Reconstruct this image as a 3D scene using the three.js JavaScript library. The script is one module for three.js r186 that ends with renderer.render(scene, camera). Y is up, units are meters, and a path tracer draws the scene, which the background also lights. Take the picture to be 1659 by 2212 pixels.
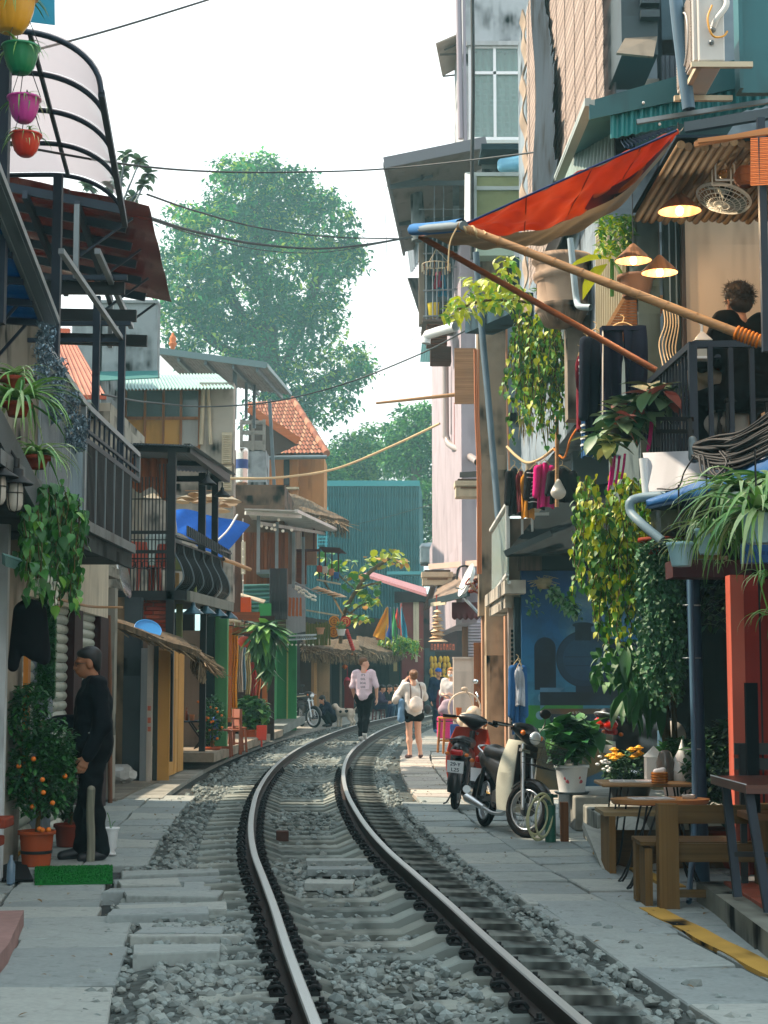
import*as THREE from 'three';
import{RoundedBoxGeometry}from 'three/addons/geometries/RoundedBoxGeometry.js';
// ---------------- camera, sky, sun, exposure ----------------
const scene=new THREE.Scene();
const FPX=3500,PITCH=Math.atan(354 / FPX),EYE=1.52;
const camera=new THREE.PerspectiveCamera(2*Math.atan(1106 / FPX)*180 / Math.PI,768 / 1024,0.1,3000);
camera.position.set(0,EYE,0);camera.rotation.set(PITCH,0,0);camera.updateMatrixWorld();
const renderer=new THREE.WebGLRenderer({antialias:true});
renderer.setSize(768,1024);renderer.toneMapping=THREE.LinearToneMapping;renderer.toneMappingExposure=2.05;
renderer.shadowMap.enabled=true;
{
const w=128,h=64,a=new Float32Array(w*h*4),sun=new THREE.Vector3(-0.85,0.95,-0.2).normalize(),d=new THREE.Vector3();
for(let j=0;j<h;j++)for(let i=0;i<w;i++){
const el=((j+0.5)/ h-0.5)*Math.PI,az=((i+0.5)/ w-0.5)*2*Math.PI;
d.set(Math.cos(el)*Math.cos(az),Math.sin(el),Math.cos(el)*Math.sin(az));
const near=Math.pow(Math.max(0,d.dot(sun)),5)*0.22,up=Math.max(0,d.y),k=1.0+near,o=(j*w+i)*4;
const below=d.y<-0.02?0.45:1;
a[o]=(0.97-0.26*up+0.04*near)*k*below;a[o+1]=(0.94-0.08*up)*k*below;a[o+2]=(0.925+0.03*up-0.05*near)*k*below;a[o+3]=1;
}
const t=new THREE.DataTexture(a,w,h,THREE.RGBAFormat,THREE.FloatType);
t.mapping=THREE.EquirectangularReflectionMapping;t.magFilter=THREE.LinearFilter;t.needsUpdate=true;
scene.background=t;scene.environment=t;
}
const sun=new THREE.DirectionalLight(new THREE.Color(1,0.82,0.62),4.6);
sun.position.set(-42.5,47.5,-10);sun.castShadow=true;sun.shadow.mapSize.set(4096,4096);sun.shadow.radius=1.5;
Object.assign(sun.shadow.camera,{left:-60,right:60,top:60,bottom:-60,near:1,far:250});
sun.target.position.set(0,0,0);scene.add(sun,sun.target);
scene.fog=new THREE.FogExp2(new THREE.Color(0.46,0.86,0.9),0.0018);
// ---------------- helpers ----------------
const V=(x=0,y=0,z=0)=>new THREE.Vector3(x,y,z),TAU=Math.PI*2;
let seed=7;
const rnd=()=>{seed=(seed+0x6d2b79f5)|0;let t=Math.imul(seed ^(seed>>>15),1|seed);t=(t+Math.imul(t ^(t>>>7),61|t))^ t;return((t ^(t>>>14))>>>0)/ 4294967296;};
const rr=(a,b)=>a+(b-a)*rnd(),pick=(a)=>a[Math.floor(rnd()*a.length)],lerp=(a,b,t)=>a+(b-a)*t;
const sp=Math.sin(PITCH),cp=Math.cos(PITCH);
function P(x,y,d){const v=(1106-y)/ FPX,u=(x-829.5)/ FPX,t=d /(cp-v*sp);return V(u*t,EYE+t*(v*cp+sp),-d);}
function G(x,y,Y=0){const v=(1106-y)/ FPX,u=(x-829.5)/ FPX,t=(Y-EYE)/(v*cp+sp);return V(u*t,Y,-t*(cp-v*sp));}
const M4=()=>new THREE.Matrix4();
function clean(g){const n=g.index?g.toNonIndexed():g.clone();for(const k of Object.keys(n.attributes))if(k !=='position'&&k !=='normal')n.deleteAttribute(k);if(!n.attributes.normal)n.computeVertexNormals();return n;}
function join(list){
list=list.flat(9).filter(Boolean).map(clean);let n=0;for(const g of list)n+=g.attributes.position.count;
const p=new Float32Array(n*3),q=new Float32Array(n*3);let o=0;
for(const g of list){p.set(g.attributes.position.array.subarray(0,g.attributes.position.count*3),o);q.set(g.attributes.normal.array.subarray(0,g.attributes.position.count*3),o);o+=g.attributes.position.count*3;}
const r=new THREE.BufferGeometry();r.setAttribute('position',new THREE.BufferAttribute(p,3));r.setAttribute('normal',new THREE.BufferAttribute(q,3));return r;
}
let uvShift=0;
function boxUV(g){
const p=g.attributes.position,n=g.attributes.normal,uv=new Float32Array(p.count*2),a=(uvShift+=0.37),b=a*1.7;
for(let i=0;i<p.count;i+=3){
let nx=0,ny=0,nz=0;for(let k=0;k<3;k++){nx+=Math.abs(n.getX(i+k));ny+=Math.abs(n.getY(i+k));nz+=Math.abs(n.getZ(i+k));}
for(let k=0;k<3;k++){const x=p.getX(i+k),y=p.getY(i+k),z=p.getZ(i+k),j=(i+k)*2;
if(ny>nx&&ny>nz){uv[j]=x+a;uv[j+1]=z+b;}else if(nx>nz){uv[j]=z+a;uv[j+1]=y+b;}else{uv[j]=x+a;uv[j+1]=y+b;}}
}
g.setAttribute('uv',new THREE.BufferAttribute(uv,2));
}
const names=new Map(),things=[];
function numbered(n){const k=names.get(n)??0;names.set(n,k+1);return k?n+'_'+String(k).padStart(3,'0'):n;}
function mesh(name,g,m,par,label){
if(Array.isArray(g))g=join(g);else if(g.index||g.attributes.uv)g=clean(g);
if(m.map||m.bumpMap)boxUV(g);
const o=new THREE.Mesh(g,m);o.name=par?name:numbered(name);o.castShadow=o.receiveShadow=true;
if(label)o.userData.label=label;(par||scene).add(o);return o;
}
function each(name,list,m,par){list.forEach((g)=>mesh(name,g,m,par));}
function put(g,m,name,par,pos,rot,scl){const o=new THREE.Mesh(g,m);o.name=name;o.castShadow=o.receiveShadow=true;if(pos)o.position.copy(pos);if(rot)o.rotation.set(...rot);if(scl)o.scale.set(...scl);par.add(o);return o;}
function struct(name,g,m){const o=mesh(name,g,m);o.userData.kind='structure';return o;}
function structGroup(name){const o=new THREE.Group();o.name=numbered(name);o.userData.kind='structure';scene.add(o);things.push(o);return o;}
function thing(name,label,category,group,pos){const o=new THREE.Group();o.name=numbered(name);o.userData={label,category};if(group)o.userData.group=group;scene.add(o);if(pos)o.position.copy(pos);else things.push(o);return o;}
function one(name,label,category,g,m,group){const o=mesh(name,g,m);o.userData={label,category};if(group)o.userData.group=group;return o;}
function copyOf(src,label,pos,ry,s){const o=src.clone();o.name=numbered(src.name.replace(/_\d{3}$/,''));o.userData={...src.userData,label};o.position.copy(pos);if(ry !==undefined)o.rotation.y=ry;if(s)o.scale.setScalar(s);scene.add(o);return o;}
function stuff(o){o.userData.kind='stuff';return o;}
function bx(x0,y0,z0,x1,y1,z1){const g=new THREE.BoxGeometry(Math.abs(x1-x0),Math.abs(y1-y0),Math.abs(z1-z0));g.translate((x0+x1)/ 2,(y0+y1)/ 2,(z0+z1)/ 2);return g;}
function rbx(w,h,d,r,x=0,y=0,z=0,rot){const g=new RoundedBoxGeometry(w,h,d,2,r);if(rot)g.applyMatrix4(M4().makeRotationFromEuler(new THREE.Euler(...rot)));g.translate(x,y,z);return g;}
function frameTo(a,b,up=V(0,1,0)){const z=b.clone().sub(a).normalize();let u=up;if(Math.abs(z.dot(u))>0.98)u=V(1,0,0);const x=u.clone().cross(z).normalize(),y=z.clone().cross(x);return M4().makeBasis(x,y,z).setPosition(a.clone().add(b).multiplyScalar(0.5));}
function bar(a,b,w,h=w,up){const g=new THREE.BoxGeometry(w,h,a.distanceTo(b));return g.applyMatrix4(frameTo(a,b,up));}
function cyl(a,b,r0,r1=r0,n=8,open=false){const g=new THREE.CylinderGeometry(r1,r0,a.distanceTo(b),n,1,open);g.rotateX(Math.PI / 2);return g.applyMatrix4(frameTo(a,b));}
function tube(pts,r,seg=pts.length*5,n=6,closed=false){return new THREE.TubeGeometry(new THREE.CatmullRomCurve3(pts,closed),seg,r,n,closed);}
function lathe(pts,n=20,x=0,y=0,z=0){const g=new THREE.LatheGeometry(pts.map((p)=>new THREE.Vector2(...p)),n);g.translate(x,y,z);return g;}
function ball(r,x=0,y=0,z=0,sx=1,sy=1,sz=1,n=12){const g=new THREE.SphereGeometry(r,n,Math.ceil(n*0.7));g.scale(sx,sy,sz);g.translate(x,y,z);return g;}
function tri(pos,idx){const g=new THREE.BufferGeometry();g.setAttribute('position',new THREE.Float32BufferAttribute(pos,3));g.setIndex(idx);g.computeVertexNormals();return g;}
function surf(f,nu,nv,th=0,creased){
const pos=[],idx=[],W=nv+1,pt=[];const N=[];
for(let i=0;i<=nu;i++)for(let j=0;j<=nv;j++)pt.push(f(i / nu,j / nv));
const at=(i,j)=>pt[Math.min(nu,Math.max(0,i))*W+Math.min(nv,Math.max(0,j))];
for(let i=0;i<=nu;i++)for(let j=0;j<=nv;j++){const a=at(i+1,j).clone().sub(at(i-1,j)),b=at(i,j+1).clone().sub(at(i,j-1));N.push(a.cross(b).normalize());}
pt.forEach((p)=>pos.push(p.x,p.y,p.z));
const n0=pt.length;if(th)pt.forEach((p,k)=>pos.push(p.x-N[k].x*th,p.y-N[k].y*th,p.z-N[k].z*th));
for(let i=0;i<nu;i++)for(let j=0;j<nv;j++){const a=i*W+j,b=a+W,c=b+1,d=a+1;idx.push(a,b,c,a,c,d);if(th)idx.push(n0+a,n0+c,n0+b,n0+a,n0+d,n0+c);}
const list=[tri(pos,idx)];
if(creased)list[0]=(()=>{const g=list[0].toNonIndexed();g.computeVertexNormals();return g;})();
if(th){const e=[],ei=[];const edge=(a,b)=>{const k=e.length / 3;for(const q of[a,b,n0+a,n0+b])e.push(pos[q*3],pos[q*3+1],pos[q*3+2]);ei.push(k,k+2,k+1,k+1,k+2,k+3);};
for(let i=0;i<nu;i++){edge((i+1)*W,i*W);edge(i*W+nv,(i+1)*W+nv);}for(let j=0;j<nv;j++){edge(j,j+1);edge(nu*W+j+1,nu*W+j);}list.push(tri(e,ei));}
return list.length>1?join(list):list[0];
}
const bil=(a,b,c,d)=>(u,v)=>a.clone().multiplyScalar((1-u)*(1-v)).addScaledVector(b,u*(1-v)).addScaledVector(c,u*v).addScaledVector(d,(1-u)*v);
function panel(a,b,c,d,th=0.02){return surf(bil(a,b,c,d),1,1,th,true);}
function corr(a,b,c,d,n,amp=0.015,th=0.004,box){
const f=bil(a,b,c,d),nn=b.clone().sub(a).cross(d.clone().sub(a)).normalize();
return surf((u,v)=>f(u,v).addScaledVector(nn,amp*(box?Math.max(-1,Math.min(1,3*Math.sin(u*n*TAU))):Math.sin(u*n*TAU))),Math.round(n*(box?8:6)),1,th);
}
function loft(curves,nu,nv,th=0){const cs=curves.map((c)=>new THREE.CatmullRomCurve3(c));return surf((u,v)=>new THREE.CatmullRomCurve3(cs.map((c)=>c.getPoint(u))).getPoint(v),nu,nv,th);}
function prism(pts,a,b){
const g=new THREE.ExtrudeGeometry(new THREE.Shape(pts.map((p)=>new THREE.Vector2(...p))),{depth:Math.abs(b-a),bevelEnabled:false});g.translate(0,0,Math.min(a,b));return g;
}
function roundPrism(pts,depth,bevel=0.01,curve=4){const g=new THREE.ExtrudeGeometry(new THREE.Shape(pts.map((p)=>new THREE.Vector2(...p))),{depth:depth-2*bevel,bevelEnabled:true,bevelSize:bevel,bevelThickness:bevel,bevelSegments:2,curveSegments:curve});g.translate(0,0,-depth / 2+bevel);return g;}
function moved(g,x,y,z,ry=0,rx=0,rz=0,s=1){return g.clone().applyMatrix4(M4().compose(V(x,y,z),new THREE.Quaternion().setFromEuler(new THREE.Euler(rx,ry,rz,'YXZ')),Array.isArray(s)?V(...s):V(s,s,s)));}
function wallAB(A,B,y0,y1,th){const d=V(B.x-A.x,0,B.z-A.z),n=V(-d.z,0,d.x).normalize().multiplyScalar(th);const q=[[A.x,A.z],[B.x,B.z],[B.x+n.x,B.z+n.z],[A.x+n.x,A.z+n.z]];const s=new THREE.Shape(q.map(([x,z])=>new THREE.Vector2(x,-z)));const g=new THREE.ExtrudeGeometry(s,{depth:y1-y0,bevelEnabled:false});g.rotateX(-Math.PI / 2);g.translate(0,y0,0);return g;}
function face(x0,y0,x1,y1,d,th=0.1){const a=P(x0,y1,d),b=P(x1,y0,d),c=P((x0),(y0+y1)/ 2,d),e=P(x1,(y0+y1)/ 2,d);return bx(c.x,a.y,-d,e.x,b.y,-d-th);}
// ---------------- textures and materials ----------------
function noiseGrid(n){const a=new Float32Array(n*n);for(let i=0;i<a.length;i++)a[i]=rnd();return(x,y)=>{x=((x % n)+n)% n;y=((y % n)+n)% n;const i=Math.floor(x),j=Math.floor(y),s=(t)=>t*t*(3-2*t),u=s(x-i),v=s(y-j),q=(p,r)=>a[(r % n)*n+(p % n)];return lerp(lerp(q(i,j),q(i+1,j),u),lerp(q(i,j+1),q(i+1,j+1),u),v);};}
const NG=noiseGrid(64);
const fbm=(x,y,p,o=4)=>{let s=0,a=0.5,w=0;for(let k=0;k<o;k++){const q=p<<k;s+=a*NG(((x*q)% q)+k*0,((y*q)% q));w+=a;a*=0.55;}return s / w;};
function tex(size,f,metres){const d=new Uint8Array(size*size*4);for(let j=0;j<size;j++)for(let i=0;i<size;i++){const c=f(i / size,j / size),o=(j*size+i)*4;for(let k=0;k<3;k++)d[o+k]=Math.max(0,Math.min(255,(Array.isArray(c)?c[k]:c)*255));d[o+3]=255;}
const t=new THREE.DataTexture(d,size,size);t.wrapS=t.wrapT=THREE.RepeatWrapping;t.magFilter=THREE.LinearFilter;t.minFilter=THREE.LinearMipmapLinearFilter;t.generateMipmaps=true;const m=Array.isArray(metres)?metres:[metres,metres];t.repeat.set(1 / m[0],1 / m[1]);t.needsUpdate=true;return t;}
const cl=(x)=>Math.max(0,Math.min(1,x));
const T={
concrete:tex(512,(u,v)=>{const a=fbm(u,v,4,5),b=NG(u*64,v*64),c=fbm(u+0.3,v+0.7,8,3);return 0.70+0.36*(a-0.5)+0.10*(b-0.5)- 0.25*cl((c-0.62)*5)+0.12*cl((0.34-c)*6);},2.3),
slab:tex(512,(u,v)=>{const a=fbm(u,v,8,5),b=NG(u*64,v*64),c=fbm(u+0.3,v+0.7,16,3);return 0.84+0.16*(a-0.5)+0.1*(b-0.5)- 0.2*cl((c-0.66)*5);},1.1),
plaster:tex(512,(u,v)=>{const a=fbm(u,v,4,5),st=fbm(u*1,v*0.125,32,2),c=fbm(u+0.2,v+0.1,2,4);return 0.82+0.22*(a-0.5)- 0.34*cl((st-0.52)*3)*cl(c*2-0.6)- 0.2*cl((c-0.6)*4);},3.1),
grime:tex(512,(u,v)=>{const a=fbm(u,v,4,5),st=fbm(u,v*0.25,16,3),c=fbm(u+0.2,v+0.1,4,4),k=0.9+0.3*(a-0.5)- 1.0*cl((st-0.45)*2.6)*cl(c*2.2-0.7)- 0.55*cl((c-0.56)*4)- 0.25*cl((a-0.55)*5);return[k,k*1.0,k*0.99];},2.6),
wood:tex(512,(u,v)=>{const a=fbm(u,v*0.0625,32,3),b=fbm(u,v,4,3);return 0.68+0.5*(a-0.5)+0.28*(b-0.5);},[0.5,2]),
woodH:tex(512,(u,v)=>{const a=fbm(u*0.0625,v,32,3),b=fbm(u,v,4,3);return 0.68+0.5*(a-0.5)+0.28*(b-0.5);},[2,0.5]),
metal:tex(256,(u,v)=>{const a=fbm(u,v,4,4),b=fbm(u,v*0.25,16,2);return 0.84+0.24*(a-0.5)- 0.3*cl((b-0.6)*3);},1.7),
cloth:tex(256,(u,v)=>{const a=fbm(u,v,4,3),w=Math.sin(u*64*TAU)*Math.sin(v*64*TAU);return 0.84+0.2*(a-0.5)+0.09*w;},0.5),
gravel:tex(512,(u,v)=>{const a=NG(u*64,v*64),b=fbm(u,v,16,3);return 0.3+0.5*a*b+0.15*b;},1.6),
fibre:tex(512,(u,v)=>0.35+0.9*Math.pow(fbm(u,v*0.0625,32,2),1.5)+0.2*(fbm(u,v,8,3)- 0.5),[0.8,1.2]),
};
function mat(color,rough=0.8,o={}){
const{t,b,metal=0,trans,phys,...rest}=o,K=THREE.MeshPhysicalMaterial;
const m=new K({color:new THREE.Color(color),roughness:rough,metalness:metal,...rest});if(t){m.map=T[t];if(b){m.bumpMap=T[t];m.bumpScale=b;}}
if(trans){m.transmission=trans;m.thickness=0;}if(rough>=0.65&&!metal&&!phys)m.specularIntensity=0.3;m.side=THREE.DoubleSide;return m;
}
// ---------------- plants ----------------
function leafGeo(len,w,fold=0.25,droop=0.25,pts=[[0,0.05],[0.25,0.8],[0.5,1],[0.75,0.7],[1,0]]){
const pos=[],idx=[];pts.forEach(([t,k])=>{const y=-droop*len*t*t;pos.push(-w / 2*k,y+fold*w*k*0.5,len*t,0,y,len*t,w / 2*k,y+fold*w*k*0.5,len*t);});
for(let i=0;i<pts.length-1;i++){const a=i*3;idx.push(a,a+3,a+1,a+1,a+3,a+4,a+1,a+4,a+2,a+2,a+4,a+5);}return tri(pos,idx);
}
const HEART=[[-0.12,0.55],[0.08,0.95],[0.3,1],[0.62,0.62],[1,0]];
const LEAF={small:leafGeo(1,0.5,0.3,0.2,[[0,0.1],[0.4,1],[1,0]]),oval:leafGeo(1,0.46),wide:leafGeo(1,0.8,0.2,0.3,HEART),round:leafGeo(1,0.9,0.15,0.2,[[0,0.4],[0.3,1],[0.7,0.9],[1,0.1]]),long:leafGeo(1,0.2,0.3,0.55),strap:(()=>{const s=[];for(let i=0;i<=7;i++){const t=i / 7;s.push([t,Math.max(0.04,1-Math.pow(t,2.2))]);}const g=leafGeo(1,0.075,0.5,0,s),p=g.attributes.position;for(let i=0;i<p.count;i++){const t=p.getZ(i),a=0.25+2.0*t;p.setZ(i,Math.sin(a)*0.45*t+0.35*t);p.setY(i,p.getY(i)+0.62*t-1.05*t*t);}g.computeVertexNormals();return g;})()};
const Q=new THREE.Quaternion(),EU=new THREE.Euler();
const place=(p,yaw,pitch,roll,s)=>M4().compose(p,new THREE.Quaternion().setFromEuler(new THREE.Euler(pitch,yaw,roll,'YXZ')),Array.isArray(s)?V(...s):V(s,s,s));
function scatter(g,list){const b=clean(g),n=b.attributes.position.count,pos=new Float32Array(n*3*list.length),nor=new Float32Array(n*3*list.length),v=V(),N=new THREE.Matrix3();list.forEach((x,k)=>{N.getNormalMatrix(x);for(let i=0;i<n;i++){const o=(k*n+i)*3;v.fromBufferAttribute(b.attributes.position,i).applyMatrix4(x).toArray(pos,o);v.fromBufferAttribute(b.attributes.normal,i).applyMatrix3(N).normalize().toArray(nor,o);}});const r=new THREE.BufferGeometry();r.setAttribute('position',new THREE.BufferAttribute(pos,3));r.setAttribute('normal',new THREE.BufferAttribute(nor,3));return r;}
function leavesOf(g,list,mats,par,name='leaf'){list.forEach((x,i)=>{const o=new THREE.Mesh(g,mats[(i*7)% mats.length]);o.name=name;o.castShadow=o.receiveShadow=true;x.decompose(o.position,o.quaternion,o.scale);par.add(o);});}
function cloud(g,list,mats,par,name='foliage'){const per=mats.map(()=>[]);list.forEach((x,i)=>per[(i*5+(i>>3))% mats.length].push(x));per.forEach((l,k)=>{if(l.length)stuff(mesh(name,scatter(g,l),mats[k],par));});}
function potGeo(r,h,lip=0.02,taper=0.72,n=24){return lathe([[0,0],[r*taper,0],[r*taper+0.004,0.006],[r,h-0.03],[r+lip,h-0.03],[r+lip,h],[r-0.012,h],[r*0.9,h-0.05],[0,h-0.05]],n);}
const mBlade=[mat('#4f8a3c',0.5,{trans:0.25}),mat('#7fae56',0.5,{trans:0.3}),mat('#b8cf92',0.55,{trans:0.3})];
function blades(par,p,n,size,spread=1){const l=[];for(let i=0;i<n;i++)l.push(place(p.clone().add(V(rr(-0.03,0.03),0,rr(-0.03,0.03))),rnd()*TAU,rr(-0.5,0.25),rr(-0.3,0.3),[size*rr(0.7,1.1),size*rr(0.6,1.2),size*rr(0.6,1.1)*spread]));leavesOf(LEAF.strap,l,mBlade,par);}
function vineStrand(top,len,sway,out,step,size,flat=0){const pts=[],n=Math.max(2,Math.round(len / step));let x=0,z=0;for(let i=0;i<=n;i++){x+=rr(-sway,sway);z+=rr(-sway,sway)*0.7;const p=top.clone().add(V(x,-i*step,z));pts.push(p);for(let k=0;k<1+(rnd()<0.5);k++)out.push(place(p.clone().add(V(rr(-1,1)*size*0.4,0,rr(-1,1)*size*0.4)),rnd()*TAU,rr(0.5,1.4),rr(-0.5,0.5),size*rr(0.6,1.25)));}return pts;}
// ---------------- soft bodies: distance field to surface nets ----------------
function nets(prims,cell,K=0.02){
const box=new THREE.Box3();for(const q of prims){const r=Math.max(q.ra,q.rb??0,...(q.r??[0]))+cell*3;for(const c of[q.a,q.b??q.a])box.expandByPoint(c.clone().addScalar(r)).expandByPoint(c.clone().addScalar(-r));}
const o=box.min,s=box.getSize(V()),nx=Math.ceil(s.x / cell)+2,ny=Math.ceil(s.y / cell)+2,nz=Math.ceil(s.z / cell)+2,F=new Float64Array(nx*ny*nz),k=1 / K,ab=V(),p=V(),at=(x,y,z)=>(z*ny+y)*nx+x;
for(const q of prims){
const R=Math.max(q.ra,q.rb??q.ra,...(q.r??[0]))+4*K+cell*2,b=q.b??q.a,lo=[],hi=[];['x','y','z'].forEach((c,i)=>{lo[i]=Math.max(0,Math.floor((Math.min(q.a[c],b[c])- R-o[c])/ cell));hi[i]=Math.min([nx,ny,nz][i]- 1,Math.ceil((Math.max(q.a[c],b[c])+R-o[c])/ cell));});
ab.copy(b).sub(q.a);const L2=ab.lengthSq()||1e-9,sg=q.cut?-1:1;
for(let z=lo[2];z<=hi[2];z++)for(let y=lo[1];y<=hi[1];y++)for(let x=lo[0];x<=hi[0];x++){
p.set(o.x+x*cell-q.a.x,o.y+y*cell-q.a.y,o.z+z*cell-q.a.z);let d;
if(q.r){if(q.iq)p.applyQuaternion(q.iq);const e=Math.hypot(p.x / q.r[0],p.y / q.r[1],p.z / q.r[2]);d=(e-1)*Math.min(...q.r)*1.0+(e>1?(e-1)*0.2*Math.min(...q.r):0);}
else{const t=cl(p.dot(ab)/ L2);d=Math.hypot(p.x-ab.x*t,p.y-ab.y*t,p.z-ab.z*t)- lerp(q.ra,q.rb??q.ra,t);}
if(d<4*K+cell*2)F[at(x,y,z)]+=sg*Math.exp(-k*Math.max(d,-0.12));
}
}
for(let i=0;i<F.length;i++)F[i]=F[i]>1e-9?-Math.log(F[i])/ k:0.3;
const pos=[],id=new Int32Array(F.length).fill(-1),idx=[];
for(let z=0;z<nz-1;z++)for(let y=0;y<ny-1;y++)for(let x=0;x<nx-1;x++){
let n=0,sx=0,sy=0,sz=0,m_=0;const c=[];for(let i=0;i<8;i++){const v=F[at(x+(i&1),y+((i>>1)&1),z+(i>>2))];c.push(v);if(v<0)m_|=1<<i;}if(m_===0||m_===255)continue;
for(const[a,b]of EDGES)if((c[a]<0)!==(c[b]<0)){const t=c[a]/(c[a]- c[b]);sx+=(a&1)+t*((b&1)-(a&1));sy+=((a>>1)&1)+t*(((b>>1)&1)-((a>>1)&1));sz+=(a>>2)+t*((b>>2)-(a>>2));n++;}
id[at(x,y,z)]=pos.length / 3;pos.push(o.x+(x+sx / n)*cell,o.y+(y+sy / n)*cell,o.z+(z+sz / n)*cell);
}
const S=[1,nx,nx*ny];
for(let z=1;z<nz-1;z++)for(let y=1;y<ny-1;y++)for(let x=1;x<nx-1;x++){const i=at(x,y,z),a=F[i]<0;for(let e=0;e<3;e++){if(a===F[i+S[e]]<0)continue;const u=S[(e+1)% 3],v=S[(e+2)% 3],q=[id[i],id[i-u],id[i-u-v],id[i-v]];if(q.some((t)=>t<0))continue;a?idx.push(q[0],q[1],q[2],q[0],q[2],q[3]):idx.push(q[0],q[2],q[1],q[0],q[3],q[2]);}}
return pos.length?tri(pos,idx):null;
}
const EDGES=[[0,1],[2,3],[4,5],[6,7],[0,2],[1,3],[4,6],[5,7],[0,4],[1,5],[2,6],[3,7]];
const cap=(a,b,ra,rb)=>({a,b,ra,rb}),ell=(a,r,rot)=>({a,ra:0,r,iq:rot?new THREE.Quaternion().setFromEuler(new THREE.Euler(...rot,'YXZ')).invert():undefined});
// ---------------- people ----------------
const skinM={warm:mat('#c98d6c',0.6),pale:mat('#dba58a',0.6),tan:mat('#9c6748',0.6)},hairM={black:mat('#0f0e10',0.55),brown:mat('#6b4426',0.6),dark:mat('#2a1c14',0.6)};
function hand(w,dir,palm,curl,s){
const d=dir.clone().normalize(),n=palm.clone().addScaledVector(d,-palm.dot(d)).normalize(),x=d.clone().cross(n),out=[],L=0.088*s;
const k0=w.clone().addScaledVector(d,0.02*s),kn=w.clone().addScaledVector(d,L);
for(const o of[-1.2,-0.4,0.4,1.2])out.push(cap(k0.clone().addScaledVector(x,o*0.014*s),kn.clone().addScaledVector(x,o*0.021*s),0.014*s,0.012*s));
[[-1.5,0.066],[-0.5,0.08],[0.5,0.076],[1.5,0.058]].forEach(([o,l])=>{let p=kn.clone().addScaledVector(x,o*0.02*s),a=curl*0.5;for(const f of[0.45,0.32,0.25]){const q=p.clone().addScaledVector(d,Math.cos(a)*l*f*s).addScaledVector(n,Math.sin(a)*l*f*s);out.push(cap(p,q,0.0095*s,0.008*s));p=q;a+=curl;}});
const t0=w.clone().addScaledVector(d,0.03*s).addScaledVector(x,-0.026*s),t1=t0.clone().addScaledVector(d,0.03*s).addScaledVector(x,-0.026*s).addScaledVector(n,0.012*s),t2=t1.clone().addScaledVector(d,0.03*s).addScaledVector(n,0.012*s);out.push(cap(t0,t1,0.014*s,0.011*s),cap(t1,t2,0.011*s,0.0085*s));
return out;
}
function headPrims(c,f,up,s){
const y=up.clone().normalize(),z=f.clone().addScaledVector(y,-f.dot(y)).normalize(),x=y.clone().cross(z),at=(a,b,d)=>c.clone().addScaledVector(x,a*s).addScaledVector(y,b*s).addScaledVector(z,d*s),q=new THREE.Quaternion().setFromRotationMatrix(M4().makeBasis(x,y,z)).invert();
const E=(a,b,d,r)=>({a:at(a,b,d),ra:0,r:r.map((k)=>k*s),iq:q});
return{at,x,y,z,E,prims:[E(0,0.03,-0.012,[0.076,0.09,0.094]),E(0,-0.035,0.028,[0.062,0.075,0.062]),E(0,-0.085,0.05,[0.036,0.028,0.035]),E(0,-0.012,0.094,[0.012,0.03,0.016]),E(0,-0.028,0.104,[0.015,0.012,0.016]),E(0,-0.062,0.086,[0.024,0.011,0.012]),E(0,0.022,0.078,[0.052,0.012,0.018]),E(0.076,-0.01,-0.005,[0.012,0.032,0.02]),E(-0.076,-0.01,-0.005,[0.012,0.032,0.02])]};
}
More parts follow.
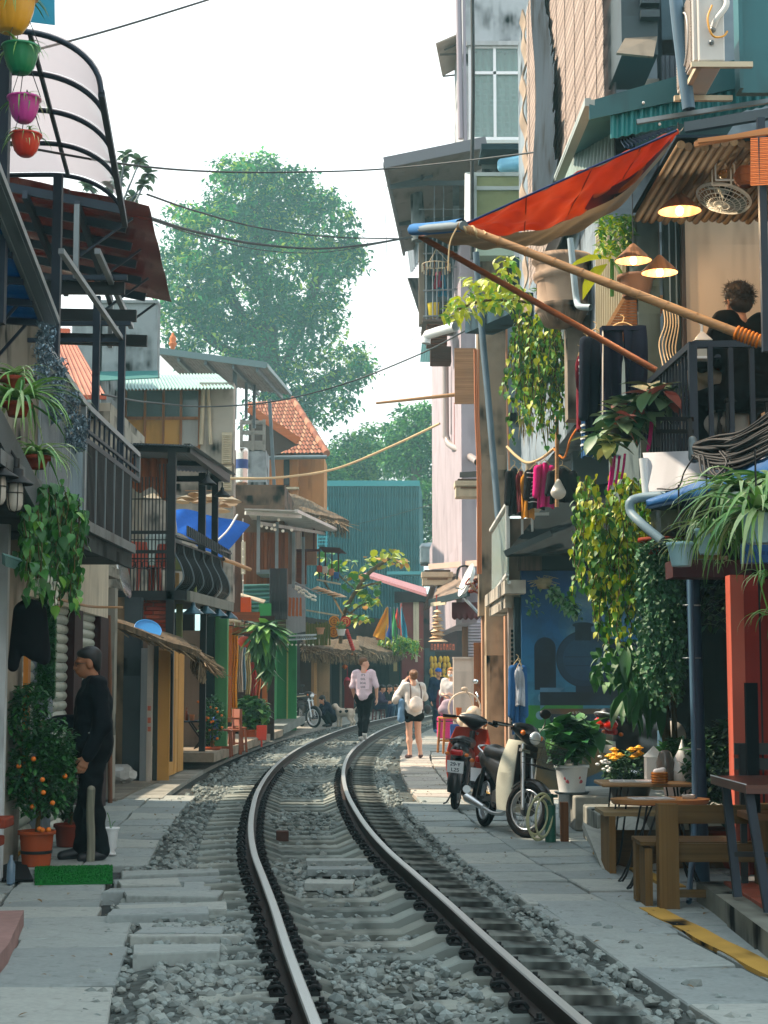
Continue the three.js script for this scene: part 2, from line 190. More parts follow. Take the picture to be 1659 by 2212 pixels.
function person(label,pos,yaw,o){
const g=thing('person',label,'person',o.group,pos);g.rotation.y=yaw;const s=(o.h??1.7)/ 1.7,w=o.w??1;
const J={pelvis:V(0,0.92,0),chest:V(0,1.25,0),neck:V(0,1.42,-0.01),head:V(0,1.585,0.015),sl:V(0.17*w,1.385,-0.01),sr:V(-0.17*w,1.385,-0.01),el:V(0.23,1.10,-0.02),er:V(-0.23,1.10,-0.02),wl:V(0.24,0.86,0.06),wr:V(-0.24,0.86,0.06),hl:V(0.085,0.9,0),hr:V(-0.085,0.9,0),kl:V(0.09,0.49,0.02),kr:V(-0.09,0.49,0.02),al:V(0.09,0.085,-0.02),ar:V(-0.09,0.085,-0.02),tl:V(0.10,0.03,0.13),tr:V(-0.10,0.03,0.13),face:V(0,0,1),up:V(0,1,0),pl:V(-1,0,0.2),pr:V(1,0,0.2)};
for(const[k,v]of Object.entries(o.J??{}))J[k]=V(...v);
for(const k of Object.keys(J))if(!['face','up','pl','pr'].includes(k))J[k].multiplyScalar(s);
const c=o.cell??0.016,fat=o.fat??1,S=(k)=>k*s;
const H=headPrims(J.head,J.face,J.up,s),torso=(e)=>{const side=J.sl.clone().sub(J.sr).normalize();return[cap(J.hl.clone().lerp(J.pelvis,0.25),J.hr.clone().lerp(J.pelvis,0.25),S(0.105*fat+e),S(0.105*fat+e)),cap(J.pelvis.clone().addScaledVector(side,S(0.045*w)),J.chest.clone().addScaledVector(side,S(0.06*w)),S(0.095*fat+e),S(0.105*fat+e)),cap(J.pelvis.clone().addScaledVector(side,-S(0.045*w)),J.chest.clone().addScaledVector(side,-S(0.06*w)),S(0.095*fat+e),S(0.105*fat+e)),cap(J.chest.clone().addScaledVector(side,S(0.06*w)),J.sl.clone().lerp(J.neck,0.25),S(0.10*fat+e),S(0.062+e)),cap(J.chest.clone().addScaledVector(side,-S(0.06*w)),J.sr.clone().lerp(J.neck,0.25),S(0.10*fat+e),S(0.062+e))];};
const arm=(q,e,part=2)=>[cap(J['s'+q],J['e'+q],S(0.056+e),S(0.042+e)),...(part>1?[cap(J['e'+q],J['w'+q],S(0.042+e),S(0.028+e*1.2))]:[])];
const leg=(q,e,part=2)=>part===0?[]:[cap(J['h'+q],J['k'+q],S(0.082*fat+e),S(0.056+e)),...(part>1?[cap(J['k'+q],J['k'+q].clone().lerp(J['a'+q],0.35),S(0.054+e),S(0.056+e)),cap(J['k'+q].clone().lerp(J['a'+q],0.35),J['a'+q],S(0.056+e),S(0.036+e))]:[])];
const foot=(q,e)=>[cap(J['a'+q].clone().add(V(0,-S(0.03),0)),J['t'+q],S(0.04+e),S(0.032+e))];
const skin=o.skin??skinM.warm,hd=(q)=>hand(J['w'+q],J['w'+q].clone().sub(J['e'+q]),J['p'+q],o.curl??0.35,s);
const parts=[nets([...torso(0),...arm('l',0),...arm('r',0),...leg('l',0),...leg('r',0),...foot('l',0),...foot('r',0),cap(J.neck,J.head.clone().lerp(J.neck,0.35),S(0.055),S(0.05))],c,0.014),nets([...H.prims,cap(J.head.clone().addScaledVector(H.y,-S(0.06)),J.neck,S(0.05),S(0.05))],Math.min(c,o.headCell??0.006),0.009*s),nets(hd('l'),o.handCell??0.005,0.004),nets(hd('r'),o.handCell??0.005,0.004)];
mesh('body',join(parts),skin,g);
const P_=(name,prims,mt,cell=c,k=0.014)=>{const q=nets(prims,cell,k);if(/jacket|shirt|trousers|blouse|sweater|top|skirt/.test(name)){const p=q.attributes.position,n=q.attributes.normal;for(let i=0;i<p.count;i++){const x=p.getX(i),y=p.getY(i),z=p.getZ(i),w=0.02*s*(NG(20+(x+z)*9+y*5,20+y*13-x*4)- 0.5)+0.009*s*(NG(20+(x-z)*24,20+y*22+x*9)- 0.5);p.setXYZ(i,x+n.getX(i)*w,y+n.getY(i)*w,z+n.getZ(i)*w);}q.computeVertexNormals();}return mesh(name,q,mt,g);};
if(o.top)P_(o.top[0],[...torso(o.top[2]??0.014),...arm('l',o.top[2]??0.014,o.top[3]??2),...arm('r',o.top[2]??0.014,o.top[3]??2),...(o.top[4]?o.top[4](J,H,S):[]),...((o.top[3]??2)<2?[]:[])],o.top[1]);
if(o.legs)P_(o.legs[0],[cap(J.hl,J.hr,S(0.118*fat),S(0.118*fat)),cap(J.pelvis,J.pelvis.clone().add(V(0,S(0.07),0)),S(0.12*fat),S(0.115*fat)),...leg('l',o.legs[2]??0.016,o.legs[3]??2),...leg('r',o.legs[2]??0.016,o.legs[3]??2)],o.legs[1]);
if(o.shoes)P_(o.shoes[0],[...foot('l',0.008),...foot('r',0.008)],o.shoes[1],Math.min(c,0.012),0.008);
const hp=o.hair?o.hair[2]?.(H)??[H.E(0,0.052,-0.024,[0.086,0.086,0.098]),H.E(0,-0.01,-0.062,[0.074,0.075,0.05]),H.E(0,0.088,0.03,[0.06,0.03,0.062])]:null;
if(hp)P_(o.hair[0],hp,o.hair[1],Math.min(c,0.009),0.008);
if(o.eyes)for(const k of[-1,1])mesh('eye',ball(S(0.009),H.at(0.03*k,0.004,0.083).x,H.at(0.03*k,0.004,0.083).y,H.at(0.03*k,0.004,0.083).z,1,0.6,1,8),hairM.black,g);
o.more?.(g,J,H,S,P_);return g;
}
// ---------------- motorbike, front along +z, wheels on y = 0 ----------------
const mTyre=mat('#121315',0.9),mSpoke=mat('#b9bec2',0.3,{metal:0.9}),mEngine=mat('#4a4e52',0.5,{metal:0.7,t:'metal'}),mSeat=mat('#17191b',0.45),mBlackP=mat('#101214',0.3),mPlate=mat('#e4e6e8',0.5),mLampRed=mat('#b01414',0.2),mLampClear=mat('#dfe6ea',0.08,{metal:0.3}),mAmber=mat('#d06a18',0.3);
function wheel(par,x,y,z,r,steer,hubR,m2){
const w=new THREE.Group();w.name='wheel';w.position.set(x,y,z);w.rotation.y=steer;par.add(w);
const t=new THREE.TorusGeometry(r-0.034,0.036,10,40);t.rotateY(Math.PI / 2);mesh('tyre',t,mTyre,w);
const rim=lathe([[r-0.088,-0.024],[r-0.07,-0.027],[r-0.062,0],[r-0.07,0.027],[r-0.088,0.024],[r-0.08,0],[r-0.088,-0.024]],40);rim.rotateZ(Math.PI / 2);mesh('rim',rim,mSpoke,w);
const hub=lathe([[0,-0.06],[0.02,-0.06],[hubR,-0.04],[hubR*1.05,-0.03],[hubR*1.05,0.03],[hubR,0.04],[0.02,0.06],[0,0.06]],20);hub.rotateZ(Math.PI / 2);mesh('hub',hub,m2||mEngine,w);
const sp_=[];for(let i=0;i<28;i++){const a=i / 28*TAU,b=a+(i % 2?0.5:-0.5),k=i % 4<2?0.035:-0.035;sp_.push(bar(V(k,Math.sin(b)*hubR,Math.cos(b)*hubR),V(0,Math.sin(a)*(r-0.08),Math.cos(a)*(r-0.08)),0.004));}mesh('spoke',sp_,mSpoke,w);return w;
}
function motorbike(label,pos,yaw,lean,c){
const g=thing('motorbike',label,'motorbike',null,pos);g.rotation.set(0,yaw,lean,'YXZ');
const R=c.r??0.275,zr=-0.61,zf=0.61,st=c.steer??0,A=V(0,R,zf),head=V(0,0.92,0.40),ax=head.clone().sub(A).normalize();
const rot=(p)=>p.clone().sub(head).applyAxisAngle(ax,st).add(head),fw=rot(A);
wheel(g,0,R,zr,R,0,0.065);const w=wheel(g,fw.x,fw.y,fw.z,R,st,0.06,mEngine);
const F=(x,y,z)=>rot(V(x,y,z));
mesh('fork',[cyl(F(0.07,R,zf),F(0.065,0.86,0.42),0.02,0.024),cyl(F(-0.07,R,zf),F(-0.065,0.86,0.42),0.02,0.024),cyl(F(-0.085,R,zf),F(0.085,R,zf),0.014),bar(F(-0.1,0.80,0.44),F(0.1,0.80,0.44),0.04,0.03)],mSpoke,g);
const arc=(z0,y0,r,a0,a1,wd,fn=(p)=>p)=>surf((u,v)=>{const a=lerp(a0,a1,u),x=(v-0.5)*wd,dip=1-Math.pow(Math.abs(v-0.5)*2,3)*0.12;return fn(V(x,y0+Math.sin(a)*r*dip,z0+Math.cos(a)*r*dip));},18,6,0.004);
mesh('front_fender',arc(zf,R,R+0.03,0.15,2.5,0.12,(p)=>rot(p)),c.fender??mBlackP,g);
mesh('rear_fender',arc(zr,R,R+0.04,0.9,3.35,0.14),mBlackP,g);
mesh('chain_case',roundPrism([[-0.62,0.2],[-0.62,0.33],[-0.1,0.36],[-0.1,0.24]],0.03,0.008).rotateY(-Math.PI / 2).translate(0.09,0,0),mEngine,g);
mesh('engine',[rbx(0.2,0.2,0.3,0.04,0,0.32,0.02),((q)=>{q.rotateX(1.25);q.translate(0,0.36,0.2);return q;})(new THREE.CylinderGeometry(0.075,0.085,0.2,12)),...[0,1,2,3,4].map((i)=>rbx(0.2,0.15,0.01,0.004,0,0.36+i*0.004,0.14+i*0.026)),...[-1,1].map((k)=>((q)=>{q.rotateZ(Math.PI / 2);q.translate(k*0.11,0.31,-0.02);return q;})(new THREE.CylinderGeometry(0.085,0.095,0.04,18)))],mEngine,g);
mesh('exhaust',[tube([V(-0.03,0.3,0.25),V(-0.08,0.2,0.2),V(-0.12,0.17,0),V(-0.13,0.2,-0.3)],0.018,14,8),...[[cyl(V(-0.13,0.2,-0.28),V(-0.14,0.26,-0.82),0.03,0.045,14)]]],mSpoke,g);
if(c.shield){
const sh=surf((u,v)=>{const y=lerp(0.22,0.90,u),a=(v-0.5)*2,w_=(c.wide??0.21)*(0.75+0.5*Math.sin(u*2.6+0.3)),x=a*w_;return V(x,y,0.36+0.06*u-0.20*(1-u)*0.3-Math.abs(a)**2.2*0.16);},16,12,0.012);mesh('leg_shield',sh,c.shield,g);
mesh('shield_inner',surf((u,v)=>{const y=lerp(0.3,0.86,u),x=(v-0.5)*0.2;return V(x,y,0.385+0.05*u);},6,4,0.02),mBlackP,g);
}
mesh('frame',[tube([V(0,0.86,0.38),V(0,0.6,0.32),V(0,0.44,0.1),V(0,0.46,-0.2),V(0,0.62,-0.5)],0.036,18,8),bar(V(0.1,R,zr),V(0.1,0.6,-0.5),0.035),bar(V(-0.1,R,zr),V(-0.1,0.6,-0.5),0.035),bar(V(0.07,R,zr),V(0.07,0.33,-0.05),0.03,0.045),bar(V(-0.07,R,zr),V(-0.07,0.33,-0.05),0.03,0.045)],mBlackP,g);
mesh('side_cover',[nets([cap(V(0,0.58,-0.05),V(0,0.66,-0.62),0.11,0.10),cap(V(0,0.5,-0.1),V(0,0.62,-0.4),0.11,0.09),cap(V(0,0.66,-0.62),V(0,0.70,-0.86),0.09,0.055)],0.018,0.02)],c.body??mBlackP,g);
const seat=nets([cap(V(0.05,0.735,0.02),V(0.06,0.755,-0.52),0.05,0.06),cap(V(-0.05,0.735,0.02),V(-0.06,0.755,-0.52),0.05,0.06),cap(V(0,0.72,0.08),V(0,0.745,-0.1),0.055,0.06),cap(V(0,0.765,-0.5),V(0,0.775,-0.62),0.07,0.05)],0.016,0.018);mesh('seat',seat,mSeat,g);
mesh('grab_rail',tube([V(0.1,0.72,-0.5),V(0.11,0.79,-0.72),V(0,0.81,-0.82),V(-0.11,0.79,-0.72),V(-0.1,0.72,-0.5)],0.012,20,6),c.rail??mSpoke,g);
mesh('tail_lamp',rbx(0.14,0.07,0.07,0.025,0,0.66,-0.9),mLampRed,g);for(const k of[-1,1])mesh('indicator',ball(0.028,k*0.11,0.64,-0.88,1,0.8,0.8,8),mAmber,g);
const pl=mesh('number_plate',rbx(0.19,0.14,0.006,0.002,0,0.50,-0.93,[-0.25,0,0]),mPlate,g);
if(c.plate)plateText(pl,c.plate);
const bar_=[tube([F(0.33,0.985,0.25),F(0.2,1.0,0.34),F(0,0.985,0.39),F(-0.2,1.0,0.34),F(-0.33,0.985,0.25)],0.012,22,7)];mesh('handlebar',bar_,mBlackP,g);
for(const k of[-1,1]){mesh('grip',cyl(F(k*0.22,0.998,0.325),F(k*0.35,0.984,0.24),0.018,0.02,10),mTyre,g);mesh('lever',tube([F(k*0.2,0.995,0.36),F(k*0.28,0.985,0.35),F(k*0.35,0.98,0.31)],0.007,8,5),mSpoke,g);}
mesh('cowl',nets([cap(F(0.08,0.99,0.37),F(-0.08,0.99,0.37),0.06,0.06),cap(F(0,0.97,0.40),F(0,0.94,0.45),0.085,0.08),cap(F(0.15,1.0,0.35),F(-0.15,1.0,0.35),0.036,0.036)],0.016,0.02),c.cowl??mBlackP,g);
mesh('headlamp',((q)=>{q.scale(1,0.85,0.5);q.applyMatrix4(M4().makeRotationFromEuler(new THREE.Euler(0,st,0)));const p=F(0,0.94,0.50);q.translate(p.x,p.y,p.z);return q;})(new THREE.SphereGeometry(0.075,16,12)),mLampClear,g);
for(const k of[-1,1]){const f=F(k*0.13,0.96,0.45);mesh('indicator',ball(0.026,f.x,f.y,f.z,1,1,1,8),mAmber,g);}
for(const k of c.mirrors??[-1,1]){const a=F(k*0.2,1.0,0.34),b=F(k*0.25,1.2,0.33);mesh('mirror',[tube([a,a.clone().lerp(b,0.5).add(V(k*0.03,0.01,0)),b],0.006,8,5),ball(0.062,b.x,b.y+0.02,b.z,1,0.75,0.25,12)],mBlackP,g);}
mesh('stand',[tube([V(0.07,0.28,-0.1),V(0.17,0.02,-0.16),V(0.2,0.008,-0.16)],0.011,8,6),bar(V(-0.16,0.27,0.02),V(0.16,0.27,0.02),0.022),bar(V(-0.2,0.3,-0.35),V(-0.12,0.3,-0.35),0.02)],mEngine,g);
if(c.basket){const l=[],q=(x,y,z)=>F(x,y,z);for(let i=0;i<=8;i++){const x=lerp(-0.17,0.17,i / 8);l.push(bar(q(x,0.9,0.78),q(x*0.8,0.68,0.72),0.004),bar(q(x*0.8,0.68,0.72),q(x*0.8,0.68,0.52),0.004));}for(let i=0;i<5;i++){const y=lerp(0.68,0.9,i / 4),w_=lerp(0.136,0.17,i / 4);l.push(bar(q(-w_,y,lerp(0.72,0.78,i / 4)),q(w_,y,lerp(0.72,0.78,i / 4)),0.005),bar(q(-w_,y,0.52),q(-w_,y,lerp(0.72,0.78,i / 4)),0.005),bar(q(w_,y,0.52),q(w_,y,lerp(0.72,0.78,i / 4)),0.005));}mesh('basket',l,mBlackP,g);}
c.more?.(g,F);return g;
}
function textTex(lines,o={}){
const W=o.w??256,Hh=o.h??256,c=document.createElement('canvas');c.width=W;c.height=Hh;const x=c.getContext('2d');x.fillStyle=o.bg??'#ffffff';x.fillRect(0,0,W,Hh);x.fillStyle=o.fg??'#222';x.textAlign='center';x.textBaseline='middle';x.font=`bold ${o.size ?? 60}px ${o.font ?? 'sans-serif'}`;lines.forEach((t,i)=>x.fillText(t,W / 2,Hh*(i+0.5)/ lines.length));o.draw?.(x,W,Hh);
const t=new THREE.CanvasTexture(c);t.colorSpace=THREE.SRGBColorSpace;t.anisotropy=4;return t;
}
function printed(name,w,h,t,par,p,rot,o={}){const q=new THREE.Mesh(new THREE.PlaneGeometry(w,h),new THREE.MeshStandardMaterial({map:t,color:new THREE.Color(o.tint??'#ffffff'),roughness:o.rough??0.7,side:THREE.DoubleSide}));q.name=name;q.position.copy(p);if(rot)q.rotation.set(...rot,'YXZ');q.castShadow=q.receiveShadow=true;par.add(q);return q;}
function plateText(par,lines){printed('plate_print',0.18,0.13,textTex(lines,{bg:'#e8eaec',fg:'#27384e',size:84,h:190}),par,V(0,0.50,-0.936),[Math.PI,0,0].map((k,i)=>i===0?0.25:i===1?Math.PI:0));}
// ---------------- materials in common use ----------------
const m={
navy:mat('#0f2234',0.5,{t:'metal',metal:0.2}),black:mat('#070d11',0.55,{t:'metal',metal:0.2}),steel:mat('#8e979c',0.4,{metal:0.6,t:'metal'}),chrome:mat('#d8dcde',0.18,{metal:1}),greyMetal:mat('#6c7b82',0.5,{metal:0.3,t:'metal'}),
white:mat('#dcdcd8',0.6,{t:'plaster'}),rubber:mat('#141618',0.85),bamboo:mat('#c99663',0.55,{t:'woodH'}),rope:mat('#c8b088',0.9),wood:mat('#8a5a34',0.7,{t:'woodH',b:0.001}),woodV:mat('#7e5233',0.7,{t:'wood',b:0.001}),
terracotta:mat('#b4552f',0.8,{t:'plaster'}),terraDark:mat('#8a3b27',0.75,{t:'plaster'}),soil:mat('#3a2c20',1),potWhite:mat('#d9dcdc',0.35),wire:mat('#15191c',0.6),cream:mat('#d8cbb0',0.8,{t:'plaster'}),
leafD:mat('#266028',0.6,{trans:0.25}),leaf:mat('#3f8430',0.6,{trans:0.35}),leafY:mat('#c2cc1e',0.6,{trans:0.55}),leafL:mat('#6fa82c',0.6,{trans:0.4}),stem:mat('#5a4a30',0.9),orange:mat('#e8781a',0.5),
glass:new THREE.MeshPhysicalMaterial({color:'#e4f0f2',roughness:0.03,transmission:1,thickness:0,side:THREE.DoubleSide}),bulb:mat('#f4f0e4',0.2),dark:mat('#0b1114',0.9),paper:mat('#d8d4cc',0.8),
};
// ---------------- the railway's course ----------------
const course=new THREE.CatmullRomCurve3([[2,0.86],[6.7,0.26],[8.5,0.04],[10,-0.13],[11.5,-0.31],[13,-0.49],[15,-0.68],[17.5,-0.86],[20,-1.0],[24,-1.13],[28,-1.16],[32,-1.09],[38.5,-0.82],[45,-0.36],[53,0.52],[58,1.25],[66,2.8],[78,6.2],[95,13]].map(([d,x])=>V(x,0,-d)));
const LEN=course.getLength();
function along(s){const u=cl(s / LEN),p=course.getPointAt(u),t=course.getTangentAt(u);return{p,t,n:V(-t.z,0,t.x)};}
const off=(s,o,y=0)=>{const a=along(s);return a.p.clone().addScaledVector(a.n,o).setY(y);};
const sAt=(d)=>{let lo=0,hi=LEN;for(let k=0;k<40;k++){const q=(lo+hi)/ 2;if(-along(q).p.z<d)lo=q;else hi=q;}return lo;};
struct('ground',(()=>{const g=new THREE.PlaneGeometry(4000,4000);g.rotateX(-Math.PI / 2);g.translate(0,-0.3,-900);return g;})(),mat('#77746c',1,{t:'concrete'}));
const mBed=mat('#6a716e',1,{t:'gravel',b:0.03});
const bedY=(o,s)=>(o<-1.25?-0.06:o<-0.6?(s<8.5?-0.004:-0.03):o>0.6?(o>1.04?-0.05:-0.15):-0.085+0.03*Math.sin(s*1.3));
struct('ballast_bed',surf((u,v)=>{const s=u*(LEN-1),o=lerp(1.6,-1.75,v);return off(s,o,bedY(o,s));},220,12,0.2),mBed);
{
const kinds=[0,1,2].map((k)=>{const g=new THREE.IcosahedronGeometry(1,0),p=g.attributes.position,h=new Map();for(let i=0;i<p.count;i++){const key=[p.getX(i),p.getY(i),p.getZ(i)].map((x)=>x.toFixed(2)).join();if(!h.has(key))h.set(key,[rr(0.65,1.2),rr(0.45,0.8),rr(0.65,1.15)]);const q=h.get(key);p.setXYZ(i,p.getX(i)*q[0],p.getY(i)*q[1],p.getZ(i)*q[2]);}g.computeVertexNormals();return g;});
const spots=[[],[],[]],D=M4(),q=new THREE.Quaternion(),e=new THREE.Euler();
for(let s=4.2;s<62;){
const near=1 /(1+s / 14),n=Math.max(3,Math.round(62*near*(s>40?0.5:1)));
for(let k=0;k<n;k++){
let o=rr(-1.55,1.5);if(o>0.62&&o<1.02&&rnd()<0.5)continue;const r=Math.pow(rnd(),2.2)*0.03+0.017+(s>20?0.012:0);
let y=bedY(o,s)+r*0.25;if(o>1.12){if(rnd()<0.5)continue;o=rnd()<0.93?rr(1.0,1.24):o;}if(o>1.15)y=0.0 -(1.5-o)*0.05;if(o<-1.3){if(rnd()<0.5)continue;y=-0.02;}
if(Math.abs(Math.abs(o)- 0.535)<0.06)continue;
if(Math.abs(o)<0.42&&rnd()<0.3)y+=0.03+0.025*Math.max(0,Math.sin(s*1.3));
const p=off(s+rr(-0.06,0.06),o,y);e.set(rr(-0.7,0.7),rnd()*TAU,rr(-0.7,0.7));
spots[k % 3].push([D.compose(p,q.setFromEuler(e),V(r,r*rr(0.7,1.1),r*rr(0.8,1.3))).clone(),rr(0.62,1.1),rr(-0.04,0.05)]);
}
s+=0.033+s*0.0009;
}
const g=new THREE.Group();g.name='ballast';g.userData={kind:'stuff',label:'grey crushed stone ballast between and beside the rails',category:'gravel'};scene.add(g);
spots.forEach((a,k)=>{const im=new THREE.InstancedMesh(kinds[k],mat('#858d8a',0.95),a.length),c=new THREE.Color();a.forEach(([x,l,w],i)=>{im.setMatrixAt(i,x);im.setColorAt(i,c.setRGB(l*(1+w),l,l*(1-w*0.6)));});im.name='stone';im.castShadow=im.receiveShadow=true;stuff(im);g.add(im);});
console.log('stones',spots.map((a)=>a.length).join());
}
const track=thing('railway_track','narrow steel railway track curving through the street on concrete sleepers','railway track');
{
const prof=[[-0.027,0.134],[-0.021,0.14],[0.021,0.14],[0.027,0.134],[0.027,0.108],[0.009,0.095],[0.009,0.035],[0.055,0.022],[0.055,0.012],[-0.055,0.012],[-0.055,0.022],[-0.009,0.035],[-0.009,0.095],[-0.027,0.108]];
const mTop=mat('#aeb1b0',0.38,{metal:0.6}),mSide=mat('#2a1d16',0.75,{t:'metal',metal:0.3});
for(const side of[-1,1]){
const ring=(s)=>prof.map(([x,y])=>off(s,side*0.535+x,y)),n=260,all=[];for(let i=0;i<=n;i++)all.push(ring(i / n*(LEN-2)));
const strip=(a,b)=>{const pos=[],idx=[];for(let i=0;i<=n;i++)for(const k of[a,b]){const p=all[i][k];pos.push(p.x,p.y,p.z);}for(let i=0;i<n;i++)idx.push(i*2,i*2+2,i*2+1,i*2+1,i*2+2,i*2+3);return tri(pos,idx);};
const side_=[],top=[];for(let k=0;k<prof.length;k++)(k<3?top:side_).push(strip(k,(k+1)% prof.length));
const r=mesh('rail',side_,mSide,track);mesh('rail_head',top,mTop,r);
}
const topY=(o)=>{const a=Math.abs(o);return a>0.40?0.012 -(a>0.75?(a-0.75)*0.03:0):a<0.26?-0.045:lerp(-0.045,0.012,(a-0.26)/ 0.14);};
const os=[-1,-0.985,-0.75,-0.4,-0.26,0.26,0.4,0.75,0.985,1],sec=(o)=>{const y=topY(o)-(Math.abs(o)>0.99?0.015:0);return[[-0.098,-0.2],[-0.09,y-0.01],[-0.08,y],[0.08,y],[0.09,y-0.01],[0.098,-0.2]].map(([x,yy])=>V(o,yy,x));};
const shape=(()=>{const list=[];for(let i=0;i<os.length-1;i++){const a=sec(os[i]),b=sec(os[i+1]);for(let k=0;k<5;k++)list.push(panelFlat(a[k],b[k],b[k+1],a[k+1]));}for(const[o,f]of[[-1,1],[1,-1]]){const a=sec(o);list.push(tri(a.flatMap((p)=>[p.x,p.y,p.z]),f>0?[0,1,2,0,2,3,0,3,4,0,4,5]:[0,2,1,0,3,2,0,4,3,0,5,4]));}return join(list);})();
function panelFlat(a,b,c,d){return tri([a,b,c,d].flatMap((p)=>[p.x,p.y,p.z]),[0,1,2,0,2,3]);}
boxUV(shape);
const clip=join([bx(0.035,0.012,-0.06,0.12,0.028,0.06),cyl(V(0.09,0.02,0),V(0.09,0.095,0),0.013,0.013,8),cyl(V(0.09,0.055,0),V(0.09,0.075,0),0.024,0.024,6),tube([V(0.05,0.032,-0.05),V(0.075,0.06,-0.055),V(0.115,0.05,-0.03),V(0.12,0.036,0.02),V(0.09,0.06,0.055),V(0.05,0.032,0.05)],0.011,16,5)]);
const mClip=mat('#17191a',0.7,{metal:0.4}),mS=['#8f9792','#7f8783','#9a9f98','#878c85'].map((c)=>mat(c,0.92,{t:'grime',b:0.006}));
let k=0;
for(let s=sAt(5.2);s<sAt(70);s+=0.46){
const a=along(s),d=-a.p.z,o=put(shape,mS[(k++*5)% 4],'sleeper',track,V(a.p.x,rr(-0.006,0.006),a.p.z),[rr(-0.012,0.012),Math.atan2(-a.n.z,a.n.x)+rr(-0.02,0.02),0]);
if(d<26)for(const c of[-0.535,0.535])for(const w of[-1,1])put(clip,mClip,'rail_clip',o,V(c,0,0),w<0?[0,Math.PI,0]:null);
}
}
// ---------------- pavements ----------------
const mSlab=[['#9ba29f','slab'],['#8f9796','slab'],['#a5aaa5','slab'],['#979f9e','slab']].map(([c,t])=>mat(c,0.88,{t,b:0.003}));
const mSlabLit=['#b5aea4','#aaa49c','#bcb5aa','#b0a8a0'].map((c)=>mat(c,0.88,{t:'slab',b:0.003}));  // far right slabs painted lighter and warmer, as if in the sun
function slabGeo(s0,s1,o0,o1,y,th=0.1,jit=0.02){
const j=()=>rr(-jit,jit)*1.7,c=[[s0+0.02+j(),o0+0.011+j()*0.4],[s1-0.02+j(),o0+0.011+j()*0.4],[s1-0.02+j(),o1-0.011+j()*0.4],[s0+0.02+j(),o1-0.011+j()*0.4]].map(([s,o])=>off(s,o,y+rr(-0.011,0.009)));
const mid=c[0].clone().add(c[2]).multiplyScalar(0.5),inn=c.map((p)=>p.clone().lerp(mid,0.022)),low=c.map((p)=>p.clone().setY(p.y-0.009)),bot=c.map((p)=>p.clone().setY(y-th));
const list=[];const q=(a,b,d,e)=>list.push(tri([a,b,d,e].flatMap((p)=>[p.x,p.y,p.z]),[0,1,2,0,2,3]));
q(inn[0],inn[3],inn[2],inn[1]);for(let k=0;k<4;k++){const n=(k+1)% 4;q(low[k],inn[k],inn[n],low[n]);q(bot[k],low[k],low[n],bot[n]);}return join(list);
}
function paving(name,cols,sA,sB,step,y=0){
const g=structGroup(name);let count=0;
cols.forEach(([o0,o1],ci)=>{let s=sA-rr(0,0.6);while(s<sB){const l=rr(step[0],step[1])*(1+Math.max(0,s-20)*0.015);if(count<280){mesh('slab',slabGeo(s,s+l,o0,o1,y),(s>18&&o0>0?mSlabLit:mSlab)[(count*7+ci)% 4],g);count++;}s+=l;}});
return g;
}
const mBedding=mat('#4d5252',1,{t:'gravel'});
const sN=sAt(5),sF=sAt(34);
struct('left_bedding',surf((u,v)=>off(lerp(0.2,LEN-1,u),lerp(-1.42,-7,v),-0.055),90,2,0.2),mBedding);
struct('right_bedding',surf((u,v)=>off(lerp(0.2,LEN-1,u),lerp(7,1.24,v),-0.055),90,2,0.2),mBedding);
paving('left_pavement',[[-2.02,-1.38],[-2.66,-2.02],[-3.4,-2.66],[-4.2,-3.4]],sN,sAt(10.3),[0.95,1.35]);
paving('left_pavement',[[-2.3,-1.62],[-3.2,-2.3],[-4.2,-3.2]],sAt(10.3)+0.05,sAt(12.9),[0.34,0.5]);
paving('left_pavement',[[-1.9,-1.36],[-2.5,-1.9],[-3.2,-2.5],[-4.3,-3.2]],sAt(13.6),sAt(20.5),[0.55,0.8]);
{
const g=structGroup('left_pavement');let s=sAt(8.9);for(let r=0;s<sAt(12.9);r++){const l=rr(0.2,0.34),a=rr(-1.66,-1.5),b=r % 3===1?rr(-1.12,-1.0):rr(-0.95,-0.74),y=rr(-0.005,0.05)+(r<4?0.02:0);if(s<sAt(10.2)){mesh('slab',slabGeo(s,s+l,a+0.2,b,y,0.16,0.05),mSlab[r % 4],g);}else{mesh('slab',slabGeo(s,s+l,a,b,y,0.16,0.05),mSlab[(r*3)% 4],g);if(r % 3===1)mesh('slab',slabGeo(s+0.02,s+l,b+0.03,b+rr(0.18,0.3),y-0.02,0.14,0.04),mSlab[(r+1)% 4],g);}s+=l+rr(0.02,0.05);}}
paving('right_pavement',[[1.26,1.86],[1.86,2.5],[2.5,3.2],[3.2,4.6]],sN,sAt(10),[0.9,1.4]);
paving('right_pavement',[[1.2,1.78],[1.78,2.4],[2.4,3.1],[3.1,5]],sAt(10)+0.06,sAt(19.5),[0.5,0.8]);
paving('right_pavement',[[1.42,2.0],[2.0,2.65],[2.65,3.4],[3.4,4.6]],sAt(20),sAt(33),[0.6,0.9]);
const mConc=mat('#a8a8a0',0.9,{t:'concrete',b:0.004});
struct('left_pavement',surf((u,v)=>off(lerp(sAt(20.6),LEN-1,u),lerp(-1.75,-6.5,v),0.0+0.008*Math.sin(u*90)),120,4,0.1),mConc);
struct('right_pavement',surf((u,v)=>off(lerp(sAt(33.2),LEN-1,u),lerp(6.5,1.5,v),0),60,3,0.1),mConc);
const mYellow=mat('#c49a4a',0.9,{t:'grime'});
struct('yellow_line',surf((u,v)=>off(lerp(sN,sAt(10.3),u),lerp(lerp(-1.86,-2.12,u),lerp(-2.02,-2.3,u),v)+0.006*Math.sin(u*40),0.011),40,1,0.025),mYellow);
struct('yellow_line',surf((u,v)=>off(lerp(sAt(13.4),sAt(20),u),lerp(-2.5,-2.62,v)+0.006*Math.sin(u*30),0.011),30,1,0.025),mYellow);
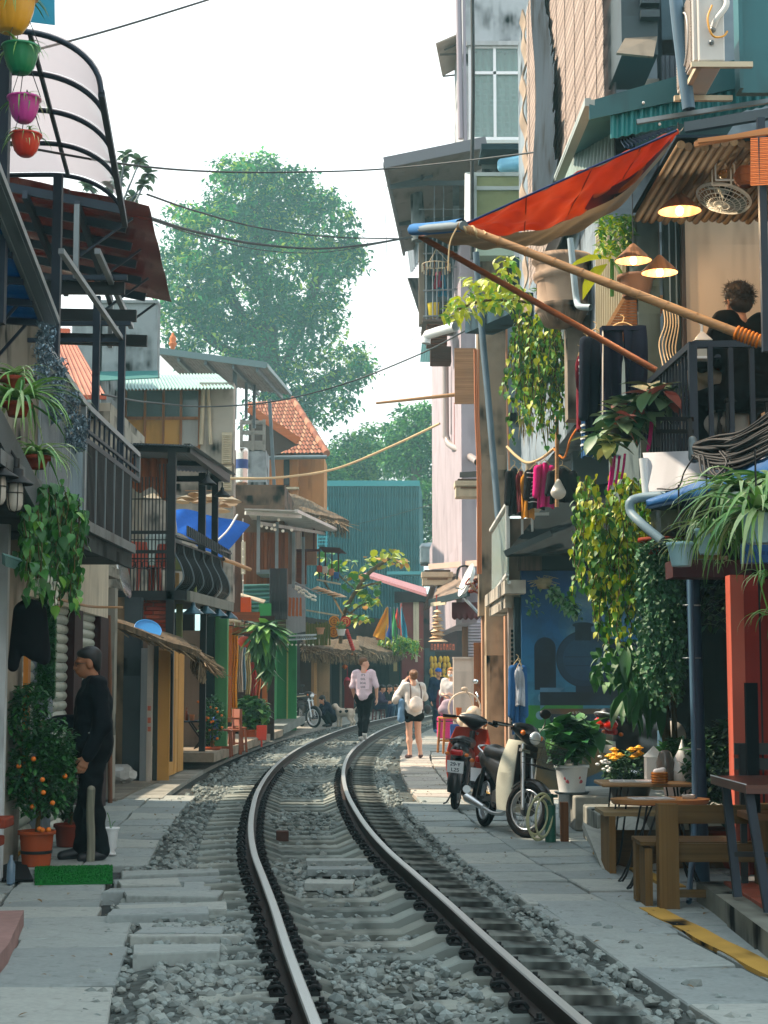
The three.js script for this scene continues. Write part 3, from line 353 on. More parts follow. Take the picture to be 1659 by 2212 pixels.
struct('yellow_line',surf((u,v)=>off(lerp(sAt(6),sAt(10.6),u),lerp(2.03,1.88,v)+0.006*Math.sin(u*33),0.011),30,1,0.025),mYellow);
struct('yellow_line',surf((u,v)=>off(lerp(sAt(11.6),sAt(14),u),lerp(2.52,2.40,v)+0.006*Math.sin(u*33),0.011),20,1,0.025),mYellow);
struct('yellow_line',surf((u,v)=>off(lerp(sAt(20),sAt(30),u),lerp(2.42,2.27,v)+0.006*Math.sin(u*33),0.011),30,1,0.025),mYellow);
{
const l=[[],[]];for(let i=0;i<520;i++){const s=rr(sAt(6),sAt(30)),o=rnd()<0.5?rr(-3,-1.4):rr(1.25,2.6),p=off(s,o,0.014);l[i % 2].push(place(p,rnd()*TAU,rr(-0.2,0.2),rr(-0.2,0.2),rr(0.015,0.05)));}
const g=new THREE.Group();g.name='litter';g.userData={kind:'stuff',label:'dead leaves and grit scattered on the pavements',category:'litter'};scene.add(g);l.forEach((q,k)=>stuff(mesh('dead_leaf',scatter(LEAF.oval,q),mat(k?'#6d5638':'#8a8272',0.9),g)));
}
// =================== LEFT SIDE, NEAR ===================
const post=(x,y0,y1,d,w,w2=w)=>{const a=P(x,y0,d),b=P(x,y1,d),c=P(x,(y0+y1)/ 2,d);return bx(c.x-w / 2,b.y,-d-w2 / 2,c.x+w / 2,a.y,-d+w2 / 2);};
const rbar=(x0,y0,d0,x1,y1,d1,w,h=w)=>bar(P(x0,y0,d0),P(x1,y1,d1),w,h);
const X=(x,d)=>(x-829.5)*d / FPX;
const shopX=(d)=>-2.95-0.0473*(d-12.3),dOn=(x)=>2.368 /((829.5-x)/ FPX-0.0473),shopP=(x,y)=>V(shopX(dOn(x)),y,-dOn(x));
{
const h=thing('shop_house','two storey shop house at the left with pale roller shutters and a dark bar balcony','house');
const mWall=mat('#9a968c',0.9,{t:'grime',b:0.003}),mFascia=mat('#d9cdb8',0.8,{t:'plaster'});
mesh('wall',[wallAB(V(-3.45,0,-8.2),V(-3.85,0,-19.8),0,3.0,-0.25),wallAB(V(-4.15,0,-4),V(-4.3,0,-16.6),3.0,7.8,-0.3),wallAB(V(-4.31,0,-16.6),V(-4.4,0,-20.5),3.0,6.3,-0.3),bx(-8,0,-20.1,-3.3,2.6,-19.9),bx(-8,2.75,-20.7,-4.2,6.2,-20.4),bx(-8,0,-8.2,-3.5,3,-8.0)],mWall,h);  // unseen near upper wall raised beyond its storey to shade the street
mesh('floor_slab',bx(-6,2.72,-20.2,-3.3,2.84,-8),mWall,h);
mesh('fascia',[wallAB(shopP(60,0).setX(shopP(60,0).x-0.0),shopP(234,0),2.2,2.92,-0.35)],mFascia,h);
const shut=mat('#b9bdaf',0.55,{t:'metal',metal:0.15}),shut2=mat('#aab0a4',0.55,{t:'metal',metal:0.15});
for(const[x0,x1]of[[53,94],[113,163],[182,219]]){
const s=mesh('shutter',[wallAB(shopP(x0,0).add(V(-0.1,0,0)),shopP(x1,0).add(V(-0.1,0,0)),0.02,2.2,-0.03)],shut2,h);
const A=shopP(x0,0),B=shopP(x1,0);for(let y=0.04;y<2.2;y+=0.095)mesh('slat',surf((u,v)=>{const p=A.clone().lerp(B,u);const b=Math.sin(v*Math.PI);return V(p.x-0.085+b*0.022,y+v*0.088,p.z);},1,5,0),rnd()<0.5?shut:shut2,s);
}
const mRed=mat('#3a1c1c',0.7,{t:'wood'}),mPil=mat('#7c8792',0.7,{t:'plaster'});
each('door_post',[wallAB(shopP(163,0),shopP(181,0),0,2.2,-0.12),wallAB(shopP(219,0),shopP(236,0),0,2.2,-0.12)],mRed,h);
mesh('pilaster',wallAB(shopP(94,0).add(V(0.03,0,0)),shopP(112,0).add(V(0.03,0,0)),0,2.4,-0.2),mPil,h);
mesh('corner_post',[bx(-2.93,0,-12.35,-2.855,2.75,-12.28)],mat('#cfd3d4',0.5,{t:'metal'}),h);
mesh('side_wall',[wallAB(V(-3.1,0,-12.4),shopP(52,0),0,2.5,-0.2)],mat('#b0a89a',0.9,{t:'grime',b:0.01}),h);
mesh('orange_strip',bx(-2.97,0.5,-13.5,-2.93,2.05,-13.4),mat('#d8862c',0.6),h);
const A=P(40,1000,10).setY(2.83),Bq=V(-2.66,2.83,-14.3),C=V(-2.65,2.83,-16.8);
const edge=[V(-2.36,2.83,-9.6),Bq,C];
mesh('balcony_slab',[0,1].map((i)=>{const a=edge[i],b=edge[i+1];return[panel(a.clone().add(V(0,-0.02,0)),b.clone().add(V(0,-0.02,0)),V(-4.2,2.81,b.z),V(-4.2,2.81,a.z),0.14),bar(a.clone().add(V(0.01,-0.1,0)),b.clone().add(V(0.01,-0.1,0)),0.04,0.2)];}),mat('#454b4c',0.8,{t:'grime'}),h);
mesh('gutter',[bar(edge[1].clone().add(V(0.04,0.0,0)),edge[2].clone().add(V(0.04,0,0)),0.06,0.09),bar(edge[0].clone().add(V(0.04,0.0,0)),edge[1].clone().add(V(0.04,0,0)),0.06,0.09)],mat('#5f6668',0.5,{t:'grime'}),h);
const R0=V(-2.47,3.93,-11.5),R1=V(-2.68,3.94,-14.3),R2=V(-2.66,3.9,-17.4);
mesh('top_rail',[bar(R0,R1,0.05,0.05),bar(R1,R2,0.045,0.05),bar(R1.clone().setY(3.94),R1.clone().setY(2.85),0.05),bar(R2,R2.clone().setY(3.6),0.04)],m.steel,h);
for(let i=0;i<=28;i++){const p=R0.clone().lerp(R1,i / 44);mesh('baluster',bar(p,p.clone().setY(2.85),0.016),m.steel,h);}
mesh('corrugated_panel',corr(V(-2.50,2.75,-11.6),V(-2.665,2.7,-14.2),V(-2.665,3.48,-14.2),V(-2.50,3.4,-11.6),26,0.012,0.004),mat('#7d93a0',0.5,{metal:0.25,t:'metal'}),h);
const L0=R1.clone().setY(3.62),L1=R2.clone().setY(3.62);
mesh('louvre_rail',[bar(L0,L1,0.05),bar(L0.clone().setY(3.72),L1.clone().setY(3.72),0.03)],m.navy,h);
for(let i=0;i<=14;i++){const p=L0.clone().lerp(L1,i / 14);mesh('louvre',panel(p.clone().add(V(0.0,0.0,0)),p.clone().add(V(-0.22,0.0,-0.01)),p.clone().add(V(-0.22,0.04,-0.12)),p.clone().add(V(0,0.04,-0.11)),0.012),i % 2?m.steel:m.navy,h);}
for(let i=0;i<12;i++){const p=L0.clone().lerp(L1,i / 12);mesh('stay',bar(p,p.clone().setY(3.93).add(V(0,0,-0.02)),0.02),m.navy,h);}
for(let i=0;i<=40;i++){const p=V(-2.67,3.6,-14.35).lerp(V(-2.655,3.6,-16.8),i / 40);mesh('bar',bar(p,p.clone().setY(2.86),i % 8?0.022:0.03),i % 8?m.black:m.greyMetal,h);}
mesh('lintel',bar(V(-2.9,2.73,-9.5),V(-2.95,2.73,-12.4),0.1,0.1),m.navy,h);
const e0=P(-60,320,9.6),e1=P(95,702,11.8),bl=mat('#2f8fc0',0.25,{trans:0.7});
mesh('awning_sheet',panel(e0,e1,V(-4.2,e1.y+0.15,e1.z),V(-4.2,e0.y+0.15,e0.z),0.006),bl,h);
each('awning_rafter',[0.15,0.35,0.52,0.68,0.82,0.95].map((t)=>{const p=e0.clone().lerp(e1,t).add(V(0,-0.04,0));return[bar(p,V(-4.2,p.y+0.12,p.z),0.035,0.05),bar(p.clone().add(V(-0.1,0,0)),V(-3.0,p.y-0.45,p.z),0.02)];}),m.navy,h);
mesh('awning_edge',[bar(e0,e1,0.03,0.06),bar(e0.clone().add(V(0.1,0.03,0)),e1.clone().add(V(0.1,0.03,0)),0.03,0.05),bar(e0.clone().add(V(0.05,0.0,0)),e1.clone().add(V(0.05,0,0)),0.08,0.015)],m.steel,h);
mesh('sloping_beam',[bar(P(-20,905,9.7),P(72,1078,11),0.08,0.2),bar(P(62,1050,11),P(135,1150,12.4),0.05,0.08)],mat('#4c5458',0.6,{t:'metal'}),h);
mesh('door_canopy',panel(P(4,1194,10.6),P(132,1232,12.4),P(120,1246,12.6),P(4,1218,10.8),0.03),mat('#7fb3b2',0.4,{t:'metal'}),h);
}
{
const t=thing('vaulted_canopy','clear curved plastic canopy on a navy steel frame above the left balcony','canopy');
const D=[12.6,13.45,14.3,15.15,16.05],ex=(d)=>lerp(-2.28,-2.62,(d-12.7)/ 3.3),ey=(d)=>6.17-0.03*(d-12.7);
const arc=(d,u)=>{const a=u*Math.PI / 2;return u<=1?V(ex(d)- 0.75*(1-Math.cos(a)),ey(d)+0.52*Math.sin(a),-d):V(ex(d)- 0.75 -(u-1)*1.6,ey(d)+0.52-0.02*(u-1),-d);};
const clear=new THREE.MeshPhysicalMaterial({color:'#d3c6c6',roughness:0.3,transmission:0.85,thickness:0,side:THREE.DoubleSide});
for(let i=0;i<4;i++)mesh('sheet',surf((u,v)=>arc(lerp(D[i]+0.003,D[i+1]- 0.003,v),u*1.9).add(V(0.02,0.03,0)),18,1),clear,t);
for(const d of D)mesh('arch',tube([0,0.15,0.3,0.45,0.6,0.75,0.9,1,1.4,1.9].map((u)=>arc(d,u)),0.024,36,6),m.navy,t);
for(const u of[0,0.86,1.35])mesh('purlin',bar(arc(D[0],u),arc(D[4],u),u?0.035:0.05,u?0.035:0.06),m.navy,t);
each('post',[post(122,378,800,15.6,0.085),post(8,-120,700,10.6,0.075)],m.navy,t);
mesh('end_beam',[bar(V(-4.2,6.5,-16.05),arc(16.05,1.3),0.06,0.09),bar(V(-4.2,6.72,-12.6),arc(12.6,1.2),0.05,0.08)],m.navy,t);
}
one('awning_sheet','bright turquoise plastic sheet hanging above the clear vaulted canopy','awning',panel(P(50,-30,12),P(118,-30,12),P(119,55,12),P(56,47,12),0.01),mat('#18a2bd',0.4,{trans:0.4}));
{
const t=thing('brown_awning','red brown translucent awning on dark steel brackets above the left houses','awning');
const a=P(322,445,18),b=P(371,655,20.7),c=V(-5.4,b.y+0.55,b.z),d=V(-5.4,a.y+0.55,a.z),sh=mat('#7c3326',0.25,{trans:0.5});
const f=bil(a,b,c,d);for(let i=0;i<3;i++)mesh('sheet',surf((u,v)=>f(u,lerp(i / 3,(i+1)/ 3,v)).add(V(0,0.02*Math.sin(u*20+v*3)+0.012*i,0)),24,6,0.004),sh,t);
each('beam',[0.02,0.2,0.38,0.56,0.74,0.92].map((u)=>bar(f(u,0.12).add(V(0,-0.08,0)),f(u,1).add(V(0,-0.08,0)),0.05,0.1)),m.navy,t);
each('purlin',[0.3,0.52,0.75].map((v)=>bar(f(0,v).add(V(0,-0.15,0)),f(1,v).add(V(0,-0.15,0)),0.06,0.1)),m.navy,t);
each('bracket',[0.1,0.4,0.7,0.99].map((u)=>bar(f(u,0.08).add(V(0,-0.06,0)),f(u,0.3).add(V(0,-0.62,0)),0.025)),m.navy,t);
each('support',[bar(f(0,0.3).add(V(0,-0.15,0)),f(0,0.3).add(V(0,-1.0,0)),0.06),bar(f(1,0.3).add(V(0,-0.15,0)),f(1,0.3).add(V(0,-0.75,0)),0.06),bar(P(132,542,14.6),P(263,732,18.3),0.05,0.05),bar(P(210,542,17),P(284,706,20.7),0.06,0.06)],m.steel,t);
each('post',[post(208,640,895,17.5,0.075),post(262,705,1010,18.3,0.075)],m.navy,t);
each('cross_rail',[bar(P(60,699,18.3),P(283,699,18.3),0.05),bar(P(60,735,18.3),P(262,735,18.3),0.05),bar(P(60,600,18.3),P(275,600,18.3),0.06)],m.navy,t);
each('ceiling_rail',[1,2,3].map((k)=>bar(V(-5.2,6.1-k*0.1,-17.5-k*0.9),V(-3.0,6.1-k*0.12,-17.5-k*0.9),0.07,0.14)),m.black,t);
}
{
const pots=[[22,-20,70,'#d99a1a',118,'mustard yellow plastic pot, topmost of the string of hanging pots at left'],[44,97,160,'#0f7a4a',84,'dark green plastic pot hanging below the yellow pot'],[51,208,265,'#c43a94',74,'magenta plastic pot hanging between the green pot and the red pot'],[55,288,338,'#c8321a',70,'red plastic pot, lowest of the string of hanging pots']];
pots.forEach(([x,y0,y1,c,w,label])=>{
const d=10.2,a=P(x,y1,d),r=w*d / FPX / 2,hh=(y1-y0)*d / FPX,t=thing('hanging_pot',label,'plant pot',null,a),N=48,prof=[[0,0],[r*0.35,0],[r*0.5,0.01],[r*0.72,hh*0.25],[r*0.88,hh*0.6],[r*0.92,hh*0.9],[r*1.03,hh*0.92],[r*1.03,hh],[r*0.88,hh],[r*0.84,hh*0.85],[0,hh*0.85]];
const g=lathe(prof,N),p=g.attributes.position;for(let i=0;i<p.count;i++){const an=Math.atan2(p.getZ(i),p.getX(i)),k=p.getY(i)<hh*0.9?1-0.035*Math.abs(Math.sin(an*7)):1;p.setX(i,p.getX(i)*k);p.setZ(i,p.getZ(i)*k);}g.computeVertexNormals();
mesh('pot',g,mat(c,0.35,{trans:0.12}),t);each('cord',[0,2.1,4.2].map((q)=>cyl(V(Math.cos(q)*r,hh,Math.sin(q)*r),V(0,hh+0.3,0),0.003,0.003,4)),m.wire,t);mesh('soil',lathe([[0,hh*0.87],[r*0.83,hh*0.87]],16),m.soil,t);blades(t,V(0,hh*0.9,0),30,r*2.1,1.1);
});
}
for(const[x,y,d,s,label]of[[33,1045,10.1,1,'black cone shaded lantern with a caged glass jar beside the ivy'],[-4,1030,9.8,1.1,'second cone shaded lantern cut by the left frame edge']]){
const p=P(x,y,d),t=thing('wall_lantern',label,'lantern',null,p);
mesh('shade',[lathe([[0.02,0.10],[0.05,0.09],[0.05,0.05],[0.115*s,0.0],[0.11*s,-0.005],[0.045,0.04]],24),cyl(V(0,0.1,0),V(0,0.16,0),0.025)],m.black,t);
mesh('glass',lathe([[0.045,0],[0.05,-0.04],[0.05,-0.13],[0.035,-0.165],[0,-0.175]],20),mat('#e4ddd0',0.2,{trans:0.5}),t);
mesh('cage',[...[0,1,2,3,4,5].map((k)=>{const a=k / 6*TAU;return tube([[0.056,0],[0.057,-0.1],[0.042,-0.165],[0,-0.183]].map(([r,yy])=>V(Math.cos(a)*r,yy,Math.sin(a)*r)),0.003,8,4);}),new THREE.TorusGeometry(0.057,0.003,5,20).rotateX(Math.PI / 2).translate(0,-0.06,0)],m.black,t);
mesh('arm',tube([V(0,0.16,0),V(-0.05,0.22,0),V(-0.25,0.2,0)],0.01,10,6),m.black,t);
}
{const t=thing('globe_lights','cluster of unlit white globe lamps under the teal door canopy','string lights');for(const[x,y]of[[77,1262],[83,1270],[104,1253],[110,1272],[120,1266],[113,1300],[93,1262],[99,1248],[86,1252],[116,1283]]){const p=P(x,y,12+rr(0,0.3));mesh('globe',ball(0.037,p.x,p.y,p.z,1,1,1,14),m.bulb,t);}mesh('cord',tube([P(70,1240,12.1),P(90,1248,12.1),P(110,1245,12.1),P(116,1290,12.1)],0.004),m.wire,t);}
{
const t=thing('pothos_plant','bright green pothos trailing from the left balcony over the shopfront','plant'),l=[],stems=[];
for(let i=0;i<60;i++){const x=rr(52,178),top=P(x,rr(1035,1105)+(x>140?30:0),rr(2.3,2.5)*FPX /(829.5-x));const pts=vineStrand(top,rr(0.25,x>120?0.85:0.7),0.02,l,0.055,0.075);if(pts.length>3)stems.push(tube(pts.filter((_,k)=>k % 2===0),0.004,10,4));}
leavesOf(LEAF.wide,l.slice(0,290),[m.leaf,m.leafD,m.leafL,m.leaf],t);cloud(LEAF.wide,l.slice(290),[m.leafD,m.leaf],t);mesh('stem',stems,m.stem,t);
}
[[38,870,10.2,34,0.34,'large spider plant arching over the sloping beam of the balcony'],[80,985,11,26,0.26,'smaller spider plant hanging below the big one on the balcony'],[30,815,10.3,14,0.2,'spider plant in a clay bowl behind the large one']].forEach(([x,y,d,n,s,label])=>{const t=thing('spider_plant',label,'plant',null,P(x,y,d));mesh('pot',potGeo(0.075,0.09).translate(0,-0.09,0),m.terraDark,t);blades(t,V(0,0,0),n+22,s*1.5,1.2);});
{const mG=mat('#8195a0',0.9),mG2=mat('#5d7380',0.9);[[78,800,11.0,0.5,'frosted grey tillandsia garland near the balcony corner'],[110,870,12.0,0.55,'frosted grey tillandsia garland in the middle of the railing'],[140,930,13.0,0.5,'frosted grey tillandsia garland low on the railing'],[160,960,13.6,0.35,'small frosted grey garland at the railing end']].forEach(([x,y,d,h,label])=>{const t=thing('air_plant',label,'plant','grey garlands tied along the balcony railing'),l=[],c=P(x,y,d);for(let i=0;i<800;i++){const a=rr(-1,1);l.push(place(c.clone().add(V(rr(-0.05,0.05)+0.05,a*h*0.45+0.1,rr(-0.07,0.07)*(1.3+Math.sin(a*9))- a*0.08)),rnd()*TAU,rr(-1,1.2),0,rr(0.02,0.045)));}cloud(LEAF.small,l,[mG,mG2],t);});}
function bush(t,c,r,n,g,mats,size){const l=[];for(let i=0;i<n;i++){const d=V(rr(-1,1),rr(-1,1),rr(-1,1));if(d.length()>1)continue;d.multiplyScalar(0.55+0.45*Math.pow(d.length(),0.3)/ Math.max(0.2,d.length())*0.6);l.push(place(V(c.x+d.x*r.x,c.y+d.y*r.y,c.z+d.z*r.z),rnd()*TAU,rr(-0.9,0.8),rr(-0.4,0.4),size*rr(0.6,1.3)));}cloud(g,l,mats,t);}
{
const p=G(78,1870),t=thing('kumquat_tree','kumquat tree with orange fruit in a banded terracotta pot by the left door','potted tree',null,p);
mesh('pot',potGeo(0.135,0.28,0.018,0.8),m.terracotta,t);mesh('band',lathe([[0.122,0.10],[0.126,0.10],[0.128,0.125],[0.124,0.125]],24),m.black,t);mesh('soil',lathe([[0,0.25],[0.12,0.25]],16),m.soil,t);
mesh('trunk',[tube([V(0,0.2,0),V(0.01,0.5,0),V(-0.02,0.8,0.02)],0.02),tube([V(0,0.4,0),V(0.1,0.7,0),V(0.14,1.0,0)],0.012),tube([V(0,0.5,0),V(-0.12,0.8,0.05),V(-0.13,1.1,0)],0.012)],m.stem,t);
const ms=[m.leafD,mat('#265c2c',0.45,{trans:0.25}),mat('#3f8238',0.4,{trans:0.3}),m.leafD];
bush(t,V(0.02,0.72,0),V(0.34,0.42,0.3),3800,LEAF.oval,ms,0.065);bush(t,V(-0.08,1.2,0),V(0.22,0.34,0.2),1900,LEAF.oval,ms,0.06);bush(t,V(0.14,0.95,0),V(0.2,0.28,0.2),1200,LEAF.oval,ms,0.06);
for(const[x,y]of[[36,1656],[92,1684],[133,1679],[94,1712],[64,1745],[80,1793],[87,1795],[101,1794],[70,1640],[112,1735]]){const q=P(x,y,13.0).sub(p);q.z=rr(0.12,0.27);mesh('kumquat',ball(0.021,q.x,q.y,q.z,1,0.95,1,10),m.orange,t);}
}
{const p=G(150,1828),t=thing('potted_shrub','dark leafy shrub in a brown plastic pot behind the kumquat tree','potted plant',null,p);mesh('pot',potGeo(0.13,0.2,0.015,0.85),m.terraDark,t);mesh('soil',lathe([[0,0.17],[0.12,0.17]],16),m.soil,t);bush(t,V(-0.02,0.6,0),V(0.26,0.46,0.22),1600,LEAF.oval,[m.leafD,mat('#1c4426',0.45)],0.075);mesh('stem',tube([V(0,0.1,0),V(0.02,0.4,0),V(-0.02,0.8,0)],0.012),m.stem,t);}
{const p=G(238,1848),t=thing('flower_pot','white footed ceramic pot with a bare sprig on the left pavement','plant pot',null,p);mesh('pot',lathe([[0,0],[0.05,0],[0.05,0.02],[0.035,0.04],[0.055,0.07],[0.065,0.2],[0.08,0.225],[0.08,0.235],[0.06,0.23],[0,0.22]],20),m.potWhite,t);mesh('sprig',[tube([V(0,0.2,0),V(-0.01,0.3,0),V(-0.03,0.36,0)],0.004),tube([V(0,0.2,0),V(0.02,0.27,0),V(0.04,0.29,0)],0.003)],m.leaf,t);}
one('plastic_cup','white plastic beaker standing in the brown pot','cup',lathe([[0,0],[0.034,0],[0.046,0.13],[0.049,0.13],[0.049,0.135],[0.042,0.133],[0.032,0.01]],18).translate(...P(169,1775,14).toArray()),m.potWhite);
one('wooden_stake','weathered grey wooden stake standing upright by the left man','stake',(()=>{const a=G(195,1862),b=P(197,1705,13.35);return[tube([a.clone().add(V(0,-0.05,0)),a.clone().lerp(b,0.3).add(V(0.005,0,0)),a.clone().lerp(b,0.7).add(V(-0.006,0,0)),b],0.034,16,9),ball(0.034,b.x,b.y,b.z,1,0.9,1,9)];})(),mat('#9c9a88',0.9,{t:'wood',b:0.006}));
{const a=G(62,1905),t=thing('grass_mat','bright green artificial grass mat lying on the left pavement','mat'),g=(q)=>q.setY(0.02);const c=[G(75,1878),G(243,1875),G(243,1912),G(75,1915)].map(g);mesh('backing',panel(c[3],c[2],c[1],c[0],0.012),mat('#1a6a2c',0.95),t);const l=[],f=bil(c[3],c[2],c[1],c[0]);for(let i=0;i<9000;i++)l.push(place(f(rnd(),rnd()),rnd()*TAU,rr(-1.4,-0.6),0,[0.016,0.02,rr(0.008,0.018)]));cloud(LEAF.small,l,[mat('#1f7a30',0.9),mat('#186628',0.9)],t,'pile');}
one('rubber_mat','black rubber mat in front of the left doorway','mat',panel(...[[4,1905],[72,1905],[56,1868],[4,1860]].map(([x,y])=>G(x,y).setY(0.018)),0.016),m.rubber);
{const t=thing('wooden_bench','chunky red brown wooden bench end cut by the left frame edge','bench');const a=P(-40,1765,11.4),b=P(38,1785,11.4);mesh('seat',rbx(0.5,0.07,0.26,0.015,X(-40,11.4),a.y-0.03,-11.35),m.terraDark,t);mesh('rail',rbx(0.44,0.07,0.2,0.015,X(-48,11.4),a.y-0.16,-11.35),m.terraDark,t);mesh('leg',[bx(X(-60,11.4),0,-11.4,X(-60,11.4)+0.07,a.y-0.06,-11.3)],m.terraDark,t);}
one('water_bottle','clear water bottle with a blue label under the wooden bench end','bottle',lathe([[0,0],[0.03,0],[0.032,0.02],[0.032,0.14],[0.013,0.18],[0.013,0.21],[0,0.21]],16).translate(...P(24,1868,12.1).setY(0).toArray()),mat('#a9c4d8',0.15,{trans:0.7}));
{const st=structGroup('door_step');const q=[[-30,1968],[52,1966],[18,2040],[-60,2130]].map(([x,y])=>G(x,y,0.1));mesh('tread',panel(q[3],q[2],q[1],q[0],0.13),mat('#a5827c',0.7,{t:'concrete'}),st);}
one('jacket','black jacket hanging on the wall beside the roller shutter','jacket',(()=>{const c=P(62,1355,12.6);const w=(x,y,z)=>V(c.x+x,c.y+y,c.z+z);return nets([cap(w(0,0.12,0),w(0,-0.1,0),0.1,0.1),cap(w(-0.06,0.12,0),w(-0.11,-0.3,0.02),0.055,0.045),cap(w(0.08,0.12,0),w(0.13,-0.24,0.02),0.055,0.05),cap(w(0.02,-0.02,0),w(0.06,-0.18,0),0.08,0.08)],0.014,0.02);})(),mat('#121317',0.9,{t:'cloth',b:0.002}));
{const t=thing('turf_panel','strip of dark artificial turf fixed to the wall above the kumquat tree','turf'),l=[];mesh('backing',bx(X(84,13.4),1.35,-13.45,X(122,13.4),2.25,-13.4),m.leafD,t);for(let i=0;i<2600;i++)l.push(place(V(rr(X(82,13.4),X(123,13.4)),rr(1.33,2.25),-13.38),rnd()*TAU,rr(-0.5,1),0,rr(0.02,0.04)));cloud(LEAF.small,l,[m.leafD,mat('#275a2c',0.8)],t,'pile');}
one('dry_stick','bare pale stick jutting from the fascia above the shutters','stick',[tube([P(122,1294,14.2),P(160,1302,15),P(205,1311,16),P(264,1312,16.5)],0.014,20,6),cyl(P(125,1310,14.2),P(134,1310,14.4),0.008)],m.bamboo);
one('rust_pole','thin rusty pole standing at the far end of the roller shutters','pole',tube([G(238,1735),P(237,1500,19.6),P(234,1330,19.4)],0.028,16,8),mat('#8a5f48',0.8,{t:'wood'}));
// =================== LEFT SIDE, FARTHER ===================
const hatGeo=lathe([[0,0.5],[0.06,0.46],[1,0],[0.97,-0.01],[0.05,0.42]],18),mHat=[mat('#ecd0ac',0.7,{t:'cloth'}),mat('#dcb48c',0.7,{t:'cloth'})];
const hatC=(()=>{const g=clean(hatGeo);boxUV(g);return g;})();
function hatAt(label,p,s,group,tilt=0){const o=new THREE.Mesh(hatC,mHat[Math.floor(rnd()*2)]);o.name=numbered('conical_hat');o.userData={label,category:'hat',group};o.position.copy(p);o.scale.setScalar(s);o.rotation.set(tilt,rnd()*6,tilt*0.5);o.castShadow=o.receiveShadow=true;scene.add(o);return o;}
function thatch(par,f,n,len,mats,th=0.08){
mesh('thatch_mat',surf((u,v)=>f(u,v).add(V(0,0.02*Math.sin(u*37+v*11),0)),20,8,th),mats[0],par);const l=[[],[],[]];
for(let i=0;i<n;i++){const u=rnd(),v=Math.pow(rnd(),0.7),a=f(u,v),b=f(cl(u+rr(-0.03,0.03)),cl(v+0.1)),d=b.sub(a).normalize().add(V(rr(-0.15,0.15),rr(-0.25,0.12),rr(-0.15,0.15)));const L=len*rr(0.5,1.2);l[i % 3].push(bar(a.clone().add(V(0,0.02+rr(0,0.04),0)),a.clone().add(V(0,0.02,0)).addScaledVector(d,L),0.012*(len>0.4?2:1),0.012));}
for(let i=0;i<n*0.8;i++){const u=rnd(),a=f(u,rr(0.93,1)),L=len*rr(0.3,0.8);l[i % 3].push(bar(a.clone().add(V(0,rr(-0.02,0.05),0)),a.clone().add(V(rr(-0.1,0.16)*len,-L,rr(-0.1,0.1)*len)),0.012*(len>0.4?1.8:1),0.01));}
l.forEach((q,k)=>stuff(mesh('straw',q,mats[k % mats.length],par)));
}
const mThatch=[mat('#6f5f4c',0.95,{t:'fibre',b:0.01}),mat('#a08b70',0.9),mat('#82705a',0.9)];
{
const h=thing('kiosk','low stall with a yellow folding door and bare cement wall under a straw awning','stall');
mesh('floor',bx(-6,-0.05,-24,-3.25,0.03,-19.9),mat('#8b8478',0.9,{t:'concrete'}),h);
mesh('brown_wall',face(238,1290,266,1692,23.6,0.15),mat('#8c7458',0.9,{t:'grime'}),h);
mesh('cement_wall',face(266,1290,303,1690,23.5,0.2),mat('#454c50',0.9,{t:'grime',b:0.01}),h);
mesh('grey_jamb',face(303,1400,317,1690,23.4,0.2),mat('#aab0b4',0.9,{t:'plaster',b:0.004}),h);
mesh('white_jamb',face(317,1385,328,1690,23.3,0.1),mat('#d7cabd',0.7,{t:'plaster'}),h);
mesh('side_wall',bx(-5.6,0,-23.6,-5.4,2.6,-19.8),mat('#6b675f',0.9,{t:'grime'}),h);
mesh('frame_post',face(331,1395,340,1690,23.5,0.1),mat('#4e5450',0.8),h);
const A=V(-3.25,0,-23.55),B=V(-3.22,0,-26.2),mY=mat('#dca458',0.7,{t:'plaster'});
for(let i=0;i<5;i++){const a=A.clone().lerp(B,i / 5),b=A.clone().lerp(B,(i+0.94)/ 5),k=i % 2?0.012:-0.01;mesh('door_panel',wallAB(a.add(V(k,0,0)),b.add(V(-k,0,0)),0.02,2.0,-0.04),mY,h);}
mesh('door_panel',face(341,1405,366,1686,23.45,0.05),mat('#dca458',0.7,{t:'plaster'}),h);
for(const[y,hh]of[[1530,10],[1556,12],[1575,10]]){const p=P(322,y,23.29);mesh('red_mark',bx(p.x-0.02,p.y-hh*0.0033,-23.292,p.x+0.025,p.y+hh*0.0033,-23.286),mat('#c46a52',0.7),h);}
}
{
const t=thing('straw_awning','drooping grey straw awning above the yellow folding door','awning');
const c0=[P(232,1352,20.6),P(330,1384,20.9),P(405,1412,21.2),P(440,1432,21.3)],c1=[P(242,1344,22.6),P(300,1364,23.2),P(370,1380,23.8),P(424,1410,24.2)];
const a=new THREE.CatmullRomCurve3(c0),b=new THREE.CatmullRomCurve3(c1);thatch(t,(u,v)=>a.getPoint(v).lerp(b.getPoint(v),u),1500,0.36,mThatch,0.07);
mesh('pole',bar(P(250,1345,21),P(425,1412,21.5),0.04),m.bamboo,t);
}
{const p=P(319,1362,21.3);one('blue_tray','round blue tray with a white rim lying on the straw awning','tray',lathe([[0,0],[0.17,0],[0.185,0.025],[0.175,0.025],[0.165,0.012],[0,0.012]],28).applyMatrix4(M4().makeRotationFromEuler(new THREE.Euler(0.75,0,-0.3))).translate(p.x,p.y,p.z),mat('#1f7fc4',0.4));}
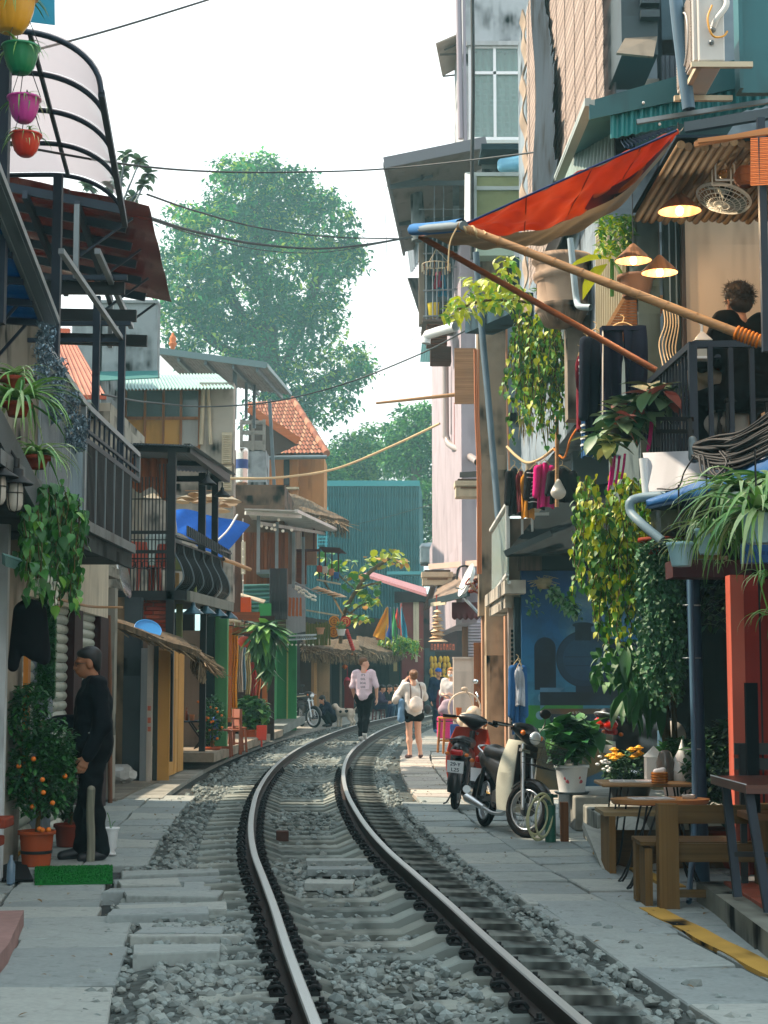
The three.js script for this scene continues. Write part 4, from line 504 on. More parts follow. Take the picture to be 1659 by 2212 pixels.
one('plastic_sack','crumpled clear plastic sack of rubbish on the cement floor by the wall','sack',(()=>{const p=G(265,1690),g=new THREE.IcosahedronGeometry(0.2,3),q=g.attributes.position;for(let i=0;i<q.count;i++){const x=q.getX(i),y=q.getY(i),z=q.getZ(i),k=1+0.35*(fbm(Math.abs(x)*2.2,Math.abs(y+z)*2.2,4,3)- 0.5)*2;q.setXYZ(i,x*1.2*k,Math.max(0,y*0.75*k+0.11),z*k);}g.computeVertexNormals();g.translate(-3.72,0.03,-22.9);return g;})(),mat('#b9b7b2',0.25,{trans:0.25}));
{
const w=thing('brick_wall','bare red brick wall under the black steel balcony','wall'),d=24.4,x0=X(252,d),x1=X(366,d),y0=P(0,1362,d).y,y1=P(0,1292,d).y;mesh('mortar',bx(x0,y0-1.6,-d-0.2,x1,y1,-d-0.03),mat('#8a7466',0.95,{t:'concrete'}),w);
const mb=['#b4492c','#a8412a','#c05a36','#9c4630'].map((c)=>mat(c,0.9,{t:'concrete',b:0.004})),g=[rbx(0.206,0.052,0.1,0.006),rbx(0.204,0.055,0.1,0.008),rbx(0.2,0.05,0.1,0.005)].map((q)=>{const r=clean(q);boxUV(r);return r;});
let k=0;for(let r=0;r<9;r++){const y=y1-0.03-r*0.064;for(let x=x0 -(r % 2?0.11:0);x<x1-0.05;x+=0.222){if(x<x0-0.12)continue;put(g[k % 3],mb[(k*5+r)% 4],'brick',w,V(Math.min(x1-0.1,Math.max(x0+0.1,x+0.11)),y,-d-0.03+rr(-0.008,0.008)),[0,0,rr(-0.01,0.01)]);k++;}}
}
{
const h=thing('steel_balcony','black steel frame balcony with wavy balusters and a cage of bars above the brick wall','balcony'),d=24.3,xr=X(404,d),Yf=2.75,dF=28.2,xrF=X(499,dF);
mesh('floor',panel(V(-5,Yf-0.02,-d),V(xr,Yf-0.02,-d),V(xrF,Yf-0.02,-dF),V(-5,Yf-0.02,-dF),0.06),m.black,h);
mesh('floor_beam',bx(X(252,d),Yf-0.1,-d-0.06,xr,Yf+0.04,-d+0.06),m.black,h);
mesh('edge_beam',bar(V(xr,Yf-0.04,-d),V(xrF,Yf-0.04,-dF),0.1,0.16),mat('#6e7268',0.6,{t:'metal'}),h);
each('post',[post(368,972,1645,d,0.12),post(436,1022,1290,27.0,0.12),post(464,1028,1290,28.2,0.11),post(438,1300,1640,27,0.1)],m.black,h);
each('roof_beam',[rbar(288,966,d,404,970,d,0.08,0.12),rbar(404,968,d,491,1034,28.2,0.1,0.14),rbar(300,1035,28.2,491,1034,28.2,0.08,0.1),rbar(300,1000,26.5,450,1002,26.5,0.06,0.08)],m.black,h);
mesh('roof_sheet',corr(P(270,958,d-0.2),P(419,962,d-0.2),P(509,1024,28.6),P(300,1010,28.6),26,0.015,0.006),mat('#3c4950',0.5,{t:'metal',metal:0.3}),h);
for(let i=0;i<=11;i++)mesh('cage_bar',bx(X(281+i*7.6,d)- 0.008,Yf,-d-0.008,X(281+i*7.6,d)+0.008,P(0,i>7?1002:1030,d).y,-d+0.008),m.black,h);
each('cage_rail',[[1150,0.05],[1166,0.015],[1192,0.05],[1207,0.02],[1078,0.015]].map(([y,w])=>{const q=P(0,y,d).y;return bx(X(281,d),q-w / 2,-d-0.02,X(366,d),q+w / 2,-d+0.02);}),m.black,h);
for(let i=0;i<6;i++){const p=P(286+i*14,1220,d);mesh('scroll',new THREE.TorusGeometry(0.055,0.007,5,18).translate(p.x,p.y,p.z),m.black,h);}
const T0=P(373,1168,d+0.02),T1=P(476,1206,28.2);
mesh('hand_rail',bar(T0,T1,0.03),m.black,h);
for(let i=0;i<=30;i++){const a=T0.clone().lerp(T1,i / 30),b=V(a.x,Yf+0.02,a.z),H=a.y-b.y;mesh('wavy_baluster',tube([a,a.clone().add(V(0.02,-H*0.2,0)),a.clone().add(V(0.14,-H*0.5,0.02)),a.clone().add(V(0.17,-H*0.75,0.02)),a.clone().add(V(0.06,-H*0.93,0)),b.add(V(0.02,0,0))],0.014,14,5),i % 6?m.black:m.greyMetal,h);}
for(let i=0;i<5;i++){const a=T0.clone().lerp(T1,(i+0.6)/ 5.2);mesh('timber_post',bx(a.x-0.05,Yf,a.z-0.03,a.x+0.01,Yf+0.34,a.z+0.03),mat('#b08a52',0.7,{t:'wood'}),h);}
const S0=P(403,1135,24.8),S1=P(497,1190,28.6);mesh('perforated_tray',[panel(S0,S1,S1.clone().add(V(0,-0.16,0)),S0.clone().add(V(0,-0.16,0)),0.01),bar(P(376,1158,d),P(497,1196,28.6),0.08,0.03),...Array.from({length:26},(_,i)=>{const p=S0.clone().lerp(S1,(i+0.5)/ 26);return bar(p.clone().add(V(0.02,0,0)),p.clone().add(V(0.02,-0.16,0)),0.03,0.012);})],mat('#3d464b',0.5,{t:'metal',metal:0.4}),h);
mesh('room_wall',[bx(-6,0,-29.2,-3.4,Yf-0.1,-29),bx(-6,0,-29,-5.8,Yf-0.1,-24.6)],mat('#2c2a2b',0.9,{t:'grime'}),h);
const mg=mat('#8f9a63',0.7,{t:'plaster'}),mg2=mat('#5c9a68',0.7,{t:'plaster'});
mesh('cream_pier',face(380,1305,393,1400,26,0.1),mg,h);
mesh('plaster_panel',face(393,1362,432,1640,28.8,0.1),mat('#a58e7c',0.8,{t:'plaster'}),h);
mesh('green_pier',[face(464,1328,490,1640,28.8,0.25)],mg2,h);
mesh('dark_pier',face(443,1328,462,1640,28.7,0.2),mat('#23302f',0.8),h);
mesh('step',surf((u,v)=>V(lerp(-5.5,lerp(-2.75,-2.35,u),v),0.13,lerp(-26.5,-38,u)),10,2,0.15),mat('#a89a88',0.9,{t:'concrete'}),h);
}
function chairLocal(label,pos,ry,col,group){
const t=thing('plastic_chair',label,'chair',group,pos);t.rotation.y=ry;const q=mat(col,0.4);
mesh('seat',rbx(0.4,0.03,0.4,0.012,0,0.43,0),q,t);for(const[x,z]of[[-1,-1],[1,-1],[-1,1],[1,1]])mesh('leg',cyl(V(x*0.21,0,z*0.21),V(x*0.17,0.43,z*0.17),0.022,0.03,8),q,t);
mesh('backrest',[surf((u,v)=>V((u-0.5)*0.36,0.44+v*0.4,-0.18-v*0.09-0.03*Math.cos((u-0.5)*2.6)),8,6,0.02)],q,t);return t;
}
chairLocal('red plastic chair nearest the cage bars on the steel balcony',V(X(310,24.9),2.76,-24.9),0.6,'#b5442c','chairs on the steel balcony');chairLocal('second red plastic chair, in the middle of the steel balcony cage',V(X(336,25.3),2.76,-25.3),-0.5,'#b04028','chairs on the steel balcony');chairLocal('olive green plastic chair beside the black corner post of the balcony',V(X(392,25.6),2.76,-25.6),0.2,'#6d7a2c','chairs on the steel balcony');
one('brown_curtain','ragged orange brown curtain hanging in the steel cage','curtain',surf((u,v)=>P(285+u*82,lerp(990,1050+25*u+10*Math.sin(u*9),v),24.9).add(V(0,0,0.04*Math.sin(u*26))),30,4,0.006),mat('#a4633f',0.85,{t:'cloth'}));
one('basin','large round steel dish stored beside the steel balcony','dish',[lathe([[0,0],[0.18,0.02],[0.34,0.1],[0.36,0.1],[0.35,0.12],[0.18,0.04],[0,0.02]],26).applyMatrix4(M4().makeRotationFromEuler(new THREE.Euler(0.2,0,-1.35))).translate(...P(252,1245,23.4).toArray())],m.chrome);
const lampGeo=[lathe([[0.015,0.16],[0.03,0.14],[0.035,0.1],[0.13,0.02],[0.15,0],[0.14,0.0],[0.03,0.09]],22),cyl(V(0,0.16,0),V(0,0.24,0),0.012)];
[[417,1326,24.6,'nearest'],[445,1326,25.8,'second'],[471,1331,26.9,'third'],[494,1336,28,'farthest']].forEach(([x,y,d,w])=>one('pendant_lamp',`slate blue enamel pendant lamp, ${w} of the row under the steel balcony`,'lamp',lampGeo.map((g)=>moved(g,...P(x,y,d).toArray(),0,0,0,1.1)),mat('#2f5564',0.3,{metal:0.3}),'pendant lamps under the steel balcony'));
[[448,1046,25,'first'],[480,1072,27.5,'second']].forEach(([x,y,d,w])=>one('barn_lamp',`dark barn lamp under the steel balcony roof, ${w} from the corner post`,'lamp',lampGeo.map((g)=>moved(g,...P(x,y,d).toArray(),0,0,0,1)),m.black));
{
const t=thing('cafe_table','small dark cafe table with a folding steel base on the left step','table'),p=G(437,1640,0.13);p.z=-28;p.x=X(440,28);const y=P(0,1558,28).y;
mesh('top',rbx(0.62,0.03,0.5,0.01,p.x,y,p.z),m.navy,t);for(const k of[-1,1])for(const z of[-0.15,0.15])mesh('leg',bar(V(p.x-k*0.22,0.13,p.z+z),V(p.x+k*0.22,y,p.z+z),0.025),m.black,t);
[[418,1545,'#c47a48',0.045,0.1,'brown paper cup on the small cafe table'],[439,1547,'#dfe2ea',0.035,0.1,'white tin mug on the small cafe table']].forEach(([x,yy,c,r,hh,l])=>one('cup',l,'cup',lathe([[0,0],[r*0.8,0],[r,hh],[r*0.9,hh],[r*0.7,0.01]],14).translate(X(x,27.9),y+0.015,-27.9),mat(c,0.5)));one('bottle','slim brown sauce bottle on the small cafe table','bottle',lathe([[0,0],[0.025,0],[0.026,0.12],[0.01,0.17],[0.01,0.22],[0,0.22]],12).translate(X(407,27.9),y+0.015,-27.9),mat('#6a3418',0.2));
}
function stool(label,pos,w,h,m_,group,ry=0){const t=thing('stool',label,'stool',group,pos);t.rotation.y=ry;mesh('seat',rbx(w,0.03,w,0.008,0,h,0),m_,t);for(const x of[-1,1])for(const z of[-1,1])mesh('leg',bar(V(x*w*0.5,0,z*w*0.5),V(x*w*0.42,h,z*w*0.42),0.035),m_,t);each('rail',[bar(V(-w*0.46,h*0.35,w*0.46),V(w*0.46,h*0.35,w*0.46),0.03),bar(V(-w*0.46,h*0.35,-w*0.46),V(w*0.46,h*0.35,-w*0.46),0.03)],m_,t);return t;}
const mStool=mat('#8e4d31',0.55);
stool('brown plastic stool nearest the cafe table legs',V(X(482,28.2),0.13,-28.2),0.34,0.46,mStool,'brown stools by the cafe table');stool('brown stool beside the leafy bush, right of the pair',V(X(512,30),0.13,-30),0.34,0.44,mStool,'brown stools by the cafe table',0.3);
{const t=thing('brown_chair','brown wooden armchair facing the small cafe table','chair',null,V(X(492,29.2),0.13,-29.2));t.rotation.y=-1.2;mesh('seat',rbx(0.46,0.04,0.44,0.01,0,0.42,0),mStool,t);for(const x of[-1,1]){mesh('leg',bx(x*0.22-0.025,0,0.17,x*0.22+0.025,0.62,0.22),mStool,t);mesh('leg',bx(x*0.22-0.025,0,-0.22,x*0.22+0.025,0.8,-0.17),mStool,t);mesh('arm',bx(x*0.22-0.035,0.62,-0.2,x*0.22+0.035,0.65,0.24),mStool,t);}mesh('backrest',bx(-0.2,0.5,-0.21,0.2,0.8,-0.18),mStool,t);}
one('blue_jug','blue plastic jug standing between the table and the stools','jug',lathe([[0,0],[0.07,0],[0.072,0.3],[0.03,0.36],[0.03,0.4],[0,0.4]],14).translate(X(466,28.4),0.42,-28.4),mat('#1d4fb4',0.35));
function potted(label,p,r,hh,potM,fill){const t=thing('potted_plant',label,'potted plant',null,p);mesh('pot',potGeo(r,hh,0.015,0.75),potM,t);mesh('soil',lathe([[0,hh*0.88],[r*0.9,hh*0.88]],14),m.soil,t);fill(t);return t;}
potted('small kumquat bush beside the cafe table with a few orange fruits',V(X(462,27.6),0.13,-27.6),0.14,0.2,m.terracotta,(t)=>{bush(t,V(-0.02,0.65,-0.1),V(0.28,0.5,0.28),2200,LEAF.oval,[m.leafD,m.leaf,m.leafD],0.06);mesh('trunk',cyl(V(0,0.1,0),V(-0.02,0.6,-0.08),0.02,0.012),m.stem,t);for(let i=0;i<16;i++)mesh('kumquat',ball(0.022,rr(-0.25,0.25),rr(0.25,1.0),rr(0.05,0.24),1,1,1,8),m.orange,t);});
potted('big glossy green bush in a terracotta trough outside the green shop',V(X(545,33.5),0.13,-33.5),0.24,0.3,m.terracotta,(t)=>{bush(t,V(0,0.62,0),V(0.46,0.42,0.42),1500,LEAF.wide,[m.leafD,m.leaf,m.leafL,m.leaf],0.14);mesh('trunk',cyl(V(0,0.2,0),V(0,0.6,0),0.02),m.stem,t);});
one('red_paddle','bright red plastic paddle sign leaning on the step edge','sign',[rbx(0.2,0.3,0.03,0.012,X(568,33),0.38,-32.9),cyl(V(X(568,33),0.1,-32.9),V(X(568,33),0.25,-32.9),0.02)],mat('#d23a20',0.5));
potted('long leaved dracaena hanging over the scarf stall',P(570,1372,32),0.13,0.14,m.terraDark,(t)=>{const l=[];for(let i=0;i<90;i++)l.push(place(V(rr(-0.05,0.05),rr(0,0.15),0),rnd()*TAU,rr(-1.2,0.5),0,[0.9,0.9,rr(0.34,0.52)]));leavesOf(LEAF.long,l,[m.leafD,m.leaf,m.leafD,m.leafL],t);const k=[];for(let i=0;i<40;i++)k.push(place(V(rr(-0.15,0.2),rr(-0.5,0.0),rr(-0.1,0.15)),rnd()*TAU,rr(0.9,1.5),0,[0.7,0.7,rr(0.35,0.6)]));leavesOf(LEAF.long,k,[m.leafD],t);});
{
const t=thing('scarf_stall','open stall front with an orange frame on the left beyond the steel balcony','stall');const d=34;
mesh('back_wall',face(488,1330,592,1600,d+1.2,0.2),mat('#3a2b26',0.9,{t:'grime'}),t);each('orange_board',[face(488,1325,500,1560,33,0.1),face(566,1400,577,1590,34.6,0.1)],mat('#b4622c',0.7,{t:'wood'}),t);mesh('lintel',face(484,1322,560,1368,33.6,0.15),mat('#8e5030',0.8,{t:'woodH'}),t);mesh('shelf',rbar(470,1335,29,510,1343,33,0.25,0.04),m.cream,t);
}
[['#e8961e',500,512,1372,1530,'plain saffron yellow scarf at the near end of the scarf row'],['#c9b7a6',514,524,1372,1495,'pale patterned scarf next to the saffron one'],['#7d9cb0',523,530,1380,1490,'grey blue scarf in the middle of the scarf row'],['#d8c08a',532,541,1400,1500,'cream striped scarf right of the grey blue scarf'],['#c4403a',543,553,1430,1510,'red scarf printed with white strokes'],['#d9703a',551,562,1440,1515,'coral scarf at the far end of the scarf row']].forEach(([c,x0,x1,y0,y1,label],i)=>{const a=P(x0,y0,33.2+i*0.12),b=P(x1,y1,33.2+i*0.12);const o=one('scarf',label,'scarf',surf((u,v)=>V(lerp(a.x,b.x,u)+0.015*Math.sin(v*7+i),lerp(a.y,b.y,v),a.z+0.035*Math.sin(u*16+v*2)),16,6,0.004),mat(c,0.8,{t:'cloth'}),'scarves hanging in the stall front');});
for(let i=0;i<5;i++){const p=P(499+i*11.5,1350+i*2,32+i*0.4);const t=thing('candle_lantern',`small glass candle lantern, ${['nearest', 'second', 'third', 'fourth', 'farthest'][i]} in the row above the scarves`,'lantern','candle lanterns above the scarves',p);mesh('cap',lathe([[0,0.15],[0.02,0.15],[0.06,0.1],[0.05,0.1]],10),m.black,t);mesh('glass',cyl(V(0,0,0),V(0,0.1,0),0.042,0.042,10),mat('#d8c8a8',0.2,{trans:0.5}),t);mesh('base',cyl(V(0,-0.02,0),V(0,0,0),0.05),m.black,t);}
one('paper_lantern','coral pink folded paper lantern over the scarves','lantern',[ball(0.14,...P(528,1386,32.5).toArray(),1,0.8,1,8),ball(0.1,...P(541,1393,32.5).toArray(),1,0.8,1,8)],mat('#d8604a',0.8,{trans:0.3}));
{
const h=thing('green_shop','narrow green painted shop front with a corrugated grey upper wall','shop'),mg=mat('#429858',0.75,{t:'plaster'}),d=44;
mesh('green_wall',[wallAB(V(X(586,40),0,-40),V(X(600,44.5),0,-44.5),0,3.3,-0.3),face(598,1368,640,1578,44.5,0.3)],mg,h);mesh('corner_trim',face(619,1380,622,1575,44.44,0.06),mat('#a9a860',0.7),h);
mesh('upper_wall',corr(P(618,1372,44),P(660,1364,46),P(660,1262,46),P(618,1262,44),14,0.02,0.01,true),mat('#8e979a',0.6,{t:'metal'}),h);
for(let k=0;k<4;k++)mesh('orange_stroke',panel(P(622+k*8,1330,43.8),P(628+k*8,1332,43.8),P(630+k*7,1292,43.8),P(624+k*8,1290,43.8),0.02),mat('#c9703a',0.7),h);
mesh('base_step',surf((u,v)=>V(lerp(-3.6,lerp(-2.35,-2.3,u),v),0.16,lerp(-38.3,-47.5,u)),6,2,0.2),mat('#8d918c',0.9,{t:'concrete'}),h);
mesh('teal_sheet',panel(P(524,1334,41),P(585,1334,41),P(585,1262,41),P(524,1262,41),0.02),mat('#5c8f8c',0.5,{t:'metal'}),h);
for(let k=0;k<8;k++)mesh('teal_rib',cyl(P(524,1266+k*9,40.95),P(586,1264+k*9,40.95),0.035,0.035,8),mat('#4f8583',0.5,{t:'metal'}),h);
const gr=surf((u,v)=>P(583+37*u,lerp(1228,1338,v),40.2).add(V(0,0,0.05*Math.sin(u*80))),60,1,0.012);mesh('slatted_screen',gr,mat('#4a4c50',0.6,{t:'grime'}),h);
mesh('orange_box',face(515,1290,540,1335,38,0.4),mat('#d2541e',0.7),h);mesh('box_lid',panel(P(512,1284,37.8),P(570,1302,38.6),P(574,1296,39),P(516,1280,38.4),0.03),m.cream,h);
each('ladder_rail',[rbar(622,1374,43.5,682,1371,46,0.05,0.05),rbar(622,1382,43.5,682,1379,46,0.05,0.05)],m.steel,h);for(let i=0;i<10;i++)mesh('rung',rbar(640+i*4,1373,44.2,640+i*4,1381,44.2,0.03),m.steel,h);
}
{const t=thing('bulb_rack','steel rack of small white bulbs on the green shop front','string lights');for(let i=0;i<26;i++){const p=P(638+(i % 13)*3.6,1266+(i % 13)*2+(i>12?7:0)+rr(-2,3),43.4);mesh('bulb',ball(0.035,p.x,p.y,p.z,1,1,1,10),m.bulb,t);}mesh('rail',rbar(634,1256,43.4,692,1284,44.5,0.03),m.steel,t);for(let i=0;i<7;i++){const p=P(622+i*9,1393+rr(-1,1),44);mesh('bulb',ball(0.03,p.x,p.y,p.z,1,1,1,10),m.bulb,t);}for(let i=0;i<9;i++){const p=P(574+i*3,1398-i*0.9,40);mesh('bulb',ball(0.035,p.x,p.y,p.z,1,1,1,10),m.bulb,t);}}
{
const h=thing('timber_house','timber clad upper storey with thin steel posts and a pale sheet canopy','house'),d=47;
mesh('core',[bx(X(440,43),3.0,-52,X(640,49),6.6,-43)],mat('#6d5a4c',0.9,{t:'grime'}),h);
for(let i=0;i<13;i++)mesh('plank',face(525+i*7.5,1150,532+i*7.5,1300,42.6+(i % 2)*0.02,0.05),i % 3?mat('#80492b',0.8,{t:'wood'}):mat('#935836',0.8,{t:'wood'}),h);
mesh('rust_wall',[wallAB(V(X(478,36),2.6,-36),V(X(520,37.5),2.6,-37.5),2.75,4.75,-0.1)],mat('#5c4030',0.9,{t:'grime'}),h);
mesh('pale_panel',[face(508,1170,530,1240,41.9,0.05)],m.cream,h);
each('post',[post(558,1110,1236,40,0.08),post(598,1128,1240,42,0.08),post(634,1150,1270,43,0.08),post(655,1160,1262,44.5,0.08)],m.steel,h);
mesh('canopy_sheet',[panel(P(528,1098,39),P(640,1102,39.5),P(724,1146,47),P(560,1140,47),0.03)],mat('#c9cbc6',0.5,{t:'metal',trans:0.2}),h);each('canopy_beam',[rbar(530,1108,39.2,650,1116,40,0.08,0.08),rbar(640,1104,39.5,726,1144,47,0.08),rbar(560,1130,41,700,1152,47,0.08,0.08)],mat('#d9d8d2',0.5,{t:'metal'}),h);
mesh('red_wall',face(652,1140,684,1220,47.6,0.3),mat('#b48f74',0.8,{t:'plaster'}),h);mesh('orange_board',face(640,1190,662,1262,46,0.1),mat('#8f4a2a',0.8,{t:'woodH'}),h);each('red_frame',[face(640,1186,690,1191,45.9,0.08),face(652,1140,656,1190,45.9,0.08),face(676,1140,680,1188,45.9,0.08)],mat('#5c2a2a',0.7),h);
mesh('deck',bx(X(560,42),P(0,1245,42).y,-48,X(600,42),P(0,1236,42).y,-41),m.greyMetal,h);mesh('bamboo_rail',tube([P(482,1208,30),P(505,1216,31),P(540,1230,32)],0.04,8,7),m.bamboo,h);
}
{const t=thing('string_lights','drop of tiny bulbs on a white cord by the timber wall','string lights');mesh('cord',cyl(P(525,1120,38),P(525,1290,38),0.01,0.01,5),m.white,t);for(let i=0;i<8;i++){const p=P(525,1135+i*17,38);mesh('bulb',ball(0.02,p.x,p.y,p.z),m.bulb,t);}for(const[x,y]of[[565,1136],[576,1140],[587,1142],[594,1144],[602,1123],[611,1147],[630,1145],[593,1134]]){const p=P(x,y,40);mesh('bulb',ball(0.04,p.x,p.y,p.z),m.bulb,t);}}
one('blue_tarpaulin','bright blue tarpaulin with a white hem stretched behind the steel balcony','tarpaulin',surf((u,v)=>{const a=P(lerp(380,540,u),lerp(1102,1112+24*u,u),31.5+u*2),b=P(lerp(382,476,u),lerp(1150,1208,u),30.5+u);return a.lerp(b,v).add(V(0,0.03*Math.sin(u*9),0.06*Math.sin(u*14+v*5)));},30,12,0.006),mat('#0058b4',0.7,{t:'cloth'}));
one('tarpaulin_hem','white rope hem running across the blue tarpaulin','rope',tube([P(458,1178,30.6),P(490,1148,31),P(513,1112,31.6)],0.02,10,5),m.white);
one('grey_water_tank','grey covered water butt behind the cage bars','tank',lathe([[0,0],[0.35,0],[0.38,0.1],[0.38,0.6],[0.3,0.72],[0,0.75]],20).translate(X(352,33),3.7,-33),mat('#6f7a76',0.6,{t:'grime'}));
const HATL=['leftmost','second from left','third from left','fourth from left','fifth from left','sixth from left','middle','next after the middle','tall one right of the middle','next to the tall one','one above the tarpaulin edge','low one over the tarpaulin edge','second from right','rightmost','lowest, hanging on the tarpaulin','big one inside the cage','second inside the cage'].map((k)=>'pale woven conical hat strung behind the steel balcony, '+k);
[[392,1082],[402,1076],[414,1080],[424,1068],[432,1083],[440,1076],[448,1074],[455,1080],[463,1070],[471,1076],[480,1078],[484,1092],[492,1084],[500,1080],[478,1102],[330,1072],[356,1068]].forEach(([x,y],i)=>hatAt(HATL[i],P(x,y+3,33.4+rr(-0.6,0.6)),rr(0.16,0.22),'conical hats strung behind the steel balcony',rr(-0.35,0.35)));
one('bamboo_poles','thin bamboo poles carrying the cluster of conical hats','frame',[rbar(380,1085,36,505,1072,36,0.025),rbar(385,1068,36.4,510,1094,36.4,0.025),rbar(400,1060,36,500,1060,36,0.02)],m.bamboo);
// =================== BACK OF THE STREET ===================
const quad=(pts,th)=>panel(...pts.map((p)=>P(...p)),th);
{
const h=thing('orange_roof_house','small house with a sloping orange ribbed metal roof behind the left balcony','house');
mesh('roof',corr(P(100,860,23.4),P(229,856,23.4),P(150,718,27),P(80,716,27),11,0.02,0.01),mat('#b0664c',0.6,{t:'metal'}),h);mesh('fascia',face(160,853,229,862,23.35,0.05),mat('#b4543a',0.6),h);mesh('ridge_cap',bar(P(80,714,27),P(151,716,27),0.12,0.08),mat('#c0603f',0.6),h);
mesh('wall',bx(-7,0,-27.5,X(231,24),P(0,860,23.6).y,-24),mat('#b9b3a6',0.9,{t:'grime',b:0.006}),h);
}
{
const h=thing('concrete_tower','stained grey concrete tower block rising behind the orange roof','building'),d=33;mesh('wall',[face(214,652,340,810,d,0.4),face(150,700,216,1290,d,3)],mat('#8d979b',0.9,{t:'grime',b:0.006}),h);mesh('flashing',panel(P(210,822,d-0.4),P(342,815,d-0.4),P(341,800,d+0.01),P(212,802,d+0.01),0.02),mat('#2f6a68',0.6),h);mesh('cap',face(212,648,341,654,d-0.05,0.5),mat('#9aa3a6',0.9,{t:'concrete'}),h);
}
{
const h=thing('gallery_house','house with a glazed gallery, yellow panels and a pale green ribbed roof','house'),d=35.5;
mesh('roof',corr(P(200,842,d-0.7),P(506,838,d-0.7),P(470,808,d+2.6),P(205,808,d+2.6),40,0.025,0.008),mat('#8db0ab',0.5,{t:'metal',metal:0.2}),h);
mesh('wall',[face(232,968,504,1300,d+0.6,0.5),face(430,826,504,1000,d,0.5)],mat('#b4aea4',0.9,{t:'grime',b:0.004}),h);
const fr=mat('#a5714c',0.7,{t:'wood'});each('mullion',[270,312,352,390,430].map((x)=>face(x-2,838,x+3,968,d-0.05,0.12)),fr,h);each('rail',[[900,906],[964,970],[838,843]].map(([a,b])=>face(268,a,432,b,d-0.04,0.1)),fr,h);
const gl=new THREE.MeshPhysicalMaterial({color:'#9fb4b8',roughness:0.12,transmission:0.75,thickness:0,side:THREE.DoubleSide});
for(const[a,b]of[[273,310],[315,350],[355,388],[393,428]]){mesh('pane',face(a,843,b,900,d,0.012),gl,h);mesh('panel',face(a,906,b,964,d,0.03),b<389?mat('#c4944e',0.7,{t:'plaster'}):mat('#a9a9a6',0.7,{t:'plaster'}),h);}
mesh('inner_wall',[face(232,838,432,968,d+2.2,0.2)],mat('#6d7274',0.9),h);
each('shutter',[face(479,934,500,1002,d-0.06,0.05),face(479,1006,500,1060,d-0.06,0.05)],m.cream,h);for(let y=938;y<1058;y+=4.5)if(y<1000||y>1008)mesh('slat',panel(P(481,y,d-0.1),P(498,y,d-0.1),P(498,y+2.4,d-0.14),P(481,y+2.4,d-0.14),0.01),m.cream,h);
each('drain_pipe',[cyl(P(440,832,d-0.1),P(434,960,d-0.1),0.05),cyl(P(449,832,d-0.1),P(455,960,d-0.1),0.04)],m.cream,h);
}
{
const h=thing('metal_canopy','wide grey sheet metal canopy on thin posts behind the gallery house','canopy');mesh('sheet',corr(P(338,760,40),P(574,791,40),P(627,852,46),P(400,822,46),30,0.02,0.01),mat('#86888a',0.6,{t:'metal'}),h);each('edge',[rbar(338,757,39.9,575,789,39.9,0.06,0.16),rbar(575,789,39.9,628,851,46,0.06,0.1)],mat('#60777a',0.5),h);
each('rafter',[0.2,0.45,0.7,0.92].map((t)=>{const a=P(338,760,40).lerp(P(574,791,40),t),b=P(400,822,46).lerp(P(627,852,46),t);return bar(a.add(V(0,-0.12,0)),b.add(V(0,-0.12,0)),0.06,0.1);}),m.greyMetal,h);each('post',[post(507,793,905,41,0.1),post(532,820,905,43,0.08),post(549,832,925,44.5,0.08),rbar(582,862,47,594,1078,47,0.1)],m.greyMetal,h);
}
{
const h=thing('breeze_wall','grey roof terrace wall with an open concrete rail','wall'),d=48;mesh('wall',face(505,972,574,1090,d,1.5),mat('#98a0a4',0.9,{t:'grime'}),h);each('rail',[face(520,908,572,916,d,0.12),face(520,930,572,938,d,0.12),face(520,952,572,974,d,0.12)],mat('#9b9890',0.9,{t:'concrete'}),h);each('upright',[520,545,569].map((x)=>face(x-2,906,x+4,974,d-0.03,0.14)),mat('#9b9890',0.9,{t:'concrete'}),h);
}
{
const t=thing('water_tank','upright stainless steel water tank with a dark blue band on the roof','water tank'),d=45.5,p=P(522,1048,d),q=P(522,968,d),H=q.y-p.y,r=0.18;mesh('tank',lathe([[0,0],[r*0.8,0],[r,0.06],...Array.from({length:12},(_,i)=>[r*(i % 2?1:0.985),0.08+i / 12*(H-0.18)]),[r,H-0.06],[r*0.8,H],[0,H+0.02]],24).translate(p.x,p.y,p.z),mat('#d6cfc6',0.22,{metal:0.95}),t);mesh('band',cyl(P(522,1013,d).setZ(-d),P(522,993,d).setZ(-d),r+0.006,r+0.006,24),mat('#1f3f86',0.5),t);for(const k of[-1,1])for(const z of[-1,1])mesh('leg',cyl(V(p.x+k*0.18,p.y,p.z+z*0.15),V(p.x+k*0.22,p.y-0.3,p.z+z*0.18),0.015),m.steel,t);
}
